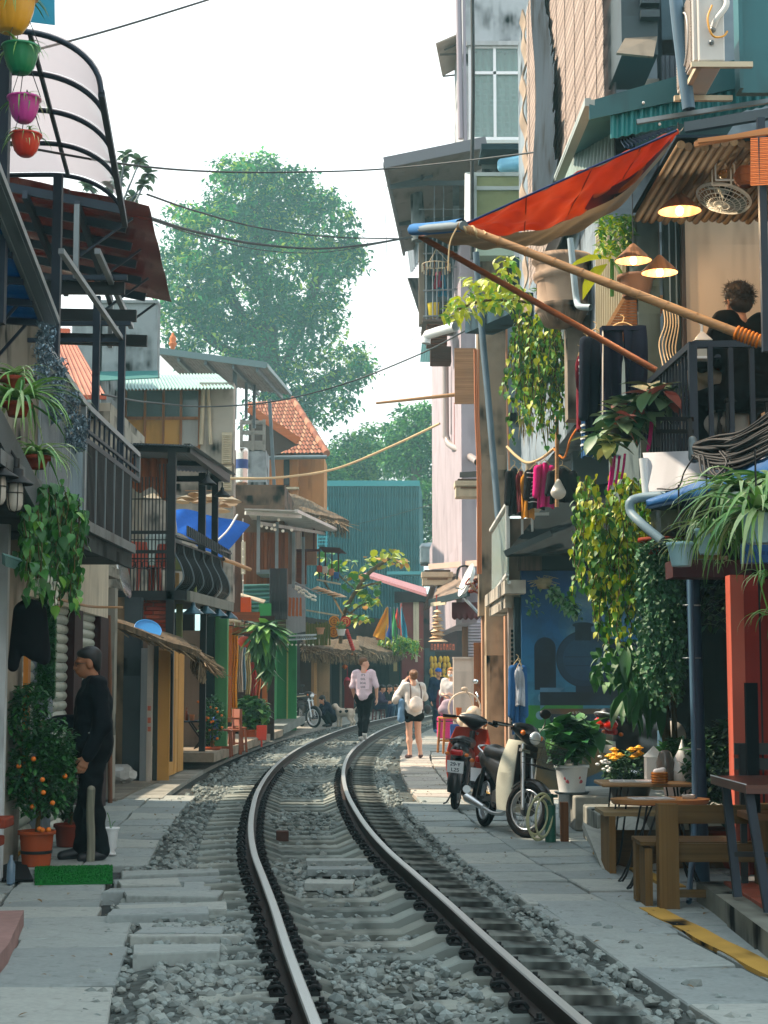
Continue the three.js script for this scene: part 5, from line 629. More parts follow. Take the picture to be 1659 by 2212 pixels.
{
const h=thing('tiled_house','old orange house with a hipped clay tile roof in front of the trees','house'),a=P(560,984,55),b=P(706,983,55),c=P(633,867,59),d=P(535,872,59),f=bil(a,b,c,d),n=b.clone().sub(a).cross(d.clone().sub(a)).normalize();
mesh('roof',panel(a,b,c,d,0.08),mat('#6d4838',0.9),h);const mt=['#966450','#875443','#a57a62','#7d4c3c'].map((q)=>mat(q,0.85));const R=14,C=18;let k=0;
for(let r=0;r<R;r++)for(let q=0;q<C;q++){const w=(1-r / R*0),u0=q / C,u1=(q+1)/ C,v0=r / R,v1=(r+1.12)/ R;mesh('tile',surf((u,v)=>f(lerp(u0,u1,u),Math.min(1,lerp(v0,v1,v))).addScaledVector(n,0.03+0.05*Math.sin(u*Math.PI)+0.035*(1-v)),3,1),mt[(k*7+r*3)% 4],h);k++;}
for(let i=0;i<12;i++){const p=b.clone().lerp(c,i / 12),q=b.clone().lerp(c,(i+1.15)/ 12);mesh('hip_tile',cyl(p.clone().addScaledVector(n,0.06),q.clone().addScaledVector(n,0.09),0.13,0.1,8),mt[i % 4],h);}
mesh('verge_board',bar(P(536,882,54),P(645,953,54),0.06,0.26),mat('#b9683c',0.7,{t:'woodH'}),h);mesh('gable',quad([[540,890,54.3],[645,960,54.3],[590,984,54.5],[535,984,54.5]],0.05),mat('#4c3f3a',0.9),h);
mesh('wall',[face(596,984,612,1110,56,0.5),face(626,984,643,1110,56,0.5),face(560,984,700,1110,56.6,3)],mat('#bd8350',0.85,{t:'plaster'}),h);mesh('gutter',cyl(P(580,989,54.8),P(706,987,54.8),0.07),m.greyMetal,h);mesh('ledge',face(594,1052,645,1056,55.8,0.4),m.cream,h);mesh('window',face(613,990,625,1048,56.2,0.05),mat('#41464c',0.4),h);
}
for(const[l,curves,n]of[['long drooping straw roof over the white steel canopy',[[[508,1062,50],[590,1066,50],[650,1080,50]],[[525,1088,46],[640,1112,46.5],[752,1133,47]]],700]]){const t=thing('straw_roof',l,'roof'),A=new THREE.CatmullRomCurve3(curves[0].map((p)=>P(...p))),B=new THREE.CatmullRomCurve3(curves[1].map((p)=>P(...p)));thatch(t,(u,v)=>A.getPoint(u).lerp(B.getPoint(u),v),n,0.6,mThatch,0.12);}
one('clay_bowl','round terracotta planter bowl beside the steel water tank','plant pot',[lathe([[0,0],[0.12,0.0],[0.2,0.1],[0.19,0.22],[0.17,0.22],[0,0.18]],18).translate(...P(552,1066,45).toArray())],mat('#b57452',0.8,{t:'plaster'}));
one('clay_lantern','small orange clay lantern on the canopy edge against the tree','lantern',lathe([[0,0],[0.05,0.0],[0.06,0.1],[0.1,0.16],[0.1,0.2],[0.07,0.22],[0.09,0.3],[0.06,0.38],[0.03,0.4],[0.035,0.44],[0,0.47]],16).translate(...P(373,758,40).toArray()),mat('#c4744a',0.7));
{
const h=thing('curve_shops','dark row of open shop fronts under straw eaves on the left of the curve','shop');const A=V(X(630,50),0,-50),B=V(X(815,66),0,-66),Cc=V(X(905,80),0,-80);
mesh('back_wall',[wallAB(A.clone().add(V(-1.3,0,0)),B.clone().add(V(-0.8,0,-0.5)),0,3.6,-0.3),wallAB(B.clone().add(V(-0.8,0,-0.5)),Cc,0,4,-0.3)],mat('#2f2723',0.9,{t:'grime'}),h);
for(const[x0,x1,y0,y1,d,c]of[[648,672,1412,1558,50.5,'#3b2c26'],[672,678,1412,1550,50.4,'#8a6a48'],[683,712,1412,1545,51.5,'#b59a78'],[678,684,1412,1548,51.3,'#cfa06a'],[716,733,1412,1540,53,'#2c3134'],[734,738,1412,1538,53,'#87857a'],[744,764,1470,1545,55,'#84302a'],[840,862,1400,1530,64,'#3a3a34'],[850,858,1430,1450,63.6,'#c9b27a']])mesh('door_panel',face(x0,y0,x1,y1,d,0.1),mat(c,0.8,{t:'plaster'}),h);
for(let i=0;i<26;i++)mesh('bamboo_cane',cyl(P(662+i*2,1346+rr(-4,4),50),P(662+i*2+rr(-2,2),1394,50),0.022),i % 3?mat('#5f6b38',0.8):mat('#77734a',0.8),h);
}
[['straw eave over the dark shop doors left of the curve',[[[650,1390,52],[700,1388,55],[770,1388,58]],[[652,1404,49],[715,1410,51],[778,1412,54]]]],['grey straw eave farther along the curve above the seated people',[[[770,1380,62],[820,1385,66],[872,1388,70]],[[772,1402,57],[830,1415,60],[872,1405,64]]]]].forEach(([l,curves])=>{const t=thing('straw_eave',l,'roof'),A=new THREE.CatmullRomCurve3(curves[0].map((p)=>P(...p))),B=new THREE.CatmullRomCurve3(curves[1].map((p)=>P(...p)));thatch(t,(u,v)=>A.getPoint(u).lerp(B.getPoint(u),v),600,0.5,[mThatch[0],mThatch[2],mThatch[1]],0.12);});
for(const[x,y,c,l]of[[722,1342,'#d99426','yellow round paper sign, upper of the two by the bamboo screen'],[721,1365,'#d48a22','yellow round paper sign, lower of the two by the bamboo screen'],[746,1343,'#c93428','red round paper lantern sign hanging left of the flags']]){const p=P(x,y,51),t=thing('paper_sign',l,'sign',null,p);mesh('disc',cyl(V(0,0,-0.03),V(0,0,0.03),0.17,0.17,24),mat(c,0.7),t);mesh('ring',new THREE.TorusGeometry(0.11,0.012,6,24).translate(0,0,0.035),mat(c==='#c93428'?'#e8b86a':'#8e4a18',0.7),t);each('stroke',[bx(-0.05,0.02,0.03,0.05,0.035,0.042),bx(-0.045,-0.05,0.03,0.045,-0.035,0.042),bx(-0.01,-0.07,0.03,0.01,0.07,0.043)],mat(c==='#c93428'?'#e8b86a':'#8e4a18',0.7),t);}
{const t=thing('lantern_string','string of small red lanterns drooping below the red round sign','lantern');for(let i=0;i<9;i++){const p=P(749+i*1.7,1362+i*5,51);mesh('lantern',ball(0.07,p.x,p.y,p.z,1,0.8,1,10),mat('#b8281c',0.6),t);}for(const[x,y]of[[745,1424],[745,1440],[757,1412]]){const p=P(x,y,53);mesh('paper_diamond',new THREE.OctahedronGeometry(0.1).translate(p.x,p.y,p.z),mat('#c96a30',0.7),t);}}
[[792,1460,'#c8321a','red heart shaped cloth lantern under the far straw eave'],[750,1475,'#a82438','crimson cloth roll hanging in the dark shop']].forEach(([x,y,c,l])=>{const p=P(x,y,57);one('cloth_lantern',l,'lantern',[ball(0.16,p.x,p.y,p.z,0.8,1.3,0.8,10),cyl(V(p.x,p.y+0.2,p.z),V(p.x,p.y+0.6,p.z),0.01)],mat(c,0.7));});
potted('small green plant in a white pot hanging on the bamboo screen',P(737,1373,49.5),0.13,0.2,m.potWhite,(t)=>bush(t,V(0,0.3,0),V(0.18,0.14,0.16),220,LEAF.oval,[m.leaf,m.leafL],0.1));
one('bicycle_sign','small pinkish clay pot on the bamboo screen','plant pot',potGeo(0.12,0.2).translate(...P(692,1370,49.6).toArray()),mat('#c79a7c',0.8));scene.children[scene.children.length-1].name='clay_pot';
{const t=thing('wall_rack','dark red steel rack with a slatted top and rows of woven hats above the bulbs','rack');each('slat',Array.from({length:8},(_,i)=>rbar(688+i*1.5,1181+i*1.6,48,735+i*2,1184+i*1.7,48,0.02)),mat('#4a2226',0.7),t);each('bar',[690,703,717,731].map((x)=>post(x,1185,1255,48,0.04)),mat('#4a2226',0.7),t);for(let i=0;i<5;i++){const p=P(686+i*12,1270+i*4,47);mesh('hat',moved(hatC,p.x,p.y-0.05,p.z,0,0,0,0.22),mHat[i % 2],t);}each('shelf',[rbar(684,1252,48,736,1262,48,0.25,0.04),rbar(662,1318,48,732,1330,48,0.3,0.04)],m.cream,t);}
[[690,1229,'#c4452a'],[702,1231,'#ddd8cc'],[716,1236,'#c98a6a'],[726,1243,'#3d6ba8']].forEach(([x,y,c],i)=>one('folded_cloth',['red','white','tan','blue'][i]+' folded cloth on the dark red steel rack','cloth',rbx(0.16,0.2,0.2,0.03,...P(x,y,48).toArray()),mat(c,0.9,{t:'cloth'})));
{
const h=thing('teal_warehouse','tall teal corrugated metal building closing the street','building'),mt=mat('#045a64',0.55,{t:'metal',metal:0.1});
const d=82,x0=X(648,d),x1=X(905,d),y1=P(0,1044,d).y;mesh('wall',corr(V(x0,0,-d),V(x1,0,-d),V(x1,y1,-d),V(x0,y1,-d),44,0.05,0.02,true),mt,h);mesh('side_wall',corr(V(x1,0,-d),V(x1+0.4,0,-d-8),V(x1+0.4,y1,-d-8),V(x1,y1,-d),20,0.05,0.02,true),mt,h);mesh('coping',face(646,1038,907,1050,d-0.1,8),mat('#1f7d84',0.5),h);
const e=73,u0=X(690,e),u1=X(882,e),v1=P(0,1258,e).y;mesh('lower_wall',corr(V(u0,0,-e),V(u1,0,-e),V(u1,v1,-e),V(u0,v1,-e),30,0.05,0.02,true),mat('#145b66',0.6,{t:'metal'}),h);mesh('ledge',[face(836,1234,918,1241,72,1),face(690,1388,870,1396,72,1)],mat('#3f8a90',0.5),h);
const a=P(707,1090,81),b=P(707,1185,81);for(let i=0;i<12;i++)mesh('ladder_rung',rbar(686,1100+i*7.5,80.5,708,1100+i*7.5,80.5,0.05),mat('#2f93a0',0.5),h);each('ladder_rail',[rbar(686,1095,80.5,686,1188,80.5,0.06),rbar(708,1095,80.5,704,1188,80.5,0.06)],mat('#2f93a0',0.5),h);
}
one('pink_awning','long faded pink awning sloping down towards the right end of the street','awning',[panel(P(782,1240,63),P(922,1284,60),P(920,1270,64),P(800,1234,67),0.05),rbar(782,1241,63,922,1286,60,0.06,0.1)],mat('#a86e72',0.6,{t:'metal'}));
{
const h=thing('red_house','dark red plastered house with a cream pilaster behind the flags','house'),d=66;mesh('wall',[face(868,1292,915,1556,d,6)],mat('#84403e',0.85,{t:'plaster'}),h);mesh('pilaster',face(893,1300,905,1392,d-0.1,0.2),m.cream,h);mesh('eave',face(852,1278,922,1300,d-0.3,1),mat('#3b3438',0.8,{t:'grime'}),h);mesh('lamp_tube',face(897,1408,902,1430,d-0.1,0.1),m.cream,h);
}
{
const h=thing('far_shop','dark shop with a blurred orange sign at the right end of the street','shop'),d=72;mesh('wall',[face(905,1300,1060,1560,d,5)],mat('#4a3030',0.9,{t:'grime'}),h);mesh('window',face(918,1400,940,1530,d-0.1,0.05),mat('#2b4148',0.4),h);
const p=P(957,1397,d-0.15);const tx=textTex([],{bg:'#40201c',h:80,draw:(x)=>{for(let i=0;i<8;i++){x.fillStyle=i % 3?'#d0622e':'#b4542c';x.fillRect(14+i*29,14+(i % 2)*4,19,50);x.fillStyle='#40201c';x.fillRect(20+i*29,24+(i % 3)*10,7,26);}}});printed('sign_print',1.2,0.42,tx,h,p,null);mesh('sign_board',face(938,1384,976,1412,d-0.08,0.05),mat('#40201c',0.7),h);
for(let i=0;i<5;i++)mesh('yellow_garland',[0,1,2,3,4,5].map((k)=>ball(0.12,...P(932+i*9+rr(-2,2),1425+k*13,d-0.4).toArray(),0.8,1.4,0.8,7)),mat('#c9a32c',0.8),h);
}
[['#d99a1e',836,1312,810,1374,'saffron yellow flag'],['#2a4f9c',842,1314,838,1374,'dark blue flag'],['#55b06a',850,1314,850,1372,'light green flag'],['#cf3b28',858,1314,856,1350,'red flag'],['#3fa0c0',867,1313,872,1372,'sky blue flag']].forEach(([c,x,y,xe,ye,l],i)=>{
const d=61+i*0.25,top=P(x,y,d),lowe=P(xe,ye,d),t=thing('flag',l+' of the row of five leaning flags below the pink awning','flag','row of small flags');mesh('pole',cyl(top.clone().add(V(0.02,0.05,0)),P(x+(i<1?-4:4),1392,d),0.02),m.steel,t);
mesh('cloth',surf((u,v)=>{const s=top.clone().lerp(lowe,v);const w=(i?0.2:0.42)*(0.12+0.88*Math.min(1,v*1.6));return V(s.x+(u -(i?0.3:0.2))*w,s.y-u*0.16*v,s.z+0.07*Math.sin(u*9+v*4+i));},8,10,0.01),mat(c,0.8,{trans:0.3}),t);});
{const t=thing('creeper','bright green creeper spilling over the ledge below the flags','plant'),l=[];for(let i=0;i<900;i++){const u=rnd();l.push(place(P(820+u*82+rr(-6,6),1375+u*20+rr(-12,14)+(rnd()<0.2?rr(0,22):0),62+rr(-0.6,0.6)),rnd()*TAU,rr(-0.4,1.2),0,rr(0.12,0.24)));}cloud(LEAF.oval,l,[m.leaf,m.leafL,m.leafY,m.leafL],t);mesh('trough',face(812,1368,830,1382,62,0.3),m.terracotta,t);}
{
const t=thing('yellowing_tree','slender tree with large green and yellow leaves leaning over the shop fronts','tree'),d=54,b=P(735,1400,55).setY(0.0),br=[[[735,1390],[742,1330],[770,1275],[800,1235],[842,1205]],[[742,1330],[720,1290],[700,1255]],[[770,1275],[735,1245],[720,1225]],[[742,1340],[775,1310],[800,1300]],[[770,1275],[800,1262],[822,1262]],[[748,1320],[780,1335],[795,1340]]];
const pts=br.map((q)=>q.map(([x,y],i)=>P(x,y,d+rr(-0.4,0.4))));mesh('trunk',[tube([b,P(735,1390,54.6),...pts[0].slice(1)],0.07,30,7)],m.stem,t);pts.slice(1).forEach((q)=>mesh('limb',tube(q,0.035,12,6),m.stem,t));
const clusters=[[835,1197,30,12,0.85],[860,1210,20,9,0.9],[812,1215,26,13,0.7],[742,1222,26,13,0.25],[715,1230,22,12,0.3],[790,1270,38,14,0.25],[765,1250,26,14,0.2],[775,1300,26,12,0.3],[800,1292,22,10,0.4],[778,1335,20,8,0.3],[700,1200,14,10,0.1]],l=[[],[],[]];
for(const[x,y,rx,ry,yl]of clusters)for(let i=0;i<26;i++){const k=rnd()<yl?(rnd()<0.75?0:2):1;l[k].push(place(P(x+rr(-rx,rx),y+rr(-ry,ry),d+rr(-1,1)),rnd()*TAU,rr(-0.2,1.0),rr(-0.4,0.4),rr(0.16,0.3)));}
[m.leafY,m.leaf,mat('#c98a20',0.6,{trans:0.4})].forEach((q,k)=>leavesOf(LEAF.round,l[k].slice(0,140),[q],t));
}
// ---------------- trees at the end ----------------
function crown(t,lobes,n,size,mats,zsq=1){
const total=lobes.reduce((s,q)=>s+q[3]**2,0),per=mats.map(()=>[]),C=22;
for(const[x,y,z,r,fy=0.85]of lobes)for(let i=0;i<n*5 / C*r*r / total;i++){
const d=V(rr(-1,1),rr(-1,1),rr(-1,1));const L=d.length();if(L>1||L<0.2)continue;d.multiplyScalar(Math.pow(L,0.4)/ L*r*0.95).multiply(V(1,fy,zsq));const q=rr(0.5,1.15)*(0.35+size),b=rnd()<0.5+0.5*d.y / r?Math.floor(rnd()*mats.length):(rnd()<0.5?0:2)% mats.length;  // painted shading: low clumps of the great tree take only dark greens
for(let j=0;j<C*q*1.9;j++){const e=V(rr(-1,1),rr(-1,1),rr(-1,1));if(e.length()>1)continue;per[rnd()<0.85?b:Math.floor(rnd()*mats.length)].push(place(V(x+d.x+e.x*q*1.3,y+d.y+e.y*q*0.8,z+d.z+e.z*q*1.3),rnd()*TAU,rr(-0.6,1.0),rr(-0.5,0.5),size*rr(0.45,1.25)));}
}
per.forEach((l,k)=>{const im=new THREE.InstancedMesh(LEAF.small,mats[k],l.length);l.forEach((x,i)=>im.setMatrixAt(i,x));im.name='crown';im.castShadow=im.receiveShadow=true;stuff(im);t.add(im);});
}
{
const t=thing('great_tree','huge broad leafed tree towering over the roofs at the end of the street','tree'),d=100,L=(x,y,r,dz=0,fy)=>{const p=P(x,y,d+dz);return[p.x,p.y,p.z,r*d / FPX,fy];};
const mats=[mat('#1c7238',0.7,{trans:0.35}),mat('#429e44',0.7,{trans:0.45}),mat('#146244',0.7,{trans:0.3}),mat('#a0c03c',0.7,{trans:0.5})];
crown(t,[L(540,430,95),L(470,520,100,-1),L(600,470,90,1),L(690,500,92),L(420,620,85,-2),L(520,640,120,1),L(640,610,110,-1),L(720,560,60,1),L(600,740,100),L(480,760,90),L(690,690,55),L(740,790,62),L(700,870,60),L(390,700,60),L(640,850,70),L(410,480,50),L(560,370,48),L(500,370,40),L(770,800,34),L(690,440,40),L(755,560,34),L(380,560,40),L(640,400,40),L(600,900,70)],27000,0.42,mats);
const tr=mat('#4a4238',0.9,{t:'wood'});mesh('trunk',tube([P(590,1250,d).setY(0),P(595,1000,d),P(590,850,d),P(570,700,d)],0.75,20,9),tr,t);for(const q of[[[590,860],[650,700],[700,560]],[[585,780],[500,640],[460,530]],[[580,740],[560,560],[550,440]],[[592,860],[690,830],[740,800]],[[585,800],[440,720],[400,620]]])mesh('limb',tube(q.map(([x,y])=>P(x,y,d)),0.3,14,7),tr,t);
}
for(const[l,d,lobes,n,c]of[
['round bushy tree right of the tiled roof with pale leaf edges',96,[[760,985,60],[820,960,55],[720,1020,50],[800,1010,60]],5200,0],['tall dark tree between the warehouse and the lilac house',90,[[900,920,50],[930,960,50],[915,1010,55],[870,980,50],[940,900,36],[925,1080,50],[932,1140,46]],6400,1],['dense tree behind the orange house walls',92,[[670,1010,46],[700,1045,40],[640,1030,40]],2600,1]]){
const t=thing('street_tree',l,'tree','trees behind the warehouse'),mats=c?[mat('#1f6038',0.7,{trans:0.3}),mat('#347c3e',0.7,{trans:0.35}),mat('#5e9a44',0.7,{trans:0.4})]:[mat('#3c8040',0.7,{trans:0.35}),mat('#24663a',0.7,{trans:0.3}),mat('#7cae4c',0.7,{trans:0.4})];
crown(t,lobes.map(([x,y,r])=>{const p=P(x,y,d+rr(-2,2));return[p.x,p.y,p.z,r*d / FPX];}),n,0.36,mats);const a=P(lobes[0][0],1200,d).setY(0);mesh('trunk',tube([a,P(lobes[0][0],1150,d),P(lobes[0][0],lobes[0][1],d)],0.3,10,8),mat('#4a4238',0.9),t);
}
{
const t=thing('roof_frangipani','sparse frangipani with leaf rosettes on the roof behind the brown awning','tree'),d=24,l=[];const tips=[[272,335],[190,405],[300,350],[310,400],[255,395],[285,425],[235,405],[320,375],[265,370]];const base=P(252,470,d);for(const[x,y]of tips){const p=P(x,y,d+rr(-0.3,0.3));mesh('branch',tube([base,base.clone().lerp(p,0.5).add(V(rr(-0.05,0.05),-0.05,0)),p],0.016,8,5),m.greyMetal,t);for(let i=0;i<13;i++)l.push(place(p.clone(),i / 13*TAU+rr(-0.2,0.2),rr(-0.9,0.7),0,[0.075,0.12,rr(0.12,0.2)]));}
leavesOf(leafGeo(1,1.5),l.map((x)=>x),[mat('#5d7a62',0.6,{trans:0.3}),mat('#4c6a56',0.6,{trans:0.3})],t);mesh('pot',potGeo(0.25,0.3).translate(base.x,base.y-0.3,base.z),m.greyMetal,t);
}
// =================== RIGHT SIDE, FAR TO NEAR ===================
{
const h=thing('lilac_house','tall plain lilac rendered house on the right beyond the cement column','house'),d=44,mL=mat('#b9aeb6',0.85,{t:'plaster'});
mesh('wall',[face(955,800,1040,1140,d,8),face(946,1138,1040,1345,d-0.1,8)],mL,h);mesh('side_wall',wallAB(V(X(958,d),0,-d),V(X(1030,33),0,-33),2.6,10.5,0.3),mL,h);
mesh('ledge',[face(1000,985,1035,1010,34,0.4)],mL,h);mesh('window',[face(985,880,1030,962,35.2,0.06)],mat('#33494d',0.35),h);each('curtain',[surf((u,v)=>P(lerp(988,1026,u),lerp(884,945,v),35.1).add(V(0,0,0.05*Math.sin(u*30))),24,2,0.01)],mat('#4c6b66',0.8,{t:'cloth'}),h);each('window_bar',[992,1004,1018].map((x)=>cyl(P(x,870,34.6),P(x+2,975,34.6),0.012)),m.white,h);mesh('red_jamb',face(981,870,987,972,35,0.12),mat('#a85a50',0.8),h);
each('drain_pipe',[cyl(P(962,785,36),P(963,945,36),0.075,0.075,12),cyl(P(979,800,36),P(978,938,36),0.05,0.05,10),tube([P(963,940,36),P(966,952,36),P(1000,975,34),P(1032,998,32)],0.075,20,10)],mat('#a89c98',0.4,{metal:0.3}),h);
const vb=mesh('vent_board',face(1030,1095,1037,1216,31.5,0.1),m.white,h);for(let i=0;i<22;i++)mesh('vent_slot',face(1032,1100+i*5.2,1036.4,1102.6+i*5.2,31.45,0.03),m.dark,vb);
}
{
const h=thing('cement_column_house','house behind the tall stained cement column and copper pipes on the right','house'),mC=mat('#a08e7a',0.9,{t:'grime',b:0.006});
mesh('column',face(1033,560,1096,1330,28,0.5),mC,h);mesh('lower_column',face(1051,1290,1092,1660,27.6,0.5),mat('#b59f84',0.9,{t:'grime',b:0.008}),h);mesh('jamb',[face(1092,1330,1102,1660,27.2,0.4),face(1042,1330,1051,1650,28.2,0.3)],mat('#c99a7c',0.8,{t:'plaster'}),h);
each('copper_pipe',[1031,1034.5,1038].map((x,i)=>tube([P(x-6+i,755,27.5),P(x-4,900,27.5),P(x,1000,27.5),P(x+1,1240,27.5)],0.017,20,6)),mat('#c0764e',0.5,{metal:0.4}),h);mesh('copper_pipe',tube([P(1094,700,27.4),P(1096,900,27.4),P(1103,1080,27.4)],0.02,14,6),mat('#b98060',0.5),h);
mesh('grey_wall',face(1096,640,1175,1060,27.8,0.3),mat('#7e919a',0.85,{t:'grime'}),h);mesh('beige_wall',face(1140,1000,1300,1260,24.6,0.3),mat('#a79a86',0.85,{t:'grime'}),h);mesh('rear_wall',face(1100,1290,1260,1700,27,0.3),mat('#5c6468',0.9,{t:'grime'}),h);
mesh('beam',[rbar(1035,700,27.4,1135,655,25,0.5,0.35)],mat('#2b4653',0.8,{t:'grime'}),h);mesh('upper_band',face(1030,555,1175,640,28.2,0.4),mat('#35545c',0.8,{t:'grime'}),h);mesh('upper_ledge',face(1030,530,1110,552,27.6,0.6),mat('#a5b5a4',0.7),h);
mesh('roller_shutter',face(1011,1335,1052,1500,36,0.1),mat('#b3a9b2',0.6),h);for(let i=0;i<14;i++)mesh('shutter_slat',cyl(P(1012,1345+i*6.4,35.9),P(1051,1345+i*6.4,35.9),0.028,0.028,6),mat('#bfb6be',0.5),h);each('frame_post',[face(1003,1330,1011,1520,35.8,0.2),face(999,1335,1003,1520,35.7,0.2)],mat('#8d6a54',0.7,{t:'wood'}),h);
}
{const t=thing('panelled_door','open orange brown wooden door with recessed panels beside the cement column','door'),d=30,md=mat('#a8602e',0.5,{t:'wood'});mesh('leaf',face(1024,1388,1053,1605,d,0.06),md,t);each('moulding',[face(1034,1402,1037,1480,d-0.02,0.03),face(1048,1402,1051,1480,d-0.02,0.03),face(1034,1400,1051,1404,d-0.02,0.03),face(1034,1478,1051,1482,d-0.02,0.03),face(1034,1500,1037,1540,d-0.02,0.03),face(1048,1500,1051,1540,d-0.02,0.03)],mat('#8a4a20',0.5),t);mesh('recess',face(1037,1404,1048,1478,d-0.01,0.02),mat('#93521f',0.5,{t:'wood'}),t);const k=P(1028,1472,d-0.06);mesh('knob',ball(0.05,k.x,k.y,k.z),m.chrome,t);mesh('handle',tube([P(1029,1495,d-0.05),P(1032,1505,d-0.12),P(1029,1515,d-0.05)],0.015),m.chrome,t);}
one('white_cabinet','plain cream white upright panel standing beside the orange brown door','cabinet',[face(980,1421,1026,1580,31,0.4),face(979,1419,1027,1423,30.97,0.45)],mat('#dccabb',0.6,{t:'plaster'}));
[[985,1040,1064,1072,30,'cream box shaped air conditioner cover under the dark rail, upper of two'],[913,1237,977,1264,34,'cream box shaped air conditioner cover at the lilac house foot, lower of two']].forEach(([x0,y0,x1,y1,d,l])=>{const t=thing('equipment_box',l,'box','cream boxes on the right wall'),mc=mat('#dcc6a8',0.6,{t:'plaster'});mesh('case',face(x0,y0+6,x1,y1,d,0.5),mc,t);mesh('lid',face(x0-2,y0-2,x1+2,y0+9,d-0.04,0.6),mc,t);mesh('slot',face(x0+10,y0+12,x1-10,y0+15,d-0.02,0.03),mat('#7a5a44',0.8),t);mesh('bracket',face(x0+4,y0-6,x1-4,y0-3,d,0.4),mat('#4f4038',0.7),t);});
one('dark_rail','dark steel rail with pale edge above the upper cream box','rail',rbar(997,1026,29.5,1098,1020,28,0.08,0.1),m.black);
{const t=thing('sheet_awning','grey sheet awning with a dark front edge and clutter of cables on top','awning');mesh('sheet',quad([[930,1305,32],[1006,1285,30],[1040,1235,33],[955,1240,36]],0.03),mat('#8e7c6e',0.7,{t:'grime'}),t);mesh('edge',[rbar(928,1302,32,1012,1281,29.8,0.06,0.12)],mat('#21343a',0.5),t);mesh('white_board',quad([[930,1310,31.8],[962,1306,31],[962,1297,31],[930,1302,31.8]],0.02),m.cream,t);mesh('shelf_beam',[rbar(930,1224,36,1040,1216,32,0.1,0.12)],mat('#c2a89a',0.6),t);mesh('arm',rbar(1003,1292,30,1048,1340,29,0.04),m.steel,t);mesh('side_triangle',quad([[913,1318,33.5],[930,1264,33.5],[940,1262,35],[926,1312,35]],0.03),mat('#59504a',0.7),t);}
{const t=thing('scalloped_valance','dark red awning valance with a scalloped cream edge over the roller shutter','awning'),a=[],mr=mat('#5c1c1e',0.8,{t:'cloth'});mesh('cloth',surf((u,v)=>{const sc=v>0.99?5*Math.abs(Math.sin(u*6*Math.PI)):0;return P(lerp(976,1048,u),lerp(1302,1334,v)+sc,lerp(33,31.5,v));},48,6,0.01),mr,t);}
{const t=thing('hat_string','string of conical hats hanging in a tapering stack from the sheet awning','hats');for(let i=0;i<12;i++){const p=P(945+Math.sin(i*2.1)*3,1316+i*5.2,31.5);mesh('hat',moved(hatC,p.x,p.y-0.04,p.z,i,rr(-0.25,0.25),0,0.075+i*0.006),mHat[i % 2],t);}const p=P(946,1386,31.5);mesh('hat',moved(hatC,p.x,p.y,p.z,0,0,0,0.2),mHat[0],t);mesh('cord',cyl(P(943,1285,31.5),P(946,1375,31.5),0.012),mat('#a83224',0.8),t);}
{const t=thing('satellite_dish','tilted white satellite dish among loose pipes above the sheet awning','satellite dish'),p=P(1008,1258,29.5);mesh('dish',lathe([[0,0],[0.12,0.015],[0.24,0.06],[0.33,0.13],[0.335,0.13],[0.24,0.05],[0,-0.01]],24).applyMatrix4(M4().makeRotationFromEuler(new THREE.Euler(0.4,0,1.15))).translate(p.x+0.1,p.y,p.z),m.potWhite,t);mesh('arm',tube([p,P(1000,1272,29.2),P(985,1270,29)],0.015),m.steel,t);}
{const t=thing('loose_pipes','tangle of loose pale pipes and wires between the dish and the balcony','pipes');for(let i=0;i<12;i++){const x=rr(1012,1060),y=rr(1248,1282);mesh('pipe',tube([P(x,y,28.6),P(x+rr(-20,20),y+rr(-14,14),28.4),P(x+rr(-24,28),y+rr(-14,16),28.5),P(x+rr(-10,40),y+rr(-6,22),28.3)],rr(0.01,0.022),16,5),pick([m.cream,m.greyMetal,m.terraDark,m.potWhite]),t);}mesh('hoop',tube([P(987,1252,31),P(990,1228,31),P(1004,1222,31),P(1018,1228,31),P(1020,1242,31)],0.02,20,6),m.wire,t);}
one('steel_tank','shiny steel water tank standing between the warehouse and the lilac house','water tank',lathe([[0,0],[0.3,0],[0.36,0.1],...Array.from({length:8},(_,i)=>[i % 2?0.36:0.345,0.14+i*0.07]),[0.36,0.68],[0.28,0.8],[0,0.84]],24).translate(...P(928,1222,58).toArray()),m.steel);
one('leaning_pipe','long grey blue drain pipe leaning in front of the cement column','pipe',tube([P(1028,545,26.2),P(1040,700,26.2),P(1058,900,26),P(1077,1125,25.6)],0.055,24,10),mat('#4e6472',0.5,{t:'metal'}));
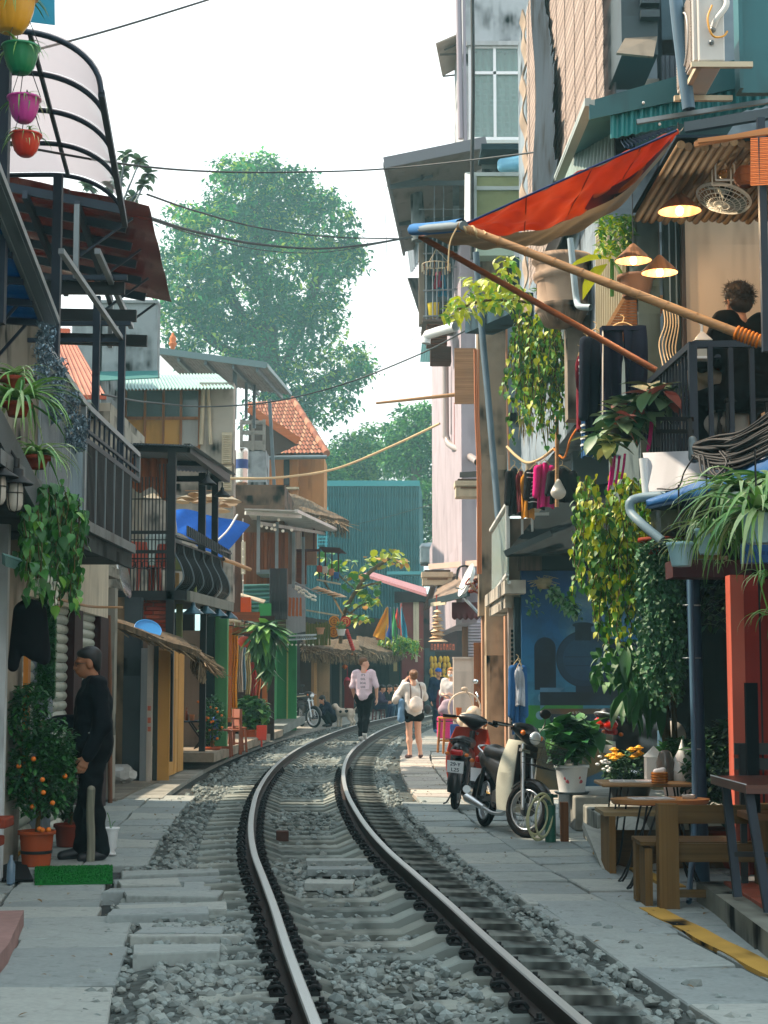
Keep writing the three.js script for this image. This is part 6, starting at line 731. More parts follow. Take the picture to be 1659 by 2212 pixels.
{
const h=thing('laundry_cage','steel balcony cage with buckets and pegged laundry on the right','balcony'),d=34;each('bar',[921,935,944,957,968,979,990].map((x)=>cyl(P(x,508,d),P(x,690,d),0.014,0.014,6)),m.steel,h);each('rail',[[548,0.016],[580,0.016],[628,0.02],[684,0.025]].map(([y,r])=>cyl(P(914,y,d),P(1012,y-4,d),r,r,6)),m.steel,h);
mesh('post',[face(905,505,917,700,d+0.3,0.3)],mat('#8a7f72',0.8,{t:'grime'}),h);mesh('rear_wall',face(915,500,1030,700,d+1.6,0.2),mat('#5b6e78',0.9,{t:'grime'}),h);mesh('floor',bx(X(914,d),P(0,694,d).y,-d-1.5,X(1020,d),P(0,688,d).y,-d),mat('#6a5f58',0.8),h);
mesh('side_sheet',corr(P(888,590,38),P(908,560,35),P(908,470,35),P(876,500,38),6,0.03,0.01),mat('#77828c',0.5,{t:'metal'}),h);mesh('hanging_flap',quad([[882,600,36],[912,690,36],[928,686,36.4],[905,600,36.4]],0.03),mat('#6e6a68',0.8,{t:'grime'}),h);
}
[['yellow plastic bucket standing in the laundry cage',938,678,'#d8c02c',0.15,0.3],['black plastic bucket beside the yellow one in the laundry cage',958,680,'#22262a',0.15,0.34]].forEach(([l,x,y,c,r,hh])=>one('bucket',l,'bucket',lathe([[0,0],[r*0.8,0],[r,hh],[r+0.015,hh],[r-0.01,hh-0.01],[r*0.75,0.02]],20).translate(...P(x,y+8,34.3).toArray()),mat(c,0.4)));
{const t=thing('peg_hanger','round clothes peg hanger in the laundry cage','hanger'),p=P(942,572,33.7);mesh('ring',new THREE.TorusGeometry(0.3,0.012,5,24).rotateX(Math.PI / 2).translate(p.x,p.y,p.z),m.cream,t);for(let i=0;i<22;i++){const a=i / 22*TAU;mesh('peg',bx(p.x+Math.cos(a)*0.3-0.012,p.y-0.16,p.z+Math.sin(a)*0.3-0.01,p.x+Math.cos(a)*0.3+0.012,p.y,p.z+Math.sin(a)*0.3+0.01),i % 3?m.cream:m.wood,t);}mesh('cord',[0,1,2].map((k)=>cyl(V(p.x+Math.cos(k*2.1)*0.3,p.y,p.z+Math.sin(k*2.1)*0.3),V(p.x,p.y+0.35,p.z),0.006)),m.cream,t);}
[['pink cloth pegged in the laundry cage',947,588,622,'#d0466a',16],['turquoise cloth hanging below the pink one',956,590,640,'#2390b8',14],['pale blue cloth hanging deeper in the cage',1000,540,590,'#9fc0d8',14]].forEach(([l,x,y0,y1,c,w])=>one('washing',l,'laundry',surf((u,v)=>P(x+(u-0.5)*w*(0.5+v),lerp(y0,y1,v),34.6).add(V(0,0,0.08*Math.sin(u*9+v*3))),10,8,0.01),mat(c,0.8,{t:'cloth'})));
{const t=thing('wicker_crate','brown slatted crates fixed under the laundry cage','crate');for(let i=0;i<9;i++)mesh('slat',face(922,700+i*5,966,703+i*5,33.5,0.5),mat('#6b4434',0.8,{t:'woodH'}),t);for(let i=0;i<8;i++)mesh('slat',face(930,748+i*4.4,975,751+i*4.4,33,0.5),mat('#5b3a30',0.8,{t:'woodH'}),t);}
one('wooden_board','pale wooden board hanging over the window with dark curtains','board',face(982,752,1034,872,30.2,0.06),mat('#c08e68',0.7,{t:'woodH',b:0.002}));
one('white_gutter','white plastic gutter pipe bent along the ledge below the cage','pipe',tube([P(920,742,33),P(922,726,33),P(935,720,32.8),P(985,705,32)],0.1,20,10),m.potWhite);
one('ribbed_sheet','small green ribbed sheet below the brown crates','sheet',corr(P(908,782,35),P(950,782,34),P(955,730,34),P(912,735,35),8,0.02,0.01),mat('#2f6a70',0.6));
one('long_bamboo','long bamboo pole sticking out over the street below the board','pole',cyl(P(812,871,31),P(998,851,31),0.025,0.04,8),m.bamboo);
{
const h=thing('window_tower','tall narrow rendered house with a large white framed window at the top right','building'),d=32,mW=mat('#b6b9be',0.9,{t:'grime',b:0.006});
mesh('wall',[face(1000,-60,1164,100,d,4),face(1000,96,1012,320,d,4),face(1136,96,1164,320,d,4),face(1006,304,1164,330,d+0.05,3.5),face(1030,330,1164,560,d+0.4,3)],mW,h);mesh('cornice',face(1008,88,1140,97,d-0.12,0.2),mat('#c3c3c4',0.8,{t:'plaster'}),h);mesh('sill',face(1006,302,1168,309,d-0.2,0.4),mat('#bfc4c0',0.8),h);
const w=new THREE.Group();w.name='window';h.add(w);mesh('frame',[face(1012,96,1136,104,d-0.04,0.1),face(1012,296,1136,304,d-0.04,0.1),face(1012,104,1020,296,d-0.04,0.1),face(1128,104,1136,296,d-0.04,0.1),face(1066,104,1072,296,d-0.05,0.1),face(1020,154,1128,160,d-0.05,0.1)],mat('#e8e6e8',0.5),w);
for(const[a,b,y0,y1]of[[1020,1066,104,154],[1072,1128,104,154],[1020,1066,160,296],[1072,1128,160,296]])mesh('pane',face(a,y0,b,y1,d,0.012),new THREE.MeshPhysicalMaterial({color:'#d5e6e4',roughness:0.05,transmission:0.85,thickness:0,side:THREE.DoubleSide}),w);
for(let i=0;i<11;i++)mesh('grille_bar',face(1020,168+i*12,1128,169.2+i*12,d+0.1,0.015),m.white,w);for(const x of[1036,1052,1088,1106])mesh('grille_bar',face(x,160,x+1,296,d+0.1,0.015),m.white,w);
mesh('curtain',surf((u,v)=>P(lerp(1016,1132,u),lerp(100,300,v),d+0.35).add(V(0,0,0.09*Math.sin(u*46)+0.04*Math.sin(u*17))),70,2,0.01),mat('#c6dcd2',0.9,{t:'cloth',trans:0.1}),h);mesh('room_wall',face(1008,96,1140,310,d+1.4,0.1),mat('#78898a',0.9),h);
each('drain_pipe',[cyl(P(990,-30,d-0.2),P(996,300,d-0.2),0.06,0.06,10),cyl(P(1002,-30,d-0.25),P(1006,320,d-0.25),0.03,0.03,8)],mat('#8d848e',0.6),h);
mesh('side_awning',quad([[942,96,33.5],[956,165,36],[1004,140,36],[1002,70,33.5]],0.03),mat('#a89c92',0.7,{t:'metal'}),h);each('awning_arm',[rbar(950,118,34,1002,116,34,0.04),rbar(956,165,36,1002,160,36,0.03),rbar(960,108,34,1000,90,34,0.03)],mat('#5f5a58',0.7),h);
}
one('black_pole','thin black cable pole in front of the tall window','pole',tube([P(1020,-40,27.5),P(1022,200,27.5),P(1020,360,27.5),P(1020,560,27.5)],0.035,20,8),m.black);
{
const h=thing('mesh_balcony','enclosed balcony with yellowish mesh panels under the tall window','balcony'),d=29;each('frame',[face(1006,372,1164,380,d,0.1),face(1024,402,1164,410,d-0.02,0.1),face(1006,374,1022,520,d-0.05,0.1),face(1024,376,1030,520,d-0.06,0.1)],mat('#b4bcb8',0.5,{t:'metal'}),h);mesh('side_panel',quad([[1005,500,d],[1006,374,d],[1022,378,d-0.4],[1024,520,d-0.4]],0.02),mat('#c9ccca',0.35,{metal:0.4}),h);
mesh('mesh_panel',[face(1030,380,1164,402,d+0.02,0.02),face(1030,410,1164,530,d+0.02,0.02)],mat('#8c9268',0.7,{t:'cloth'}),h);mesh('ceiling',face(1040,310,1164,322,d+0.3,1),mat('#22343c',0.8),h);mesh('back',face(1040,322,1164,374,d+1.2,0.1),mat('#727b7c',0.8,{t:'grime'}),h);
}
one('blue_cover','light blue plastic cover stored in the balcony under the tall window','cover',nets([cap(P(1085,362,29.3),P(1150,356,29.3),0.09,0.12),cap(P(1082,350,29.3),P(1150,340,29.3),0.06,0.08)],0.025,0.03),mat('#6fb0cc',0.4,{t:'cloth'}));
{
const h=thing('overhead_canopy','big grey sheet canopy jutting over the street on steel trusses','canopy');mesh('sheet',quad([[872,545,36.5],[1040,500,36.5],[1050,309,31],[831,353,31]],0.04),mat('#7f7a76',0.6,{t:'metal'}),h);each('edge',[rbar(830,352,30.9,1051,307,30.9,0.05,0.22),rbar(831,355,31,873,548,36.5,0.06,0.1)],mat('#6a6a70',0.6),h);
each('truss',[rbar(842,404,32,920,396,32,0.06,0.1),rbar(842,402,32,935,380,32,0.05),rbar(912,378,32,912,398,32,0.05),rbar(920,396,32,1010,396,32,0.06,0.1),rbar(858,484,34.5,1005,470,34.5,0.06,0.1),rbar(860,480,34.5,965,452,34.5,0.05),rbar(925,462,34.5,925,482,34.5,0.05)],mat('#4f5a60',0.6),h);each('post',[cyl(P(899,395,33),P(905,520,33),0.13,0.15,12),post(985,398,520,33,0.13)],mat('#737b7e',0.7,{t:'grime'}),h);each('wire_grid',[cyl(P(938,400,32.6),P(938,510,32.6),0.01),cyl(P(958,400,32.6),P(958,510,32.6),0.01),cyl(P(905,452,32.6),P(1010,452,32.6),0.01),cyl(P(905,488,32.6),P(1010,488,32.6),0.01)],m.steel,h);
}
{
const t=thing('slatted_blind','huge blind of pale thin slats hanging in front of the right hand houses','blind'),A=V(2.06,0,-22.6),B=V(2.13,0,-15.2);const ms=[mat('#b3a298',0.85),mat('#9c8c84',0.85),mat('#c2b0a4',0.85)];const N=120;
for(let i=0;i<N;i++){const y=7.0+i*0.034,k=0.003*Math.sin(i*0.35);mesh('slat',bar(A.clone().setY(y).add(V(k,0,0)),B.clone().setY(y+0.006*Math.sin(i)).add(V(k,0,0)),0.006,0.022),ms[i % 3],t);}
for(let j=0;j<9;j++){const p=A.clone().lerp(B,(j+0.5)/ 9);mesh('cord',bar(p.clone().setY(6.95).add(V(-0.012,0,0)),p.clone().setY(11.1).add(V(-0.012,0,0)),0.006),m.wire,t);}
mesh('ragged_edge',surf((u,v)=>V(2.04+0.03*Math.sin(u*60)+0.02*Math.sin(u*23),lerp(6.0,11.2,u),-22.75-v*0.5-0.06*Math.sin(u*40)),90,2,0.02),mat('#b7a390',0.9,{t:'cloth',b:0.01}),t);mesh('shade_sheet',surf((u,v)=>V(2.02-0.03*Math.sin(v*9),lerp(7.4,11.1,v),lerp(-21.2,lerp(-18.5,-19.7,v)+0.3*Math.sin(v*7)+0.3*(NG(v*40,3)- 0.5)+0.2*(NG(v*130,9)- 0.5),u)),6,140,0.003),mat('#2c3a46',0.85,{t:'grime'}),t);mesh('backing',wallAB(A.clone().add(V(0.12,0,0)),B.clone().add(V(0.12,0,0)),6.9,11.2,0.02),mat('#6f6a6c',0.9,{t:'cloth'}),t);  // dark ragged sheet stands in for the shadow on the blind
}
{
const h=thing('weathered_house','bluish weathered rendered house behind the slatted blind at the top right','house');mesh('wall',[face(1296,-80,1440,300,16.5,0.4),bx(2.35,4.6,-27.5,5,12.5,-16.9)],mat('#8b99a4',0.9,{t:'grime',b:0.008}),h);mesh('white_return',face(1376,170,1432,290,15.8,0.4),mat('#cfc3b6',0.8,{t:'plaster'}),h);
mesh('shaft',face(1430,-80,1500,260,15.6,0.3),mat('#4a5d68',0.8,{t:'grime'}),h);mesh('window',face(1430,120,1470,250,15.5,0.05),mat('#1f3140',0.4),h);each('window_bar',[1438,1448,1458].map((x)=>face(x,120,x+2,250,15.4,0.03)),m.navy,h);mesh('lower_wall',bx(2.6,0,-22.4,6.5,4.8,-22.1),mat('#59666a',0.9),h);
}
{const t=thing('window_hood','dark slate grey metal window hood jutting out at the top right','hood'),d=14.5,mh=mat('#33434a',0.6,{t:'metal'});mesh('case',[face(1342,-60,1420,118,d,0.9)],mh,t);mesh('under_sheet',quad([[1332,114,d-0.3],[1412,122,d-0.3],[1420,78,d],[1350,82,d]],0.02),mat('#7d7468',0.7,{t:'grime'}),t);mesh('louvre',[-40,-10,20].map((y)=>face(1385,y,1425,y+16,d-0.1,0.1)),mat('#22323a',0.5),t);}
{
const t=thing('air_conditioner','white outdoor air conditioner unit on a bracket at the top right','air conditioner'),d=11.6,a=P(1510,132,d),x1=X(1592,d),y1=a.y+0.62;const mw=mat('#d3d0cb',0.5,{t:'plaster'});
mesh('case',rbx(x1-a.x,0.62,0.8,0.015,(a.x+x1)/ 2,a.y+0.31,-d-0.4),mw,t);mesh('grille_face',bx(a.x-0.025,a.y+0.03,-d-0.75,a.x,y1-0.03,-d-0.05),mw,t);for(let i=0;i<26;i++)mesh('grille_bar',bx(a.x-0.035,a.y+0.05+i*0.021,-d-0.72,a.x-0.025,a.y+0.057+i*0.021,-d-0.12),mat('#b5aea6',0.5),t);mesh('fan_ring',new THREE.TorusGeometry(0.22,0.008,6,28).rotateY(Math.PI / 2).translate(a.x-0.04,a.y+0.31,-d-0.42),mw,t);
mesh('bracket',[bar(V(a.x-0.06,a.y-0.03,-d),V(x1+0.2,a.y-0.03,-d),0.04),bar(V(a.x-0.06,a.y-0.03,-d-0.7),V(x1+0.2,a.y-0.03,-d-0.7),0.04),bar(V(a.x,a.y-0.03,-d),V(a.x,a.y-0.03,-d-0.7),0.04)],m.cream,t);mesh('hose',tube([V(a.x+0.1,a.y+0.42,-d+0.02),V(a.x+0.06,a.y+0.3,-d+0.05),V(a.x+0.1,a.y+0.17,-d+0.05),V(a.x+0.18,a.y+0.18,-d+0.03),V(a.x+0.21,a.y+0.22,-d+0.02)],0.008,20,6),mat('#d89a3a',0.5),t);mesh('pipe_cover',tube([V(x1-0.02,y1-0.02,-d),V(x1+0.01,a.y+0.42,-d+0.04),V(x1-0.07,a.y+0.3,-d+0.04),V(x1-0.09,a.y+0.25,-d+0.02)],0.022,16,8),m.white,t);mesh('valve',[ball(0.025,x1-0.09,a.y+0.24,-d+0.01),ball(0.02,x1-0.1,a.y+0.14,-d+0.01)],m.steel,t);
}
one('blue_post','blue grey steel post rising beside the white air conditioner','post',tube([P(1456,-40,12),P(1466,60,12),P(1488,236,12)],0.05,12,10),mat('#4f6f85',0.5,{t:'metal'}));
{
const t=thing('teal_roof','teal metal lean-to roof with a ribbed fascia above the upstairs cafe','roof'),mt=mat('#17646c',0.5,{t:'metal'}),d=12.6;
mesh('flashing',panel(P(1273,258,d),P(1650,178,d),P(1646,112,d),P(1273,218,d),0.02),mat('#1d5d63',0.5,{t:'metal'}),t);mesh('fascia',corr(P(1318,300,d+0.04),P(1690,222,d+0.04),P(1690,150,d+0.04),P(1318,240,d+0.04),18,0.014,0.006,true),mat('#1d8288',0.45,{t:'metal'}),t);mesh('lower_rail',rbar(1375,264,d-0.02,1700,212,d-0.02,0.04,0.035),m.steel,t);
mesh('sheet',panel(P(1273,218,d),P(1690,100,d),V(3.4,6.9,-16.2),P(1216,330,15.6),0.03),mt,t);mesh('eave',[rbar(1270,216,d,1202,384,15.6,0.05,0.03),rbar(1278,226,d,1212,386,15.6,0.05,0.03),rbar(1274,222,d,1207,386,15.6,0.08,0.05)],mat('#9aa7a4',0.5),t);mesh('under_wall',corr(P(1212,430,15.8),P(1330,380,14.2),P(1330,262,14.2),P(1240,300,15.8),14,0.015,0.006),mat('#7d9a94',0.5,{t:'metal'}),t);
mesh('upright',[face(1590,-60,1700,200,12.2,0.08),face(1596,-60,1604,190,12.1,0.1)],mt,t);for(const[x,y]of[[1390,222],[1465,250],[1425,268],[1600,166],[1610,200]]){const p=P(x,y,d-0.02);mesh('screw',ball(0.012,p.x,p.y,p.z),m.potWhite,t);}
mesh('gap_shade',face(1330,268,1372,340,14,0.1),m.dark,t);  // solid near-black plate painted as the shade in the roof gap
}
// =================== RIGHT SIDE, NEAR: UPSTAIRS CAFE ===================
{
const h=thing('upstairs_cafe','open upstairs cafe with a beige wall, bamboo ceiling and dark steel railing','cafe'),d=14.6,mB=mat('#d9bfa4',0.85,{t:'plaster'});
mesh('back_wall',face(1479,420,1800,900,d,0.15),mB,h);mesh('side_wall',bx(4.0,2.9,-14.6,4.15,5.6,-8),mB,h);mesh('opening_shade',face(1436,420,1479,900,d-0.1,0.1),mat('#28353a',0.8),h);mesh('jamb',face(1474,440,1482,800,d-0.2,0.1),mat('#3a3230',0.7),h);each('window_bar',[1446,1460].map((x)=>face(x,440,x+2,700,d-0.16,0.03)),m.greyMetal,h);  // dark panel left of the back wall is coloured as shade in openings
mesh('floor',bx(2.3,2.74,-14.6,4.2,2.9,-11.85),mat('#3d4244',0.8,{t:'grime'}),h);mesh('edge_beam',bx(2.22,2.66,-13.5,2.3,2.86,-11.85),m.navy,h);
mesh('outer_wall',[bx(2.35,2.9,-16.8,2.55,5.8,-14.7)],mat('#5d6c6e',0.8,{t:'grime'}),h);
for(let i=0;i<30;i++){const x=2.08+i*0.062,z0=-11.05-0.006*i+rr(-0.06,0.06),z1=-13.05+rr(-0.05,0.05);mesh('ceiling_cane',cyl(V(x,5.22+0.004*i,z0),V(x,5.26,z1),0.031,0.031,8),i % 3?mat('#84684c',0.7,{t:'wood'}):mat('#967854',0.7,{t:'wood'}),h);}
mesh('ceiling_backing',panel(V(2.05,5.3,-11.05),V(4.1,5.3,-11.05),V(4.1,5.34,-13.05),V(2.05,5.34,-13.05),0.02),mat('#1d2c38',0.8),h);mesh('front_beam',[rbar(1480,276,11.2,1700,240,10.9,0.05,0.07)],mat('#283c48',0.6),h);
each('bamboo_beam',[rbar(1500,313,10.8,1690,276,10.6,0.032,0.032),rbar(1508,305,10.75,1690,283,10.55,0.028,0.028)],mat('#d08a4a',0.5,{t:'woodH'}),h);mesh('cafe_post',[post(1649,255,760,10.9,0.05)],m.navy,h);
for(let i=0;i<26;i++)mesh('blind_slat',bar(P(1622,300+i*4,10.95),P(1690,296+i*4,10.7),0.008,0.009),i % 2?mat('#b86a3a',0.7):mat('#a55a30',0.7),h);
const Yr=P(1495,745,12).y,c=P(1495,745,12),e=V(2.26,Yr,-13.6),f=V(3.6,Yr,-11.9);mesh('handrail',[bar(c,e,0.05,0.05),bar(c,f,0.05,0.05)],m.navy,h);mesh('corner_post',bar(c,c.clone().setY(2.75),0.06),m.navy,h);
for(let i=1;i<=14;i++){const p=c.clone().lerp(e,i / 14);mesh('baluster',bar(p,p.clone().setY(2.9),0.018),m.navy,h);}for(const x of[1543,1588,1634]){const p=V(X(x,12),Yr,-11.98);mesh('baluster',bar(p,p.clone().setY(2.85),0.035),m.navy,h);}each('foot_rail',[bar(c.clone().setY(2.96),e.clone().setY(2.96),0.04),bar(c.clone().setY(2.96),f.clone().setY(2.96),0.04)],m.navy,h);
mesh('plant_rack',[rbar(1420,905,12.4,1495,905,11.95,0.03),rbar(1420,932,12.4,1495,932,11.95,0.03),rbar(1422,905,12.4,1422,965,12.4,0.03),rbar(1490,905,11.95,1490,965,11.95,0.03)],m.black,h);
}
[[1468,455,12.2,0.17,'largest conical hat lamp with a lit bulb under the bamboo ceiling'],[1368,562,13.6,0.16,'conical hat lamp with a lit bulb, left one of the lower pair'],[1425,588,13.2,0.155,'conical hat lamp with a lit bulb, right one of the lower pair']].forEach(([x,y,d,s,l])=>{
const p=P(x,y,d),t=thing('hat_lamp',l,'lamp',null,p);mesh('shade',lathe([[0,0.15],[0.02,0.14],[s,0.0],[s-0.005,-0.006],[0.02,0.13]],24),mat('#a87a58',0.7,{t:'fibre',trans:0.12}),t);mesh('bulb',ball(0.034,0,0.002,0,1,1.1,1,14),new THREE.MeshStandardMaterial({color:'#ffd9a0',emissive:new THREE.Color(1,0.62,0.28),emissiveIntensity:2.2}),t);mesh('cord',cyl(V(0,0.14,0),V(0,0.7,0),0.005,0.005,5),m.wire,t);
const L=new THREE.PointLight(new THREE.Color(1,0.7,0.4),0.8,0,2);L.position.set(0,-0.05,0);L.castShadow=true;t.add(L);
});
{const t=thing('wall_fan','round white cage fan tilted under the bamboo ceiling','fan'),p=P(1562,432,12),g=[];const R=M4().makeRotationFromEuler(new THREE.Euler(-0.18,0,-0.30)).setPosition(p);for(const r of[0.06,0.1,0.14,0.18,0.205])g.push(new THREE.TorusGeometry(r,0.004,5,32).rotateX(Math.PI / 2).translate(0,-0.05*(1 -(r / 0.2)**2),0));for(let i=0;i<26;i++){const a=i / 26*TAU;g.push(tube([V(0,-0.05,0),V(Math.cos(a)*0.12,-0.035,Math.sin(a)*0.12),V(Math.cos(a)*0.205,0.02,Math.sin(a)*0.205)],0.0025,6,4));}g.push(new THREE.TorusGeometry(0.205,0.01,6,36).rotateX(Math.PI / 2).translate(0,0.02,0));mesh('cage',g.map((q)=>q.applyMatrix4(R)),m.potWhite,t);mesh('blade',[0,1,2].map((k)=>surf((u,v)=>{const a=k*TAU / 3+(v-0.5)*0.9*(0.4+u),r=0.03+u*0.15;return V(Math.cos(a)*r,0.0+(v-0.5)*0.04,Math.sin(a)*r).applyMatrix4(R);},6,6,0.004)),mat('#8a9694',0.4,{trans:0.2}),t);mesh('motor',[cyl(V(0,0.0,0).applyMatrix4(R),V(0,0.16,0).applyMatrix4(R),0.06,0.05,14)],m.black,t);mesh('arm',[tube([V(0,0.1,0).applyMatrix4(R),P(1572,392,12.1),P(1575,372,12.2)],0.016)],m.potWhite,t);}
{const t=thing('box_lantern','square white framed lantern above the fan','lantern'),a=P(1540,398,11.6),b=P(1580,362,11.6);for(const x of[a.x,b.x])for(const z of[-11.5,-11.62])mesh('frame_bar',bar(V(x,a.y,z),V(x,b.y,z),0.01),m.potWhite,t);each('frame_rail',[bar(V(a.x,a.y,-11.5),V(b.x,a.y,-11.5),0.012),bar(V(a.x,b.y,-11.5),V(b.x,b.y,-11.5),0.012),bar(V(a.x,a.y,-11.62),V(b.x,a.y,-11.62),0.012)],m.potWhite,t);mesh('bulb',ball(0.035,(a.x+b.x)/ 2,(a.y+b.y)/ 2,-11.56),mat('#b98a3c',0.2,{trans:0.5}),t);}
{const p=P(1612,382,11.3);one('basket_lamp','woven orange basket lamp hanging right of the box lantern','lamp',[lathe([[0.05,-0.07],[0.085,-0.03],[0.088,0.02],[0.06,0.07]],18).translate(p.x,p.y,p.z),...[-0.05,-0.025,0,0.025,0.05].map((y)=>new THREE.TorusGeometry(0.088-Math.abs(y)*0.35,0.004,5,20).rotateX(Math.PI / 2).translate(p.x,p.y+y,p.z))],mat('#b8683a',0.8,{t:'fibre'}));}
{const t=thing('cafe_table','dark table behind the upstairs railing','table'),p=P(1550,822,12.8);mesh('top',rbx(0.55,0.035,0.5,0.008,p.x,p.y+0.15,p.z),m.navy,t);for(const k of[-1,1])for(const z of[-0.2,0.2])mesh('leg',bar(V(p.x+k*0.22,2.9,p.z+z),V(p.x+k*0.22,p.y+0.14,p.z+z),0.03),m.black,t);}
{const t=thing('house_lantern','small white house shaped candle lantern on the upstairs table','lantern'),p=P(1517,772,12.4);mesh('base',bx(p.x-0.06,p.y-0.02,p.z-0.06,p.x+0.06,p.y,p.z+0.06),m.potWhite,t);mesh('glass',bx(p.x-0.045,p.y,p.z-0.045,p.x+0.045,p.y+0.13,p.z+0.045),mat('#d9d4c4',0.2,{trans:0.5}),t);mesh('roof',((q)=>q.rotateY(Math.PI / 4).translate(p.x,p.y+0.17,p.z))(new THREE.ConeGeometry(0.1,0.09,4)),m.potWhite,t);mesh('finial',[cyl(V(p.x,p.y+0.2,p.z),V(p.x,p.y+0.26,p.z),0.012),new THREE.TorusGeometry(0.02,0.004,5,12).translate(p.x,p.y+0.275,p.z)],m.potWhite,t);}
{
const t=thing('orange_awning','sagging orange and beige cloth awning with a blue hem slung over the street','awning');
const C=(pts)=>new THREE.CatmullRomCurve3(pts.map((p)=>P(...p)));
const near=C([[996,488,12],[1120,432,12],[1270,365,11.9],[1380,318,11.8],[1462,282,11.6]]),mid=C([[1004,497,12.5],[1100,503,12.6],[1180,493,12.6],[1250,460,12.5],[1345,413,12.3],[1466,284,11.9]]),farE=C([[906,508,13.6],[1010,532,13.8],[1110,537,13.9],[1200,518,13.8],[1330,450,13.4],[1476,276,12.6]]),hem=C([[892,496,13.5],[950,492,12.8],[996,486,12.1]]);
mesh('orange_cloth',surf((u,v)=>near.getPoint(u).lerp(mid.getPoint(u),v).add(V(0,0.012*Math.sin(u*30+v*6)+0.012*Math.sin(u*17-v*11)*v+0.02*(NG(u*26+9,v*9)- 0.5),0)),110,24,0.004),mat('#dd6818',0.85,{t:'cloth',trans:0.5}),t);mesh('beige_cloth',surf((u,v)=>mid.getPoint(u).lerp(farE.getPoint(u),v).add(V(0,0.014*Math.sin(u*46+v*5)*v,0)),70,14,0.004),mat('#a3927a',0.9,{t:'cloth',trans:0.25}),t);
each('seam',[0.28,0.52,0.76].map((u)=>tube([0,0.25,0.5,0.75,1].map((v)=>near.getPoint(u).lerp(mid.getPoint(u),v).add(V(0,0.012*Math.sin(u*30+v*6)- 0.004,0))),0.006,20,5)),mat('#8a3a18',0.9),t);mesh('blue_hem',tube([0,0.2,0.4,0.6,0.8,1].map((u)=>near.getPoint(u)),0.009,40,6),mat('#1c2c58',0.7),t);mesh('blue_roll',[tube([0,0.3,0.6,1].map((u)=>hem.getPoint(u)),0.05,16,8)],mat('#3d78b4',0.8,{t:'cloth'}),t);
mesh('red_cloth',surf((u,v)=>mid.getPoint(lerp(0.62,0.97,u)).lerp(near.getPoint(lerp(0.62,0.97,u)),v*0.35).add(V(0,-0.012,0)),24,4,0.003),mat('#8a2228',0.85,{t:'grime',trans:0.35}),t);
}
const knots=(a,b,n,r)=>Array.from({length:n},(_,i)=>{const p=a.clone().lerp(b,(i+0.5)/ n),q=a.clone().lerp(b,(i+0.53)/ n);return cyl(p,q,r,r,9);});
[['near bamboo pole with an orange rope, holding the orange awning',[990,487,12],[1662,746,11.4],0.032],['far reddish bamboo pole holding the orange awning over the clothes',[906,510,13.6],[1417,800,13.4],0.026]].forEach(([l,a,b,r],i)=>{const A=P(...a),B=P(...b),t=thing('bamboo_pole',l,'pole');mesh('cane',cyl(A,B,r,r*1.1,10),i?mat('#9c5c34',0.5,{t:'woodH'}):m.bamboo,t);mesh('node',knots(A,B,11,r*1.18),i?mat('#8a4e2c',0.6):mat('#a87a4c',0.6),t);if(!i){for(let k=0;k<7;k++)mesh('rope_turn',new THREE.TorusGeometry(0.045,0.01,6,14).applyMatrix4(frameTo(A.clone().lerp(B,0.9+k*0.011),B)).translate(0,0,0).applyMatrix4(M4().makeTranslation(...A.clone().lerp(B,0.9+k*0.011).sub(A.clone().lerp(B,0.9+k*0.011).add(B).multiplyScalar(0.5)).toArray())),mat('#c9742c',0.8),t);mesh('binding',[tube([0,1,2,3,4,5,6,7].map((k)=>A.clone().lerp(B,0.01+k*0.012).add(V(0,0.035*Math.cos(k*2),0.035*Math.sin(k*2)))),0.012,30,5)],m.rope,t);mesh('loose_string',tube([A,A.clone().add(V(-0.06,-0.12,0)),A.clone().add(V(-0.08,-0.35,0))],0.006),m.rope,t);}});
one('cross_bamboo','short bamboo cross piece at the outer end of the orange awning','pole',cyl(P(888,497,13.6),P(1002,487,11.95),0.035,0.035,9),m.greyMetal);
one('blue_sheet','blue corrugated plastic sheet above the orange awning','sheet',corr(P(1350,320,13.2),P(1452,275,12.6),P(1420,285,13.4),P(1340,305,14),12,0.012,0.004),mat('#155aa8',0.4,{trans:0.2}));
{const p=P(1215,680,18.2),t=thing('round_balcony','rounded concrete balcony with moulded bands under the slatted blind','balcony'),k=18.2 / FPX;mesh('drum',lathe([[0,-0.16],[0.2,-0.12],[0.26,0],[0.28,0.03],[0.3,0.05],[0.3,0.1],[0.275,0.11],[0.275,0.36],[0.31,0.38],[0.32,0.44],[0.29,0.46],[0.29,0.54],[0.33,0.58],[0.33,0.64],[0,0.64]].map(([r,y])=>[r*1.05,y*1.05]),36).translate(p.x,p.y,p.z),mat('#b79d87',0.9,{t:'grime',b:0.006}),t);mesh('support',bx(p.x+0.05,p.y-1.2,p.z-0.3,p.x+0.5,p.y,p.z),mat('#8d8376',0.9,{t:'grime'}),t);}
one('corrugated_screen','tall greenish ribbed screen behind the hat lamps','screen',corr(P(1290,740,16.2),P(1350,720,15.2),P(1350,480,15.2),P(1290,500,16.2),12,0.02,0.008,true),mat('#a59a7c',0.5,{t:'metal'}));
one('white_pipe','white plastic pipe with an elbow beside the round balcony','pipe',tube([P(1232,515,17),P(1240,600,17),P(1246,650,17),P(1252,662,16.9),P(1276,664,16.8)],0.035,24,10),mat('#9fb0b8',0.5));
{const t=thing('bamboo_shelf','slatted bamboo shelf carrying a clay pot below the hat lamps','shelf'),d=14.8;for(let i=0;i<16;i++)mesh('slat',bar(P(1345-i*3.6,645+i*6,d),P(1440-i*2,645+i*6,d),0.012,0.02),mat('#8a5a3a',0.7),t);each('rail',[rbar(1350,640,d,1292,740,d,0.03),rbar(1345,640,d,1442,642,d,0.03)],m.bamboo,t);}
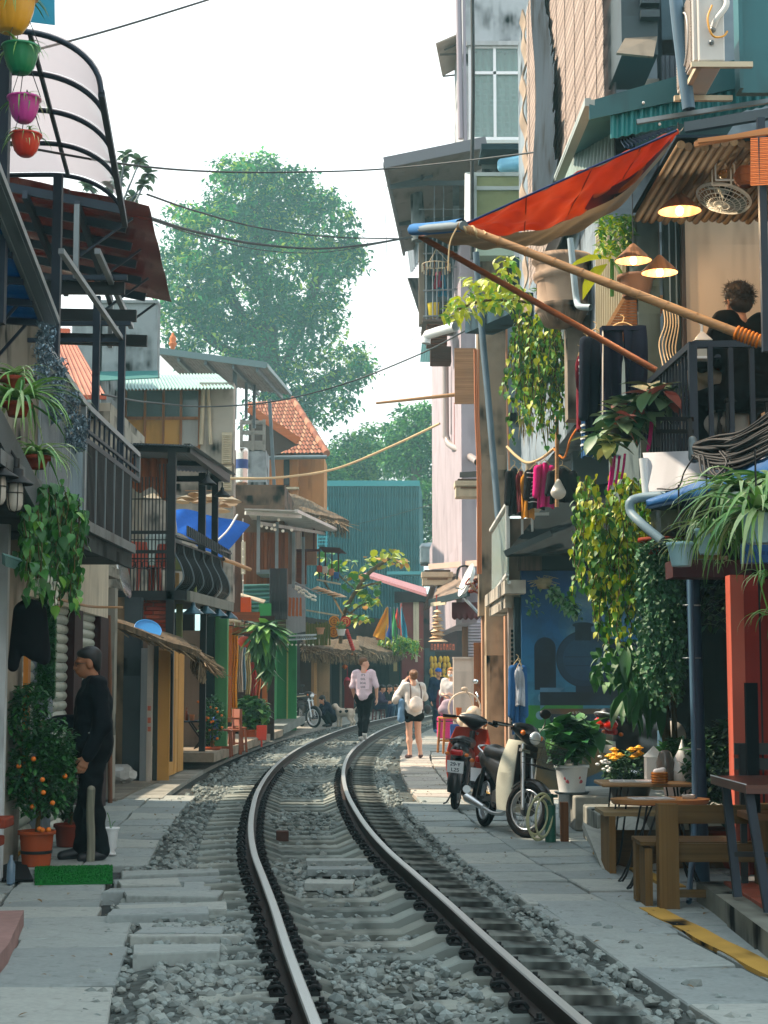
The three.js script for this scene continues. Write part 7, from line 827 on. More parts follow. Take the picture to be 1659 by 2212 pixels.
one('clay_pot','old clay pot on the slatted bamboo shelf','plant pot',potGeo(0.16,0.2).translate(...P(1375,642,14.7).toArray()),mat('#8d6a58',0.8,{t:'plaster'}));
{const t=thing('banana_plant','young banana plant with yellow green leaves under the orange awning','plant'),d=14.9,l=[];for(const[x,y,yaw,pi,s]of[[1322,560,-1.9,-0.2,0.42],[1318,560,1.2,0.9,0.38],[1312,570,-2.4,0.4,0.4],[1330,555,2.2,-0.6,0.34]])l.push(place(P(x,y,d),yaw,pi,0,[0.4,0.6,s]));leavesOf(LEAF.oval,l,[m.leafY,m.leafL],t);const f=[];for(let i=0;i<500;i++)f.push(place(P(1330+rr(-38,38),500+rr(-38,50),d+rr(-0.3,0.3)),rnd()*TAU,rr(-0.5,1),0,rr(0.04,0.09)));cloud(LEAF.oval,f,[m.leafY,m.leafL,m.leaf],t);mesh('stem',tube([P(1322,640,d),P(1322,560,d)],0.02),m.leaf,t);}
function garment(label,x0,x1,y0,y1,d,col,o={}){
const a=P((x0+x1)/ 2,y0,d),w=(x1-x0)*d / FPX,H=(y1-y0)*d / FPX,t=thing('hanging_clothes',label,'clothes',o.group,a);const mt=mat(col,0.9,{t:'cloth',b:0.002});
if(o.trousers){for(const k of[-1,1])mesh('leg',surf((u,v)=>{const inn=v<0.32?0:0.03+0.11*(v-0.32);return V(k*w*(inn+(0.5+0.06*v-inn)*u),-H*v,0.05*Math.sin(u*8+v*4+k)*(0.3+v)+0.02*Math.sin(v*9));},16,18,0.03),mt,t);mesh('waistband',bx(-w / 2,-0.04,-0.02,w / 2,0,0.05),mt,t);}else mesh('cloth',surf((u,v)=>{const k=o.trousers?1:v<0.08?0.35+v*8:1;const notch=o.trousers&&v>0.3?Math.max(0,1-Math.abs(u-0.5)/ 0.09)*0:0;return V((u-0.5)*w*Math.min(1,k)*(1+0.1*v),-H*v -(o.trousers?0:0.06*Math.abs(u-0.5)),0.035*Math.sin(u*14+v*3)*(0.3+v)+0.02*Math.sin(v*9));},26,16,0.02),mt,t);
if(o.sleeves)for(const k of[-1,1])mesh('sleeve',nets([cap(V(k*w*0.46,-0.08,0),V(k*w*0.62,-H*0.75,0.03),0.055,0.045)],0.015,0.02),mt,t);
if(o.stripes)for(let i=0;i<o.stripes;i++)mesh('stripe',surf((u,v)=>{const vv=0.14+i / o.stripes*0.82+v*0.018;return V((u-0.5)*w*(1+0.1*vv)*1.01,-H*vv,0.035*Math.sin(u*14+vv*3)*(0.3+vv)+0.02*Math.sin(vv*9)+0.005);},26,1,0.03),m.potWhite,t);
mesh('hanger',[tube([V(-w*0.4,-0.03,0),V(0,0.04,0),V(w*0.4,-0.03,0)],0.006),tube([V(0,0.04,0),V(0.01,0.09,0),V(-0.02,0.11,0)],0.004)],m.rope,t);return t;
}
{const t=garment('navy trousers hanging by the waistband below the bamboo pole',1298,1392,706,955,14.1,'#0c1730',{trousers:true,group:null});mesh('piping',[tube([V(-0.18,0,0.03),V(-0.19,-0.5,0.05),V(-0.2,-0.98,0.06)],0.006)],m.potWhite,t);}
garment('dark jacket hanging behind the navy trousers',1262,1310,720,968,14.5,'#1a2434',{sleeves:true});garment('blue shirt with white checks seen edge on beside the trousers',1254,1276,745,990,14.7,'#3d6a9c',{stripes:14});garment('dark red cloth at the edge of the near clothes',1246,1258,770,930,14.9,'#7a2030');
one('white_straps','bundle of white straps and cords hanging beside the bamboo shelf','straps',[0,1,2,3,4,5].map((i)=>tube([P(1432+i*6,660,14),P(1436+i*6,700,14),P(1424+i*7,740+i*4,14),P(1432+i*8,790,13.9)],0.006,16,5)),mat('#b5a58c',0.9));
{
const h=thing('glass_balcony','small balcony with greenish side panels and white rails above the mural','balcony'),d=21.6;mesh('side_panel',quad([[1062,1287,25.8],[1096,1262,d],[1096,1100,d],[1062,1155,25.8]],0.02),mat('#93a29a',0.25,{trans:0.3}),h);each('rail',[rbar(1060,1146,25.8,1097,1086,d,0.05,0.04),rbar(1096,1085,d,1186,1083,d,0.05,0.05),rbar(1096,1112,d,1186,1110,d,0.03,0.04),rbar(1062,1288,25.8,1096,1240,d,0.04,0.04),rbar(1072,1285,24,1100,1258,d,0.04,0.04)],m.white,h);each('post',[post(1097,1085,1200,d,0.05),post(1128,1085,1200,d,0.03),post(1150,1112,1200,d,0.03)],m.white,h);
mesh('slab',[bx(1.62,2.62,-26,1.9,2.8,-21.7),bx(1.66,2.45,-25.5,1.86,2.62,-22.2)],mat('#b9b2a6',0.8,{t:'grime'}),h);mesh('rear',face(1100,1120,1190,1290,d+1.8,0.1),mat('#806a5a',0.9,{t:'grime'}),h);
}
garment('black jacket, leftmost in the row of clothes on the glass balcony',1098,1124,1012,1112,21.3,'#15171c',{sleeves:true});garment('maroon shirt beside the black jacket on the glass balcony',1116,1134,1018,1106,21.2,'#5e2026');garment('mustard yellow shirt between the maroon and the striped one',1126,1150,1022,1118,21.1,'#d0882a');garment('black and white striped shirt in the middle of the clothes row',1140,1172,1010,1098,21,'#15161a',{stripes:8,sleeves:true});garment('hot pink top with a navy collar in the clothes row',1160,1192,1000,1095,20.9,'#d01c78',{sleeves:true});garment('black and red top, rightmost in the clothes row',1188,1240,1012,1085,20.8,'#17181f',{sleeves:true});
one('clothes_line','knotted rope clothes line sagging over the row of clothes','rope',tube([P(1095,965,21.6),P(1115,985,21.4),P(1140,1000,21.2),P(1170,990,21),P(1198,968,20.8)],0.02,30,6),m.rope);one('clothes_prop','bamboo prop standing among the clothes row','pole',cyl(P(1203,900,20.6),P(1203,1095,20.6),0.025),m.bamboo);one('orange_rope','orange rope tied between the clothes row and the near clothes','rope',tube([P(1197,970,20.8),P(1215,990,20.4),P(1232,950,19),P(1262,905,16)],0.014,20,5),mat('#d07a2a',0.8));one('white_bag','white plastic bag hanging on the clothes prop','bag',nets([cap(P(1206,1040,20.4),P(1206,1062,20.4),0.035,0.1)],0.02,0.02),mat('#d9d4cc',0.4,{trans:0.3}));
{const t=thing('mural_canopy','dark sloping sheet canopy above the locomotive mural','canopy');mesh('sheet',quad([[1092,1197,21.4],[1395,1190,20.8],[1395,1030,21.9],[1200,1062,22]],0.05),mat('#182226',0.8,{t:'grime'}),t);mesh('edge',rbar(1090,1196,21.3,1190,1152,21.3,0.06,0.08),mat('#3c4648',0.6),t);mesh('fringe',face(1120,1185,1170,1232,21.7,0.08),mat('#5d4a40',0.9,{t:'fibre'}),t);mesh('black_board',[face(1170,1165,1400,1232,21.9,0.06)],mat('#141b1f',0.9),t);}
{
const d=22,a=P(1126,1720,d),b=P(1510,1230,d),w=X(1510,d)- X(1126,d),H=b.y-0;const t=thing('mural','painted wall mural of a steam locomotive on blue, behind the parked motorbikes','mural');
mesh('wall',bx(X(1126,d),0,-d-0.2,X(1510,d),b.y,-d),mat('#1d4668',0.9),t);
const tx=textTex([],{w:768,h:940,bg:'#1d5688',draw:(x,W,Hh)=>{
const g=x.createLinearGradient(0,0,0,Hh);g.addColorStop(0,'#1a4c8c');g.addColorStop(0.35,'#2b7fb0');g.addColorStop(0.62,'#4a93a8');g.addColorStop(0.75,'#3a6a58');x.fillStyle=g;x.fillRect(0,0,W,Hh);
for(let i=0;i<60;i++){x.fillStyle=`rgba(${120 + rnd() * 60},${150 + rnd() * 50},${150 + rnd() * 50},0.16)`;x.beginPath();x.arc(W*(0.28+rnd()*0.34),Hh*(0.05+rnd()*0.27),20+rnd()*45,0,7);x.fill();}
x.fillStyle='#3f9a2e';x.fillRect(0,Hh*0.62,W*0.34,Hh*0.16);x.fillStyle='#7a6236';x.beginPath();x.moveTo(0,Hh*0.80);x.lineTo(W,Hh*0.6);x.lineTo(W,Hh);x.lineTo(0,Hh);x.fill();x.fillStyle='#33607a';x.beginPath();x.moveTo(W*0.2,Hh);x.lineTo(W,Hh*0.72);x.lineTo(W,Hh*0.8);x.lineTo(W*0.4,Hh);x.fill();
for(let i=0;i<12;i++){x.fillStyle='#4e4030';x.fillRect(W*0.05+i*34,Hh*(0.79-i*0.012),26,12);}
x.fillStyle='#15283c';x.fillRect(W*0.3,Hh*0.33,W*0.6,Hh*0.26);x.fillStyle='#1c3852';x.beginPath();x.arc(W*0.35,Hh*0.41,W*0.155,0,7);x.fill();x.lineWidth=5;x.strokeStyle='#0f2032';x.stroke();x.fillStyle='#264a66';x.beginPath();x.arc(W*0.35,Hh*0.41,W*0.12,0,7);x.fill();x.strokeStyle='#16304a';x.beginPath();x.moveTo(W*0.24,Hh*0.4);x.lineTo(W*0.46,Hh*0.4);x.moveTo(W*0.24,Hh*0.44);x.lineTo(W*0.46,Hh*0.44);x.stroke();
x.fillStyle='#0c1a2a';x.fillRect(W*0.3,Hh*0.255,W*0.09,Hh*0.07);x.beginPath();x.ellipse(W*0.345,Hh*0.255,W*0.06,12,0,0,7);x.fill();x.beginPath();x.moveTo(W*0.07,Hh*0.55);x.lineTo(W*0.07,Hh*0.36);x.arc(W*0.13,Hh*0.36,W*0.06,Math.PI,0);x.lineTo(W*0.19,Hh*0.55);x.fill();
x.fillStyle='#b9c2b0';x.beginPath();x.arc(W*0.44,Hh*0.415,17,0,7);x.fill();x.fillStyle='#23384a';x.font='bold 22px sans-serif';x.textAlign='center';x.fillText('T',W*0.44,Hh*0.423);x.fillStyle='#8fb4c4';x.beginPath();x.arc(W*0.12,Hh*0.585,24,0,7);x.fill();x.beginPath();x.arc(W*0.1,Hh*0.665,19,0,7);x.fill();x.beginPath();x.arc(W*0.42,Hh*0.65,16,0,7);x.fill();
x.fillStyle='#6f9cb4';x.beginPath();x.moveTo(W*0.1,Hh*0.64);x.lineTo(W*0.24,Hh*0.54);x.lineTo(W*0.1,Hh*0.54);x.fill();x.fillStyle='#0f1c28';x.fillRect(W*0.1,Hh*0.56,W*0.75,Hh*0.06);x.fillStyle='#7a4a24';x.fillRect(W*0.12,Hh*0.635,W*0.42,24);x.fillStyle='#c8c4a8';x.font='bold 24px sans-serif';x.fillText('127',W*0.3,Hh*0.657);
x.fillStyle='#131f2a';x.beginPath();x.moveTo(W*0.14,Hh*0.66);x.lineTo(W*0.5,Hh*0.66);x.lineTo(W*0.46,Hh*0.77);x.lineTo(W*0.2,Hh*0.77);x.fill();x.strokeStyle='#31414c';x.lineWidth=4;for(let i=0;i<9;i++){x.beginPath();x.moveTo(W*(0.17+i*0.035),Hh*0.67);x.lineTo(W*(0.21+i*0.028),Hh*0.765);x.stroke();}for(let i=0;i<5;i++){x.fillStyle='#1a2a36';x.beginPath();x.arc(W*(0.58+i*0.09),Hh*(0.64-i*0.01),38,0,7);x.fill();x.fillStyle='#3f5560';x.beginPath();x.arc(W*(0.58+i*0.09),Hh*(0.64-i*0.01),14,0,7);x.fill();}
x.fillStyle='#7f9f9a';for(let i=0;i<30;i++){x.globalAlpha=0.25;x.beginPath();x.arc(W*(0.5+rnd()*0.14),Hh*(0.66+rnd()*0.04),12,0,7);x.fill();}x.globalAlpha=1;for(let i=0;i<420;i++){x.globalAlpha=0.07;x.fillStyle=['#16324a','#2a6488','#0d2030','#44788c'][i % 4];x.beginPath();x.arc(rnd()*W,rnd()*Hh,14+rnd()*60,0,7);x.fill();}x.globalAlpha=1;x.fillStyle='#c96a40';x.beginPath();x.ellipse(W*0.62,Hh*0.715,26,9,-0.3,0,7);x.fill();}});
printed('mural_print',w,H,tx,t,V((X(1126,d)+X(1510,d))/ 2,H / 2,-d+0.006),null,{rough:0.9,tint:'#b4bec8'});
}
one('mural_flowerpot','small wire basket of dried flowers fixed high on the mural','plant',[lathe([[0,0],[0.08,0],[0.12,0.12],[0.11,0.12],[0.07,0.01]],14).translate(...P(1174,1272,21.8).toArray()),...Array.from({length:26},()=>{const p=P(1174,1262,21.75);return tube([p,p.clone().add(V(rr(-0.12,0.12),rr(0.03,0.12),rr(0,0.08))),p.clone().add(V(rr(-0.22,0.22),rr(-0.05,0.1),rr(0,0.1)))],0.005,5,4);})],mat('#8a7f62',0.9));
{const t=thing('mural_vine','thin vine creeping over the top of the mural','plant'),l=[];for(let i=0;i<150;i++){const u=rnd(),x=1190+u*60+rr(-10,10),y=1275+u*50+rr(-16,16);l.push(place(P(x,y,21.7),rnd()*TAU,rr(0,1.2),0,rr(0.05,0.1)));}for(let i=0;i<30;i++)l.push(place(P(1130+rr(0,40),1330-rr(0,60),21.8),rnd()*TAU,rr(0,1.2),0,0.06));leavesOf(LEAF.wide,l,[m.leaf,m.leafD,mat('#6f8f6a',0.7)],t);}
garment('blue and grey clothes hanging on a white hanger at the left edge of the mural',1106,1130,1432,1580,21,'#2c5a8c',{sleeves:true});garment('pale grey shirt hanging in front of the blue clothes at the mural edge',1114,1130,1440,1520,20.8,'#a8aeb8');
{const t=thing('vent_strip','cream post with a row of square holes beside the mural','post');mesh('post',face(1099,1300,1112,1640,22.4,0.15),mat('#cdb9aa',0.8,{t:'plaster'}),t);for(let i=0;i<22;i++)mesh('hole',face(1104,1360+i*10,1110,1366+i*10,22.36,0.05),m.dark,t);mesh('dark_post',face(1112,1290,1126,1640,22.1,0.2),mat('#26343a',0.8),t);}
// =================== RIGHT SIDE, STREET LEVEL ===================
{
const t=thing('golden_pothos','sunlit yellow green pothos cascading beside the mural canopy','plant'),l=[],st=[];for(let i=0;i<58;i++){const u=rnd(),x=lerp(1252,1395,u)+rr(-8,8),top=P(x,rr(1030,1110)- u*20,rr(13.2,14.3));const pts=vineStrand(top,lerp(0.75,1.25,Math.sin(u*3))*rr(0.7,1),0.022,l,0.044,0.066);st.push(tube(pts.filter((_,k)=>k % 3===0),0.004,10,4));}
const bright=l.filter((_,i)=>i % 2),darkL=l.filter((_,i)=>!(i % 2));leavesOf(LEAF.wide,bright.slice(0,290),[m.leafY,m.leafL,mat('#c3c832',0.55,{trans:0.5})],t);cloud(LEAF.wide,[...bright.slice(290),...darkL],[m.leaf,m.leafY,m.leafD,m.leafL],t);mesh('stem',st,m.stem,t);
}
{const t=thing('green_curtain_plant','dense curtain of tiny leaved creeper hanging in front of the doorway','plant'),l=[];for(let i=0;i<120;i++){const a=rnd(),x=lerp(1380,1474,a),top=P(x,1190+16*Math.abs(a-0.5)+rr(-8,8),rr(12.6,13.3));vineStrand(top,rr(0.55,1.0)*(1+0.25*Math.sin(a*3)),0.01,l,0.026,0.036);}for(let i=0;i<900;i++){const a=rr(-1,1);l.push(place(P(1427+a*50,1195-25*(1-a*a)+rr(-6,10),rr(12.6,13.2)),rnd()*TAU,rr(-1,1),0,rr(0.02,0.045)));}cloud(LEAF.round,l,[mat('#2c5a3e',0.6,{trans:0.2}),mat('#3f7a50',0.6,{trans:0.2}),m.leafD],t);mesh('pot',potGeo(0.16,0.14).translate(...P(1427,1200,12.95).toArray()),m.terraDark,t);}
{const t=thing('trailing_shrub','sunlit branch of large yellow green leaves across the upper right facades','plant'),l=[],d=20.5;for(const[x,y,rx,ry,n]of[[1000,660,34,22,60],[1040,620,36,22,60],[1095,585,26,34,55],[1110,640,40,18,60],[975,680,16,14,18],[1070,650,40,20,60]])for(let i=0;i<n;i++)l.push(place(P(x+rr(-rx,rx),y+rr(-ry,ry),d+rr(-0.7,0.7)),rnd()*TAU,rr(-0.3,1.0),rr(-0.4,0.4),rr(0.1,0.2)));leavesOf(LEAF.oval,l.slice(0,295),[m.leafY,mat('#b9c236',0.55,{trans:0.55}),m.leafL,m.leafY],t);cloud(LEAF.oval,l.slice(295),[m.leafL,m.leaf],t);each('branch',[tube([P(1190,660,d),P(1110,650,d),P(1040,650,d),P(985,670,d)],0.02,20,6),tube([P(1110,650,d),P(1100,600,d),P(1090,560,d)],0.014,12,5)],m.stem,t);}
{const t=thing('hanging_creeper','thick creeper with yellow lit leaves hanging down beside the grey wall','plant'),l=[],st=[];for(let i=0;i<84;i++){const u=rnd(),top=P(lerp(1112,1208,u),rr(665,740),rr(19.4,20.6));const pts=vineStrand(top,rr(0.6,1.55)*(1-0.35*Math.abs(u-0.5)),0.03,l,0.055,0.078);st.push(tube(pts.filter((_,k)=>k % 3===0).concat([pts[pts.length-1]]),0.006,10,4));}const a=l.filter((_,i)=>i % 3===0);leavesOf(LEAF.wide,a.slice(0,290),[m.leafY,m.leafL,m.leafY],t);cloud(LEAF.wide,l.filter((_,i)=>i % 3),[m.leaf,m.leafD,m.leafY,m.leafL],t);mesh('stem',st,m.stem,t);const dry=[];for(let i=0;i<60;i++)dry.push(place(P(lerp(1120,1190,rnd()),rr(880,930),20),rnd()*TAU,1.3,0,[0.06,0.06,rr(0.15,0.3)]));cloud(LEAF.long,dry,[mat('#8a7a52',0.9)],t,'dry_leaves');}
{const t=thing('variegated_plant','variegated dumb cane with cream splashed and pink leaves on the railing shelf','plant'),l=[[],[],[],[]];for(const[x,y,n,s]of[[1420,845,46,0.26],[1345,905,44,0.26],[1305,945,34,0.22],[1375,880,30,0.24]])for(let i=0;i<n;i++)l[x<1330?(rnd()<0.6?3:0):rnd()<0.12?2:Math.floor(rnd()*2)].push(place(P(x+rr(-22,22),y+rr(-16,20),12.7+rr(-0.3,0.3)),rr(0,TAU),rr(-0.7,0.9),rr(-0.3,0.3),[s*1.1,s,s*rr(0.7,1.1)]));[mat('#3c6a46',0.5,{trans:0.2}),mat('#7f9c74',0.5,{trans:0.25}),mat('#b86a62',0.6,{trans:0.25}),mat('#b9bc6a',0.55,{trans:0.4})].forEach((q,k)=>leavesOf(LEAF.oval,l[k],[q],t));each('pot',[potGeo(0.12,0.16).translate(...P(1420,890,12.6).toArray()),potGeo(0.12,0.16).translate(...P(1345,950,12.8).toArray())],m.black,t);}
{const t=thing('cords','bright pink cords hanging below the variegated plant','cords');for(const[x,y0,y1]of[[1322,990,1060],[1328,985,1048],[1338,985,1045],[1350,980,1035],[1406,905,975],[1410,905,970]])mesh('cord',tube([P(x,y0,12.8),P(x-3,(y0+y1)/ 2,12.8),P(x-8,y1,12.8)],0.01,8,5),mat('#d82a86',0.7),t);}
{const t=thing('cable_bundle','thick bundle of black cables looping from the railing corner to the right','cables');for(let i=0;i<34;i++){const k=i / 34;mesh('cable',tube([P(1495+rr(-4,4),960+k*26,11.6),P(1545+rr(-8,8),950+k*60+rr(-8,8),11.3),P(1600+rr(-10,10),935+k*74+rr(-6,6),11),P(1680,880+k*92+rr(-8,8),10.6)],rr(0.006,0.013),22,6),m.wire,t);}for(let i=0;i<9;i++)mesh('loop',tube([P(1510+i*9,985,11.4),P(1520+i*9,1020+rr(-8,12),11.2),P(1545+i*9,1035+rr(-8,8),11.1),P(1570+i*8,1000+rr(-8,8),11.1),P(1555+i*6,975,11.2)],0.009,24,6),m.wire,t);mesh('clamp',nets([cap(P(1496,950,11.6),P(1500,988,11.6),0.03,0.045)],0.012,0.015),m.greyMetal,t);}
one('white_board','plain white board leaning under the upstairs railing','board',quad([[1402,1062,12.1],[1670,1048,11.2],[1640,968,11.3],[1388,978,12.2]],0.03),mat('#d3d3d8',0.6,{t:'plaster'}));one('cable_on_board','single black cable hanging across the white board','cable',tube([P(1500,985,11.5),P(1478,1020,11.6),P(1466,1052,11.7),P(1420,1056,12)],0.006,20,5),m.wire);
one('grey_gutter_pipe','grey plastic gutter pipe bent down below the white board','pipe',tube([P(1440,1070,12),P(1380,1076,12.1),P(1362,1084,12.1),P(1362,1104,12.1),P(1385,1130,12),P(1430,1168,11.9)],0.035,30,10),mat('#6f8894',0.5));one('white_post','short white pipe post beside the white board','pipe',cyl(P(1390,990,12.15),P(1398,1072,12.15),0.035),mat('#c5cdd2',0.5));
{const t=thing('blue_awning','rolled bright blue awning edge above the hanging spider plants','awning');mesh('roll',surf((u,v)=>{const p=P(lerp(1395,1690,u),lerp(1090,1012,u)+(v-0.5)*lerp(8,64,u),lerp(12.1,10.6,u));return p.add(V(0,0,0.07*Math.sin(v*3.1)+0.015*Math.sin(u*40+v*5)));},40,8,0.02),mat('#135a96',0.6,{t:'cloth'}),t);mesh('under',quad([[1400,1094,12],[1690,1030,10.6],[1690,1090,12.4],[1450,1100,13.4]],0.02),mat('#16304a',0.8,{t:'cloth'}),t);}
{
const h=thing('right_cafe_front','dark ground floor cafe front with a red frame and red wall at the right edge','shop');const mr=mat('#9a342c',0.75,{t:'plaster'});
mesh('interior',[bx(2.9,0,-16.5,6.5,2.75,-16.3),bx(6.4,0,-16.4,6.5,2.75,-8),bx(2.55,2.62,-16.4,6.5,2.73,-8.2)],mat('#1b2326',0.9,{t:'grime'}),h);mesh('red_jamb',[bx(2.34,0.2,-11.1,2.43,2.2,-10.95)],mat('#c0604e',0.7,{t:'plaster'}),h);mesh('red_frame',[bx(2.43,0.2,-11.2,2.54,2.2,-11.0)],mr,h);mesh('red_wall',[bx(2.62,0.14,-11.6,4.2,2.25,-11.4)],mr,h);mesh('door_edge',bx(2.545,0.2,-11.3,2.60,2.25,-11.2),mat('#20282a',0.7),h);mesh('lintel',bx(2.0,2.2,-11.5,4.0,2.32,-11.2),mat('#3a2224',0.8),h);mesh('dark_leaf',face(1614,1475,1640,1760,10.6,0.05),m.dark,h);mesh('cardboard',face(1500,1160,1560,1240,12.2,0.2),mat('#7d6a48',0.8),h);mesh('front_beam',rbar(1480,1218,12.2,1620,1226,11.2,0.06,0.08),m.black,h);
}
{const t=thing('blue_post','dark blue steel post standing on the pavement in front of the cafe','post'),p=G(1512,1905);mesh('post',cyl(V(p.x+0.02,0,p.z),P(1492,1090,-p.z),0.055,0.05,12),mat('#1d3d58',0.5,{t:'metal'}),t);mesh('tube',tube([G(1488,1955).setY(0.02),P(1500,1750,11.9),P(1499,1600,11.9),P(1490,1200,11.9)],0.02,24,8),mat('#45647a',0.5),t);each('tie',[1306,1421,1620,1742].map((y)=>{const q=P(1501,y,11.95);return new THREE.TorusGeometry(0.066,0.004,5,18).rotateX(Math.PI / 2).translate(q.x,q.y,q.z-0.12);}),m.steel,t);}
function whitePot(label,x,y0,y1,w,d,n,s){const a=P(x,y1,d),H=(y1-y0)*d / FPX,r=w*d / FPX / 2,t=thing('hanging_planter',label,'potted plant',null,a);mesh('pot',lathe([[0,0],[r*0.62,0],[r*0.66,0.01],[r*0.92,H*0.86],[r,H*0.87],[r,H],[r*0.9,H],[r*0.85,H*0.85],[0,H*0.85]],28),mat('#a4ccd8',0.4),t);mesh('hook',tube([V(0,H,0),V(0,H+0.2,-0.05),V(0,H+0.4,-0.05)],0.006),m.wire,t);blades(t,V(0,H*0.85,0),n,s,1.15);}
whitePot('pale blue white pot with a short spider plant, leftmost under the blue awning',1472,1172,1224,64,10.9,24,0.22);whitePot('pale pot with a spider plant beside the blue post, middle of three',1533,1142,1198,66,10.6,44,0.42);whitePot('deep grey pot with a big spider plant at the right edge',1640,1110,1175,80,9.6,70,0.62);
{const t=thing('spider_plant','large spider plant spilling from the end of the blue awning','plant',null,P(1605,1070,10));blades(t,V(0,0,0),80,0.55,1.2);blades(t,V(0.2,0.02,0.1),50,0.6,1.2);mesh('pot',potGeo(0.12,0.14).translate(0,-0.13,0),m.potWhite,t);}[[1655,1245,16,'small spider plantlet hanging at the right edge, upper one'],[1662,1330,10,'small spider plantlet hanging at the right edge, lower one']].forEach(([x,y,n,l])=>{const t=thing('plantlet',l,'plant',null,P(x,y,9.4));blades(t,V(0,0,0),n,0.26,1);mesh('runner',tube([V(0,0,0),V(-0.05,0.2,0),V(-0.1,0.45,0)],0.004),m.leafL,t);});
{const t=thing('runner_stems','pale runner with small plantlets hanging between the pots','plant',null,P(1570,1120,10));mesh('stem',tube([V(0.12,0.1,0),V(0.05,-0.1,0),V(-0.03,-0.25,0),V(-0.06,-0.34,0)],0.004),m.leafL,t);for(const[x,y]of[[0.08,-0.02],[0.0,-0.16],[-0.05,-0.28]])blades(t,V(x,y,0),7,0.12,1);}
{const t=thing('blue_sign','blue box sign with a faint dark mark behind the spider plants','sign'),d=10.6;mesh('box',face(1610,1172,1720,1215,d,0.15),mat('#2a62a8',0.5),t);const p=P(1640,1194,d-0.005);printed('sign_print',0.24,0.06,textTex([],{bg:'#2a62a8',h:64,draw:(x)=>{x.fillStyle='#1f4a84';for(let i=0;i<7;i++)x.fillRect(20+i*32,18+(i % 3)*3,22,26);}}),t,p,null);}
each_lit();
function each_lit(){const t=thing('glass_jars','pair of clear glasses catching the light on the shelf behind the pots','glass');for(const[x,y]of[[1487,1232],[1494,1233],[1560,1222],[1568,1221]])mesh('glass',lathe([[0,0],[0.016,0],[0.02,0.07],[0.018,0.07],[0.014,0.004]],12).translate(...P(x,y,12).toArray()),mat('#e9d2b4',0.1,{trans:0.6}),t);}
{
const g=structGroup('terrace'),q=[G(1496,1978),G(1692,2110)],A=V(2.12,0,-11.0),B=V(2.02,0,-6.5);mesh('kerb',[wallAB(A,B,-0.05,0.14,-0.16),bx(2.12,-0.05,-11.2,6.4,0.13,-11)],mat('#85867c',0.9,{t:'grime',b:0.008}),g);const mt=['#b5563a','#a84c34','#bd6444'].map((c)=>mat(c,0.55,{t:'concrete'}));let k=0;for(let i=0;i<12;i++)for(let j=0;j<9;j++){const z=-11.0+i*0.4,x=2.26+j*0.4;put(tileG(),mt[(k++*5)% 3],'tile',g,V(x+0.2,0.145,z+0.2));}mesh('tile_bed',bx(2.2,-0.05,-11,6.4,0.128,-6),mat('#6d4034',0.9),g);
}
function tileG(){return tileG.g??=(()=>{const r=clean(rbx(0.392,0.03,0.392,0.004));boxUV(r);return r;})();}
{const s=structGroup('right_plinth');mesh('block',[rbx(0.95,0.34,1.5,0.02,2.35,0.17,-16.9),rbx(1.3,0.3,2.6,0.02,2.85,0.15,-16.2)],mat('#a3a59e',0.9,{t:'concrete',b:0.006}),s);mesh('block',[rbx(0.62,0.32,1.1,0.02,2.18,0.16,-14.9)],mat('#989a92',0.9,{t:'grime',b:0.006}),s);mesh('mortar_ramp',surf((u,v)=>{const a=G(lerp(1200,1310,u),1860),b=G(lerp(1235,1345,u),1790);return V(lerp(1.72,2.25,u),0.005+0.26*v*(1-0.2*Math.sin(u*6)),lerp(-13.0,-14.2,v)+0.1*Math.sin(u*9));},14,8,0.05),mat('#b3b5ae',0.9,{t:'concrete',b:0.01}),s);}
one('concrete_step','sunlit concrete step block below the orange stool','step',rbx(0.62,0.16,0.9,0.02,1.42,0.08,-28.6),mat('#a3968a',0.9,{t:'concrete'}));
{const t=stool('orange wooden stool on the sunlit concrete step',V(X(975,29),0.16,-29),0.42,0.62,mat('#c27a30',0.6,{t:'woodH'}),null,0.2);}
one('iced_coffee','plastic cup of brown coffee on the orange stool','cup',lathe([[0,0],[0.04,0],[0.055,0.16],[0.05,0.16],[0.035,0.01]],14).translate(X(990,29),0.8,-29),mat('#b5683a',0.3,{trans:0.2}));one('blue_crate','blue plastic crate on the step beside the orange stool','crate',rbx(0.2,0.5,0.3,0.02,X(984,28.8),0.42,-28.9),mat('#1c4f9c',0.5));
one('helmet','pale helmet and pan leaning by the white cabinet','helmet',[ball(0.17,X(1006,28.5),0.75,-28.5,1,0.8,1),new THREE.TorusGeometry(0.28,0.015,6,30).translate(X(1002,28.9),0.95,-28.9)],mat('#dcc7ae',0.4));one('scooter','cream motor scooter front mostly hidden behind the black motorbike','scooter',[nets([cap(V(X(1012,27),0.45,-27.2),V(X(1022,27),0.9,-27),0.16,0.13)],0.02,0.02),tube([V(X(1005,27),1.28,-27),V(X(1012,27),1.22,-27),V(X(1022,27),1.0,-27)],0.014),ball(0.06,X(1003,27),1.3,-27,1,0.7,0.4)],mat('#d9bfa6',0.25));
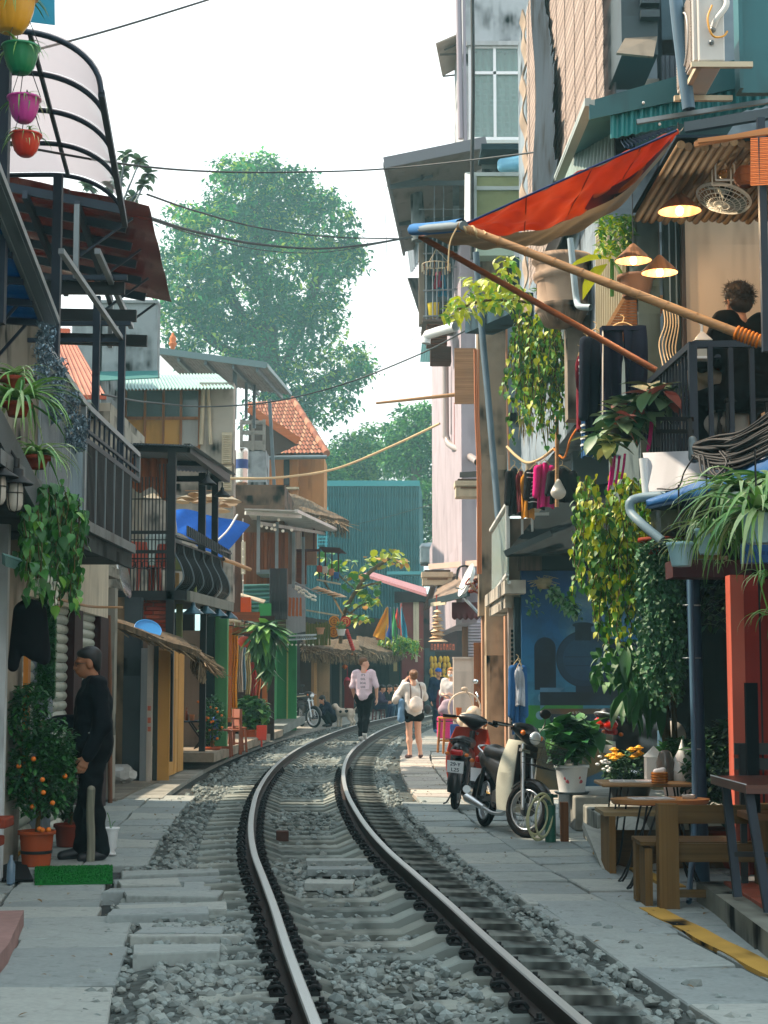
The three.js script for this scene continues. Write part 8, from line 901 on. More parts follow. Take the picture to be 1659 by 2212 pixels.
// ---- tables, bench, chairs ----
{const t=thing('hairpin_table','oval orange wooden table on black hairpin legs nearest the track','table'),y=0.62,c=V(2.0,y,-11.9);mesh('top',((g)=>{g.scale(1,1,0.62);g.translate(c.x,y,c.z);return g;})(new THREE.CylinderGeometry(0.36,0.35,0.03,40)),mat('#b98046',0.45,{t:'woodH'}),t);mesh('edge',((g)=>{g.scale(1,1,0.62);g.translate(c.x,y-0.016,c.z);return g;})(new THREE.CylinderGeometry(0.35,0.34,0.012,40)),mat('#7a4024',0.6),t);for(const[x,z,sx]of[[-0.22,0.12,-1],[0.22,0.12,1],[-0.22,-0.14,-1],[0.22,-0.14,1]])mesh('leg',tube([V(c.x+x*0.5,y-0.02,c.z+z),V(c.x+x+sx*0.02,0.03,c.z+z*1.5),V(c.x+x+sx*0.06,0.012,c.z+z*1.6),V(c.x+x+sx*0.03,0.05,c.z+z*1.6),V(c.x+x*0.1,y-0.02,c.z+z)],0.008,30,6),m.black,t);}
{const t=thing('hairpin_table','second hairpin table with a light top, farther from the camera and higher','table'),y=0.66,c=V(2.12,y,-13.2);mesh('top',rbx(0.8,0.03,0.5,0.012,c.x,y,c.z),mat('#b58a58',0.5,{t:'woodH'}),t);for(const[x,z]of[[-0.3,0.18],[0.3,0.18],[-0.3,-0.18],[0.3,-0.18]])mesh('leg',tube([V(c.x+x*0.6,y-0.02,c.z+z),V(c.x+x*0.95,0.02,c.z+z),V(c.x+x*1.05,0.012,c.z+z),V(c.x+x*0.9,y-0.02,c.z+z)],0.008,24,6),m.black,t);}
const mPrint=textTex([],{w:256,h:180,bg:'#cfcac4',draw:(x,W,H)=>{for(let i=0;i<14;i++){x.fillStyle=['#7a6f78','#3a3c44','#b8a0a0','#8c8f98'][i % 4];x.fillRect(10+(i % 4)*62,10+Math.floor(i / 4)*42,54,12+rnd()*22);}}});
function menuOn(label,c,ry,w=0.3,d=0.2){const t=thing('menu_sheet',label,'menu',null,c);t.rotation.y=ry;mesh('card',bx(-w / 2,0,-d / 2,w / 2,0.004,d / 2),m.paper,t);printed('menu_print',w*0.97,d*0.95,mPrint,t,V(0,0.006,0),[-Math.PI / 2,0,0]);}
menuOn('printed menu on the oval orange table',V(1.93,0.638,-11.85),0.15);menuOn('printed menu sheets on the light hairpin table',V(2.02,0.678,-13.15),-0.1,0.42,0.28);
one('ashtray','small glass ashtray on the oval orange table','ashtray',lathe([[0,0],[0.045,0],[0.05,0.03],[0.042,0.03],[0.036,0.008],[0,0.008]],18).translate(2.2,0.637,-11.85),mat('#c8ccca',0.15,{trans:0.5}));
{const p=V(X(1432,12.6),0.68,-12.9),t=thing('tissue_box','orange woven tissue holder with white tissue on the light hairpin table','tissue holder',null,p);mesh('basket',cyl(V(0,0,0),V(0,0.085,0),0.062,0.066,18),mat('#c8843a',0.7,{t:'fibre'}),t);for(let i=0;i<4;i++)mesh('weave',new THREE.TorusGeometry(0.066,0.004,5,24).rotateX(Math.PI / 2).translate(0,0.012+i*0.02,0),mat('#8a5020',0.7),t);mesh('tissue',nets([cap(V(-0.03,0.09,0),V(0.03,0.1,0),0.022,0.024)],0.008,0.01),m.potWhite,t);}
{const mw=mat('#7d6038',0.7,{t:'wood',b:0.002}),mh=mat('#6d5532',0.7,{t:'woodH',b:0.002}),t=thing('wooden_bench','rough pallet wood bench with a slatted back turned to the track','bench'),d=10.9,x0=X(1408,d),x1=X(1626,11.2);
mesh('back_post',bx(x0+0.0,0,-d,x0+0.13,0.68,-d+0.12),mw,t);mesh('front_leg',bx(x0-0.09,0,-d-0.42,x0-0.02,0.40,-d-0.3),mw,t);mesh('side_board',bx(x0-0.07,0,-d-0.28,x0-0.02,0.38,-d-0.03),mw,t);mesh('back_rail',bx(x0+0.13,0.55,-d+0.02,x1,0.67,-d+0.06),mh,t);mesh('back_rail',bx(x0+0.13,0.30,-d+0.02,x1,0.42,-d+0.06),mh,t);mesh('low_rail',bx(x0+0.13,0.07,-d+0.02,x1-0.3,0.12,-d+0.05),mh,t);for(let i=0;i<4;i++)mesh('seat_slat',bx(x0-0.1,0.40,-d-0.42+i*0.105,x1,0.425,-d-0.33+i*0.105),mh,t);mesh('back_post',bx(x1-0.1,0,-d,x1+0.02,0.68,-d+0.1),mw,t);}
{const mw=mat('#86673c',0.7,{t:'wood'}),t=thing('box_bench','low plywood box bench behind the hairpin tables','bench'),d=12.9;mesh('side',bx(1.74,0,-13.2,1.79,0.44,-12.7),mw,t);mesh('front',bx(1.79,0.0,-13.1,2.9,0.3,-13.06),mat('#5d4528',0.8,{t:'woodH'}),t);mesh('top',bx(1.7,0.44,-13.25,2.9,0.47,-12.7),mat('#9c8458',0.6,{t:'woodH'}),t);}
{const t=thing('bar_table','dark brown wooden table on black steel legs on the terracotta terrace','table'),y=0.84,mt=mat('#5c3022',0.35,{t:'woodH'}),x0=2.12,z0=-9.75;const a=P(1527,1752,10.6),b=P(1600,1776,9.5);mesh('top',(()=>{const s=new THREE.Shape([[X(1527,10.4),10.4],[X(1602,9.5),9.5],[4,9.4],[4,10.6]].map(([x,z])=>new THREE.Vector2(x,z)));const g=new THREE.ExtrudeGeometry(s,{depth:0.05,bevelEnabled:false});g.rotateX(-Math.PI / 2);const q=g.attributes.position;return g.translate(0,y,0);})(),mt,t);mesh('top_edge',bar(V(X(1527,10.4),y+0.054,-10.4),V(X(1602,9.5),y+0.054,-9.5),0.006),m.potWhite,t);each('leg',[bar(V(X(1559,10.3),y,-10.3),V(X(1572,10.3),0.16,-10.2),0.05),bar(V(X(1608,9.6),y,-9.6),V(X(1640,9.6),0.16,-9.55),0.05),bar(V(3.6,y,-9.6),V(3.65,0.16,-9.6),0.05)],m.navy,t);each('stretcher',[bar(V(X(1572,10.25),0.42,-10.22),V(3.6,0.42,-10),0.03),bar(V(X(1622,9.6),0.42,-9.57),V(3.6,0.42,-9.57),0.03)],m.black,t);}
menuOn('black and white menu sheet on the dark brown table',V(2.62,0.893,-9.95),0.1,0.4,0.2);
{const t=thing('bar_chair','dark chair with a slatted backrest behind the dark brown table','chair'),mt=mat('#1f2222',0.6,{t:'woodH'});for(const y of[0.9,1.0])mesh('back_slat',bx(2.33,y,-10.9,2.95,y+0.075,-10.87),mt,t);for(const x of[2.36,2.9])mesh('leg',bx(x,0.15,-10.9,x+0.04,1.07,-10.86),m.black,t);mesh('seat',bx(2.33,0.6,-10.88,2.95,0.64,-10.5),mat('#8a5c34',0.6,{t:'woodH'}),t);}
{const t=thing('bar_stool','black stool with a wooden seat under the dark brown table','stool'),c=V(2.75,0,-10.05);mesh('seat',rbx(0.4,0.035,0.34,0.01,c.x,0.56,c.z),mat('#7d5634',0.6,{t:'woodH'}),t);for(const k of[-1,1])for(const z of[-1,1])mesh('leg',bar(V(c.x+k*0.22,0.15,c.z+z*0.18),V(c.x+k*0.15,0.55,c.z+z*0.12),0.022),m.black,t);each('rung',[bar(V(c.x-0.2,0.28,c.z+0.16),V(c.x+0.2,0.28,c.z+0.16),0.016)],m.black,t);}
one('candle_holder','tall white onion shaped lantern beside the blue post','lantern',[lathe([[0,0],[0.08,0],[0.085,0.1],[0.09,0.11],[0.07,0.2],[0.03,0.27],[0.015,0.32],[0,0.36]],16).translate(X(1487,12.9),0.65,-13.3)],m.potWhite);one('white_lantern','small white frame lantern behind the tissue holder','lantern',[bx(X(1412,13.4)- 0.07,0.67,-13.6,X(1412,13.4)+0.07,0.86,-13.46),((g)=>g.rotateY(Math.PI / 4).translate(X(1412,13.4),0.9,-13.53))(new THREE.ConeGeometry(0.11,0.09,4))],mat('#dfe3e0',0.4,{trans:0.2}));one('glass_jar','dark glass jar between the lantern and the plants','jar',lathe([[0,0],[0.07,0],[0.075,0.14],[0.05,0.22],[0.03,0.24],[0,0.24]],18).translate(X(1440,13.1),0.68,-13.3),mat('#7c7670',0.15,{trans:0.4}));
potted('white ceramic pot with pink flower print and a big leafy plant on the plinth',V(X(1228,16.6),0.34,-16.5),0.165,0.29,m.potWhite,(t)=>{bush(t,V(0,0.55,0),V(0.3,0.3,0.28),260,LEAF.wide,[m.leafD,m.leaf,mat('#2c6a34',0.4)],0.2);const l=[];for(let i=0;i<60;i++)l.push(place(V(rr(-0.12,0.12),0.35+rr(0,0.4),rr(-0.12,0.12)),rnd()*TAU,rr(-0.5,0.6),0,rr(0.14,0.24)));leavesOf(LEAF.wide,l,[m.leafD,m.leaf],t);for(const[a,y]of[[-0.5,0.16],[0.35,0.17],[-0.35,0.13],[0.5,0.13]])mesh('flower_print',ball(0.022,Math.sin(a)*0.144,y,Math.cos(a)*0.144,1.2,0.9,0.2,8),mat('#b5525c',0.6),t);mesh('saucer',lathe([[0,0],[0.16,0],[0.18,0.025],[0.17,0.025],[0,0.01]],20),m.greyMetal,t);});
potted('pot of yellow and white chrysanthemums in front of the black scooter',V(X(1352,15.6),0.32,-15.5),0.2,0.2,m.black,(t)=>{bush(t,V(0,0.32,0),V(0.32,0.2,0.24),2200,LEAF.small,[mat('#2a5030',0.6),mat('#3d6a40',0.6)],0.06);for(let i=0;i<12;i++){const p=V(rr(-0.2,0.27),0.46+rr(-0.04,0.08),rr(0,0.22));mesh('yellow_flower',[ball(0.032,p.x,p.y,p.z,1,0.8,1,10),...Array.from({length:9},(_,k)=>ball(0.014,p.x+Math.cos(k*0.7)*0.034,p.y,p.z+Math.sin(k*0.7)*0.034,1,0.5,1,6))],mat('#e8a818',0.6),t);}for(let i=0;i<14;i++)mesh('white_flower',ball(0.022,-0.27+rr(-0.06,0.1),0.36+rr(-0.05,0.09),rr(0.05,0.22),1,0.6,1,7),m.potWhite,t);});
potted('fern like green plant in a pinkish white pot beside the tree trunk',V(X(1452,14.6),0.3,-14.4),0.15,0.36,mat('#cfc0ba',0.6),(t)=>{bush(t,V(0,0.5,0),V(0.26,0.2,0.22),1500,LEAF.small,[m.leafD,m.leaf],0.08);blades(t,V(-0.1,0.36,0),30,0.26,1);});
{const t=thing('slim_tree','slim twin trunked tree with long hanging leaves in front of the doorway','tree'),d=14.6;each('trunk',[tube([V(X(1440,d),0.1,-d),P(1440,1600,d),P(1432,1420,d),P(1440,1250,d)],0.04,20,8),tube([V(X(1455,d),0.1,-d),P(1458,1600,d),P(1452,1440,d)],0.025,20,8)],mat('#6a5c44',0.9,{t:'wood'}),t);const l=[];for(let i=0;i<46;i++)l.push(place(P(rr(1345,1425),rr(1375,1500),14.2+rr(-0.5,0.5)),rr(0,TAU),rr(0.6,1.4),0,[0.24,0.4,rr(0.26,0.44)]));leavesOf(LEAF.oval,l,[m.leafD,mat('#2c5c30',0.4),m.leafD],t);const k=[];for(let i=0;i<120;i++)k.push(place(P(rr(1280,1420),rr(1400,1480),14.4+rr(-0.5,0.5)),rnd()*TAU,rr(0.3,1.2),0,rr(0.06,0.12)));cloud(LEAF.wide,k,[m.leaf,m.leafD,m.leafD,m.leafD],t);}
{const t=thing('dark_shrubs','dark leafy shrubs in the shaded doorway right of the blue post','plant');bush(t,V(2.75,0.75,-13.2),V(0.42,0.5,0.3),1600,LEAF.oval,[m.leafD,mat('#173a26',0.6)],0.1);bush(t,V(2.75,2.1,-13.0),V(0.3,0.3,0.3),500,LEAF.oval,[m.leafD],0.09);mesh('pot',potGeo(0.2,0.3).translate(2.75,0,-13.2),m.terraDark,t);}
{const t=thing('garden_hose','coiled pale hose on a green reel beside the concrete plinth','hose'),c=G(1168,1822);for(const[r,o,a]of[[0.17,0,0.5],[0.15,0.03,0.8],[0.13,-0.03,0.3]])mesh('coil',new THREE.TorusGeometry(r,0.011,7,36).scale(0.75,1.25,1).applyMatrix4(M4().makeRotationFromEuler(new THREE.Euler(-0.15,a,-0.25))).translate(c.x+o,0.24,c.z),mat('#b0ae86',0.5),t);mesh('reel',[cyl(V(c.x+0.1,0,c.z-0.1),V(c.x+0.1,0.34,c.z-0.1),0.05,0.05,12)],mat('#1f5a48',0.4),t);mesh('tap',[cyl(V(c.x+0.1,0.34,c.z-0.1),V(c.x+0.1,0.44,c.z-0.1),0.035,0.03,10),bar(V(c.x+0.02,0.42,c.z-0.1),V(c.x+0.17,0.42,c.z-0.1),0.03)],mat('#18443a',0.4),t);mesh('wood_leg',bx(c.x+0.2,0,c.z-0.2,c.x+0.27,0.36,c.z-0.12),m.woodV,t);}
{const t=thing('helmet','pale plastic wrapped bundle and round helmet hanging in the dark doorway','helmet'),p=P(1452,1592,15);mesh('shell',ball(0.13,p.x,p.y,p.z,1,1.15,1,18),mat('#b9b6ac',0.3),t);mesh('visor',surf((u,v)=>{const a=lerp(2.2,4.2,u),r=0.14;return V(p.x+Math.cos(a)*r,p.y-0.08+v*0.14,p.z+0.02-Math.sin(a)*r*0.6);},8,4,0.004),mat('#7aa4c0',0.1,{trans:0.5}),t);}
// ---- motorbikes ----
motorbike('white and black underbone motorbike parked nose to the camera on the right pavement',V(1.17,0,-16.1),0.26,-0.12,{r:0.262,shield:mat('#dfe0cf',0.25,{t:'metal'}),wide:0.15,body:mat('#15171a',0.3),mirrors:[1],steer:0.5,basket:true,fender:mBlackP});
motorbike('black motorbike with red side panels seen from behind, left of the white one',V(0.92,0,-19.4),Math.PI-0.18,0.1,{r:0.27,shield:mat('#a03420',0.3),body:mat('#141517',0.3),mirrors:[],steer:-0.25,plate:['29-Y','L25'],rail:mBlackP});
motorbike('black scooter with a red tail lamp parked under the plants before the mural',V(2.92,0.3,-17.4),2.35,0.1,{r:0.24,shield:mat('#121418',0.2),body:mat('#060709',0.35),cowl:mat('#060709',0.35),mirrors:[],steer:0.3,more:(g)=>{mesh('body_shell',nets([cap(V(0,0.62,0.0),V(0,0.74,-0.72),0.17,0.15),cap(V(0,0.74,-0.72),V(0,0.82,-1.0),0.14,0.08),cap(V(0,0.45,-0.2),V(0,0.5,-0.6),0.17,0.17)],0.018,0.03),mat('#050608',0.4),g);mesh('big_tail_lamp',[ball(0.08,0.06,0.74,-1.0,1.1,0.8,0.7),ball(0.08,-0.06,0.74,-1.0,1.1,0.8,0.7)],mat('#c41c10',0.15,{phys:true,clearcoat:1}),g);mesh('tail_trim',tube([V(0.15,0.78,-0.9),V(0.13,0.83,-1.02),V(0,0.85,-1.06),V(-0.13,0.83,-1.02),V(-0.15,0.78,-0.9)],0.014),m.steel,g);}});
motorbike('old black motorbike with a wide rear rack parked by the green shop',V(X(668,49),0,-48.6),0.35,0.08,{r:0.31,body:mat('#1a1c1e',0.4),steer:0.45,mirrors:[-1],more:(g)=>{mesh('rack_box',rbx(0.5,0.16,0.36,0.03,0,0.9,-0.7),mat('#2a2c2c',0.6),g);mesh('rack_trim',bx(-0.255,0.9,-0.885,0.255,0.93,-0.515),m.cream,g);}});
// =================== PEOPLE, DOG, WIRES ===================
const clothM=(c)=>mat(c,0.85,{t:'cloth',b:0.001});
const mJkt=clothM('#070a12'),mTrs=clothM('#06080c'),mShoe=mat('#15161a',0.5);
{
const p=G(196,1858);
person('man in a black jacket and dark trousers standing in profile by the roller shutter',p,-1.3,{h:1.76,fat:1.16,w:1.1,cell:0.013,headCell:0.0045,handCell:0.004,skin:skinM.tan,eyes:true,
J:{chest:[0,1.24,0.0],head:[0,1.57,0.05],neck:[0,1.42,0.0],face:[0,-0.28,1],up:[0,1,0.12],el:[0.25,1.08,-0.05],wl:[0.23,0.84,0.06],er:[-0.22,1.1,0.06],wr:[-0.16,1.08,0.30],hl:[0.09,0.9,0],hr:[-0.09,0.9,0],al:[0.09,0.085,-0.08],tl:[0.1,0.03,0.08],ar:[-0.1,0.085,0.07],tr:[-0.1,0.03,0.22]},
top:['jacket',mJkt,0.024,2,(J,H,S)=>[cap(J.pelvis.clone().add(V(0,-S(0.04),0)),J.pelvis.clone().add(V(0,S(0.16),0)),S(0.155),S(0.15)),cap(J.neck.clone().add(V(-0.05,-0.02,0.02)),J.neck.clone().add(V(0.05,-0.02,0.02)),S(0.07),S(0.07))]],legs:['trousers',mTrs,0.026],shoes:['shoe',mShoe],hair:['hair',hairM.black,(H)=>[H.E(0,0.06,-0.022,[0.085,0.078,0.096]),H.E(0,0.02,-0.045,[0.082,0.07,0.066]),H.E(0,-0.03,-0.07,[0.066,0.05,0.035]),H.E(0,0.088,0.022,[0.064,0.03,0.058])]],
more:(g,J,H)=>{for(const k of[-1,1])mesh('glasses',[new THREE.TorusGeometry(0.021,0.0025,5,20).applyMatrix4(M4().makeBasis(H.x,H.y,H.z).setPosition(H.at(0.031*k,0.002,0.1))),bar(H.at(0.052*k,0.006,0.096),H.at(0.08*k,0.004,0.0),0.004)],m.wire,g);const b=J.pelvis.clone().add(V(0.17,0.1,0.05));mesh('button',ball(0.012,b.x+0.03,b.y,b.z,1,1,1,8),m.chrome,g);}});
}
person('young man in a pink printed t-shirt and black trousers walking on the rail',V(X(786,35),0.14,-35),Math.PI-0.1,{h:1.76,w:1.05,skin:skinM.pale,cell:0.016,headCell:0.007,J:{face:[-0.92,-0.12,0.4],er:[-0.27,1.12,-0.06],wr:[-0.27,0.88,0.02],el:[0.24,1.12,-0.02],wl:[0.2,0.88,0.1],kl:[0.06,0.5,0.08],al:[0.05,0.10,-0.10],tl:[0.06,0.03,0.03],kr:[-0.06,0.5,-0.04],ar:[-0.05,0.18,-0.28],tr:[-0.05,0.06,-0.2]},
top:['t_shirt',clothM('#edd3dc'),0.017,1,(J,H,S)=>[cap(J.pelvis,J.pelvis.clone().add(V(0,S(0.1),0)),S(0.112),S(0.118))]],legs:['trousers',mTrs,0.013],shoes:['shoe',mat('#d9d4cc',0.6)],hair:['hair',hairM.brown,(H)=>[H.E(0,0.06,-0.02,[0.083,0.074,0.094]),H.E(0,0.01,-0.062,[0.07,0.05,0.04])]],
more:(g,J)=>printed('shirt_print',0.26,0.34,textTex(['IT’S','OUL','OCAL','UDE'],{bg:'#edd3dc',fg:'#4a4650',size:52}),g,V(0,1.27,-0.146),[0.06,Math.PI,0])});
person('woman in a white blouse and short black skirt raising a phone, seen from behind',G(893,1638),Math.PI+0.25,{h:1.62,w:0.98,skin:skinM.pale,cell:0.015,headCell:0.007,J:{el:[0.3,1.2,0.12],wl:[0.12,1.47,0.22],er:[-0.26,1.18,0.14],wr:[-0.1,1.47,0.22],pl:[-1,0,0],pr:[1,0,0],face:[0.15,0,1],kl:[0.08,0.48,0.02],al:[0.075,0.085,-0.02],tl:[0.1,0.03,0.12],kr:[-0.1,0.48,0.02],ar:[-0.14,0.085,-0.02],tr:[-0.17,0.03,0.12]},
top:['blouse',clothM('#e4dcd4'),0.024,2,(J,H,S)=>[cap(J.pelvis.clone().add(V(0,S(0.04),0)),J.chest,S(0.14),S(0.14)),cap(J.el,J.el.clone().add(V(0.02,-0.06,-0.04)),0.07,0.09)]],legs:['skirt',clothM('#0c0d11'),0.022,0],shoes:['shoe',mat('#6a4a48',0.6)],hair:['hair',hairM.brown,(H)=>[H.E(0,0.05,-0.025,[0.088,0.086,0.1]),H.E(0,0.06,-0.13,[0.045,0.045,0.045]),H.E(0,-0.02,-0.06,[0.07,0.05,0.045])]],
more:(g,J,H,S,P_)=>{P_('skirt_hem',[cap(V(-0.07,0.86,0),V(-0.085,0.77,0),0.115,0.115),cap(V(0.07,0.86,0),V(0.085,0.77,0),0.115,0.115)],clothM('#0c0d11'));mesh('phone',bx(-0.035,1.46,0.29,0.035,1.6,0.30),m.black,g);P_('backpack',[ell(V(0.0,1.0,-0.2),[0.13,0.15,0.07]),ell(V(0,0.95,-0.25),[0.1,0.08,0.05])],mat('#e0cfc2',0.5));each('strap',[tube([V(0.1,1.1,-0.19),V(0.1,1.26,-0.18),V(0.09,1.37,-0.1)],0.012),tube([V(-0.1,1.1,-0.19),V(-0.1,1.26,-0.18),V(-0.09,1.37,-0.1)],0.012)],mat('#4a2e24',0.6),g);P_('denim_jacket',[cap(V(0.23,1.04,0),V(0.24,0.72,-0.02),0.06,0.07)],clothM('#6f93b4'));P_('bag',[ell(V(-0.28,0.9,0.02),[0.07,0.09,0.06])],mat('#22242a',0.5));}});
const squatJ={pelvis:[0,0.26,-0.1],chest:[0,0.56,0.08],neck:[0,0.70,0.17],head:[0,0.82,0.24],sl:[0.17,0.66,0.13],sr:[-0.17,0.66,0.13],el:[0.2,0.42,0.3],er:[-0.2,0.42,0.3],wl:[0.1,0.3,0.46],wr:[-0.1,0.3,0.46],hl:[0.09,0.26,-0.08],hr:[-0.09,0.26,-0.08],kl:[0.13,0.52,0.28],kr:[-0.13,0.52,0.28],al:[0.1,0.085,0.0],ar:[-0.1,0.085,0.0],tl:[0.11,0.03,0.14],tr:[-0.11,0.03,0.14],face:[0,-0.5,1],up:[0,1,0.4]};
person('person in dark blue with long black hair squatting by the white dog',V(X(712,49),0,-49),-1.1,{h:1.68,cell:0.022,headCell:0.012,handCell:0.008,J:squatJ,top:['jacket',clothM('#151d33'),0.03],legs:['trousers',mTrs,0.02],shoes:['shoe',mShoe],hair:['hair',hairM.black,(H)=>[H.E(0,0.04,-0.02,[0.09,0.095,0.105]),H.E(0,-0.1,-0.05,[0.08,0.12,0.06])]]});
{const t=thing('dog','white dog with black patches standing beside the squatting person','dog',null,V(X(747,49),0.0,-49));t.rotation.y=-2.2;const leg=(x,z,r)=>r?[cap(V(x,0.36,z),V(x,0.27,z+0.05),0.06,0.045),cap(V(x,0.27,z+0.05),V(x,0.15,z-0.05),0.04,0.026),cap(V(x,0.15,z-0.05),V(x,0.03,z-0.02),0.026,0.022),cap(V(x,0.02,z-0.02),V(x,0.02,z+0.03),0.024,0.02)]:[cap(V(x,0.36,z),V(x,0.18,z+0.01),0.05,0.03),cap(V(x,0.18,z+0.01),V(x,0.03,z),0.027,0.022),cap(V(x,0.02,z),V(x,0.02,z+0.05),0.024,0.02)];mesh('body',nets([cap(V(0,0.42,0.2),V(0,0.44,-0.22),0.135,0.11),cap(V(0,0.46,0.24),V(0,0.58,0.36),0.085,0.07),ell(V(0,0.61,0.41),[0.075,0.075,0.085]),cap(V(0,0.59,0.46),V(0,0.565,0.55),0.045,0.03),cap(V(0.055,0.66,0.39),V(0.085,0.6,0.37),0.022,0.016),cap(V(-0.055,0.66,0.39),V(-0.085,0.6,0.37),0.022,0.016),...leg(0.07,0.22),...leg(-0.07,0.22),...leg(0.07,-0.24,1),...leg(-0.07,-0.24,1),cap(V(0,0.48,-0.3),V(0,0.6,-0.42),0.022,0.014)],0.014,0.02),mat('#cdbfae',0.85),t);for(const[x,y,z,r]of[[0.1,0.47,-0.12,0.07],[0.11,0.45,0.1,0.06],[-0.1,0.47,0.0,0.07],[0.02,0.53,-0.05,0.06],[0,0.5,-0.3,0.05]])mesh('black_patch',ball(r,x,y,z,0.7,0.7,1,10),mat('#1c1a1a',0.85),t);mesh('nose',ball(0.018,0,0.57,0.58,1,1,1,8),m.dark,t);}
const seatJ={pelvis:[0,0.46,-0.05],chest:[0,0.76,0.03],neck:[0,0.93,0.09],head:[0,1.08,0.15],sl:[0.17,0.9,0.06],sr:[-0.17,0.9,0.06],el:[0.22,0.64,0.12],er:[-0.22,0.64,0.12],wl:[0.1,0.62,0.34],wr:[-0.1,0.62,0.34],hl:[0.09,0.45,-0.02],hr:[-0.09,0.45,-0.02],kl:[0.12,0.47,0.40],kr:[-0.12,0.47,0.40],al:[0.12,0.085,0.36],ar:[-0.12,0.085,0.36],tl:[0.13,0.03,0.5],tr:[-0.13,0.03,0.5],face:[0,-0.4,1],up:[0,1,0.3]};
const far={cell:0.024,headCell:0.013,handCell:0.009};
[['person in a purple grey top sitting nearest the pink shirted man',818,56,1.2,'#3a3048',hairM.black,'#22304a'],['black haired person in a dark coat sitting and looking down at a phone',834,57.5,1.0,'#16181c',hairM.black,'#3c5468'],['person in an olive jacket sitting under the far straw eave',849,59,0.9,'#33352a',hairM.dark,'#24262a'],['person in dark glasses sitting farthest along the shop row',872,61,0.7,'#232a30',hairM.dark,'#1c1c20']].forEach(([l,x,d,yaw,c,hr,tc],i)=>{const p=V(X(x,d),0.0,-d);person(l,p,yaw,{...far,h:1.7,J:seatJ,group:'people seated along the shop row',top:['jacket',clothM(c),0.025],legs:['trousers',clothM(tc),0.018],shoes:['shoe',mShoe],hair:['hair',hr]});stool(['dark red','black','brown','grey'][i]+' low stool under the seated person, place '+['nearest','second','third','farthest'][i]+' in the shop row',p.clone(),0.34,0.36,mat(['#6a2024','#15161a','#5a3a28','#55585a'][i],0.6),'low stools in the shop row',yaw);});
person('man in a blue cap and dark blue jacket standing beyond the pink suitcase',V(X(946,44),0,-44),0.4,{...far,h:1.72,top:['jacket',clothM('#152a44'),0.03],legs:['trousers',clothM('#1c2a3c'),0.02],shoes:['shoe',mat('#3a6a94',0.6)],hair:['cap',mat('#2a5fae',0.7),(H)=>[H.E(0,0.06,-0.01,[0.086,0.075,0.1]),H.E(0,0.035,0.1,[0.06,0.012,0.05])]]});
person('child in a dark red top standing in front of the blue capped man',V(X(961,41),0,-41),0.2,{...far,h:1.36,skin:skinM.tan,top:['top',clothM('#7a2436'),0.02],legs:['trousers',clothM('#3c2a3c'),0.016],shoes:['shoe',mShoe],hair:['hair',hairM.dark,(H)=>[H.E(0,0.045,-0.02,[0.09,0.095,0.105]),H.E(0,-0.08,-0.04,[0.09,0.1,0.06])]]});
person('fair haired tourist in a white t-shirt and face mask by the cream panel',V(X(974,38),0,-38),-0.3,{...far,h:1.7,skin:skinM.pale,J:{el:[0.22,1.1,0.05],wl:[0.08,1.08,0.24],er:[-0.22,1.1,0.05],wr:[-0.08,1.05,0.24]},top:['t_shirt',clothM('#d9d4d0'),0.022,1],legs:['trousers',clothM('#5a4a44'),0.016],shoes:['shoe',mShoe],hair:['hair',mat('#a8764a',0.7)],more:(g,J,H,S,P_)=>P_('mask',[H.E(0,-0.055,0.062,[0.055,0.04,0.05])],m.potWhite,0.01,0.006)});
{const t=thing('suitcase','hot pink suitcase with a pale bag strapped on top','suitcase',null,V(X(961,37),0,-37));mesh('shell',rbx(0.38,0.5,0.24,0.05,0,0.36,0),mat('#d01c6c',0.5),t);mesh('band',rbx(0.385,0.03,0.245,0.01,0,0.5,0),m.black,t);mesh('bag',nets([ell(V(0.05,0.75,0),[0.22,0.14,0.13]),ell(V(0.08,0.9,0),[0.16,0.1,0.1])],0.02,0.03),clothM('#b8a0ac'),t);for(const k of[-1,1])mesh('caster',ball(0.04,k*0.14,0.05,0,0.6,1,1,8),m.black,t);mesh('pull_handle',tube([V(-0.1,0.6,-0.1),V(-0.1,1.05,-0.1),V(0.1,1.05,-0.1),V(0.1,0.6,-0.1)],0.012),m.greyMetal,t);}
person('curly dark haired person in black sitting with their back turned at the upstairs railing',V(X(1618,12.6),3.25,-12.65),-2.7,{h:1.78,w:1.08,fat:1.1,cell:0.014,headCell:0.007,J:{...seatJ,pelvis:[0,0.5,-0.05],chest:[0,0.84,-0.02],neck:[0,1.03,0.02],head:[0,1.19,0.05],sl:[0.19,0.99,-0.02],sr:[-0.19,0.99,-0.02],el:[0.27,0.72,0.1],er:[-0.27,0.72,0.1],wl:[0.12,0.72,0.34],wr:[-0.12,0.72,0.34],face:[0,-0.2,1],up:[0,1,0.15]},top:['sweater',clothM('#050608'),0.03],legs:['trousers',clothM('#050609'),0.024],shoes:['shoe',mShoe],hair:['hair',hairM.dark,(H)=>[H.E(0,0.05,-0.025,[0.098,0.1,0.112]),H.E(0,-0.03,-0.05,[0.095,0.085,0.075])]],more:(g,J,H)=>{const l=[];for(let i=0;i<1500;i++){const d=V(rr(-1,1),rr(-0.75,1),rr(-1,1)).normalize();if(d.z>0.55&&d.y<0.55)continue;const q=H.at(d.x*0.097,0.04+d.y*0.1 -(d.z<0?0.02:0),-0.03+d.z*0.11);l.push(place(q,rnd()*TAU,rr(-1.2,1.2),rnd()*TAU,[0.03,0.05,rr(0.03,0.055)]));}mesh('curls',scatter(LEAF.long,l),hairM.dark,g);}});
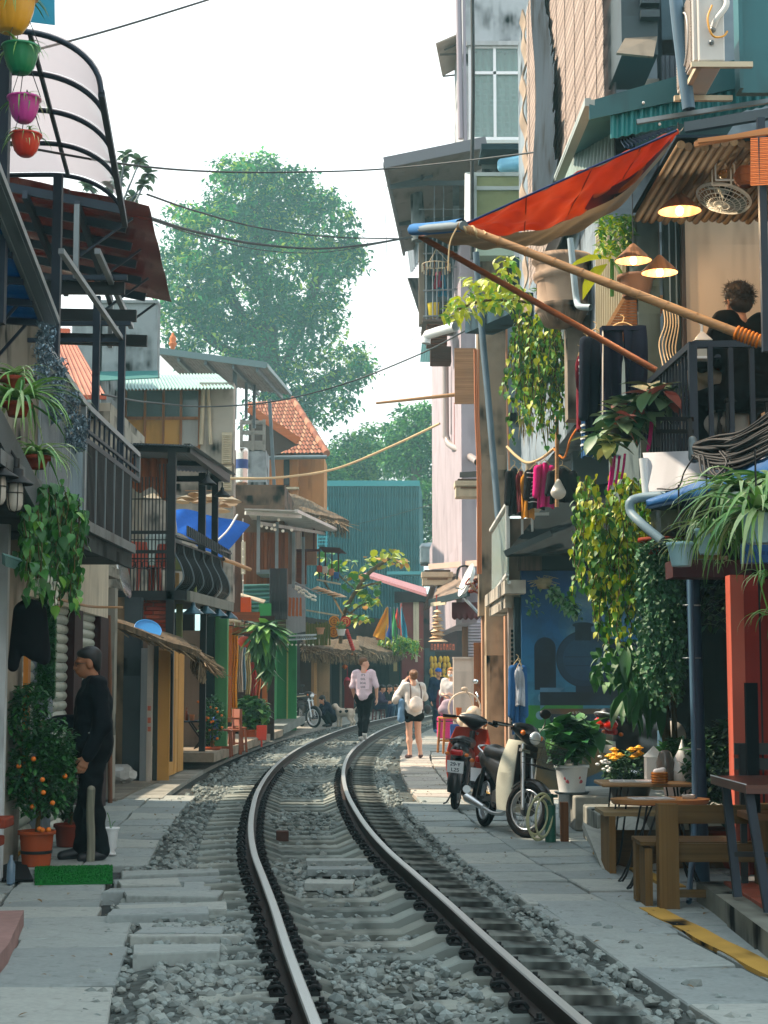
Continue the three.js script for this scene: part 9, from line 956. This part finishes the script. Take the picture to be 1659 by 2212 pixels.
person('seated guest resting their chin on a hand behind the white house lantern',V(X(1530,13),3.08,-13.1),0.9,{h:1.7,cell:0.016,headCell:0.007,J:{...seatJ,chest:[0,0.8,0.05],neck:[0,0.96,0.12],head:[0,1.1,0.18],er:[-0.2,0.74,0.32],wr:[-0.06,0.98,0.3],el:[0.22,0.74,0.26],wl:[0.05,0.78,0.44],face:[-0.3,-0.1,1]},top:['shirt',clothM('#c9b49c'),0.02,1],legs:['trousers',clothM('#c4bdb4'),0.02],shoes:['shoe',mShoe],hair:['hair',hairM.dark]});
stool('dark stool carrying the curly haired guest upstairs',V(X(1618,12.6),2.9,-12.65),0.36,0.76,m.black,'stools upstairs');stool('dark stool behind the white lantern upstairs',V(X(1530,13),2.9,-13.1),0.36,0.58,m.black,'stools upstairs');
[['black cable rising from the top left to the top centre',0.011,[[-20,130,12],[83,106,13],[260,58,15],[480,-10,17]]],['long black cable crossing the sky at the height of the tree top',0.012,[[20,312,14],[250,352,16],[470,371,20],[620,372,22],[830,365,24],[1247,317,20],[1420,280,15]]],['upper black cable drooping across the great tree',0.014,[[318,420,20],[420,455,23],[560,492,26],[720,512,29],[880,516,31]]],['thickest black cable drooping across the great tree',0.022,[[322,470,20],[420,500,23],[560,528,26],[690,537,28],[800,527,30],[890,512,31]]],['thin black cable just under the thickest one',0.008,[[322,474,20],[440,512,23],[580,542,26],[700,545,28],[890,513,31]]],['pale rope cable rising from the timber house to the lilac house',0.028,[[490,1034,33],[620,1030,36],[740,1008,38],[850,962,38],[950,915,37]]],['grey cable rising from the gallery house to the laundry cage',0.016,[[220,852,22],[330,870,27],[470,878,30],[620,862,32],[760,824,33],[900,768,32],[1010,712,29]]],['loose thin cable hanging straight down left of the overhead canopy',0.006,[[840,390,31],[832,420,31],[834,500,31],[836,570,31]]],['thin cable rising to the laundry cage in front of the sky',0.006,[[800,805,40],[860,760,38],[915,712,35]]],['lowest thin cable across the teal warehouse',0.008,[[660,1150,60],[780,1130,55],[950,1085,45]]]].forEach(([l,r,q])=>one('cable',l,'cable',tube(q.map((p)=>P(...p)),r,60,6),r>0.02&&r<0.025?m.wire:r>0.025?m.rope:m.wire));
[[727,1864,0.5,0.16,'cracked loose slab lying between the rails, upper of the pair'],[735,1882,0.52,0.16,'thick loose slab lying between the rails, lower of the pair'],[712,1912,0.36,0.18,'small square loose slab between the rails'],[610,1806,0.12,0.1,'brown brick lying on a sleeper between the rails']].forEach(([x,y,w,d,l],i)=>{const p=G(x,y,0.0);one('loose_slab',l,i<3?'slab':'brick',rbx(w,i<3?0.06:0.1,d,0.008).rotateY(rr(-0.1,0.1)).rotateX(rr(-0.06,0.06)).translate(p.x,0.0,p.z),i<3?mSlab[i]:mat('#5a4038',0.9,{t:'concrete'}));});
{const h=thing('added_shade_house','tall plain house wall added out of view at the left to shade the street','house');mesh('wall',bx(-8,0,-12.5,-4.6,10.5,3),mat('#a39c90',0.9,{t:'grime'}),h);mesh('cornice',bx(-4.6,10.2,-12.5,-4.4,10.5,3),m.cream,h);}  // unseen block added to keep the near street in shade
// ---------------- every thing gets its origin at its base ----------------
for(const t of things){
const b=new THREE.Box3().setFromObject(t);if(b.isEmpty()){console.log('empty',t.name);continue;}
const c=V((b.min.x+b.max.x)/ 2,b.min.y,(b.min.z+b.max.z)/ 2);for(const k of t.children)k.position.sub(c);t.position.add(c);
}
let tris=0,meshes=0;scene.traverse((o)=>{if(o.isMesh){meshes++;tris+=(o.geometry.index??o.geometry.attributes.position).count / 3;}});
console.log('meshes',meshes,'triangles',Math.round(tris));
renderer.render(scene,camera);
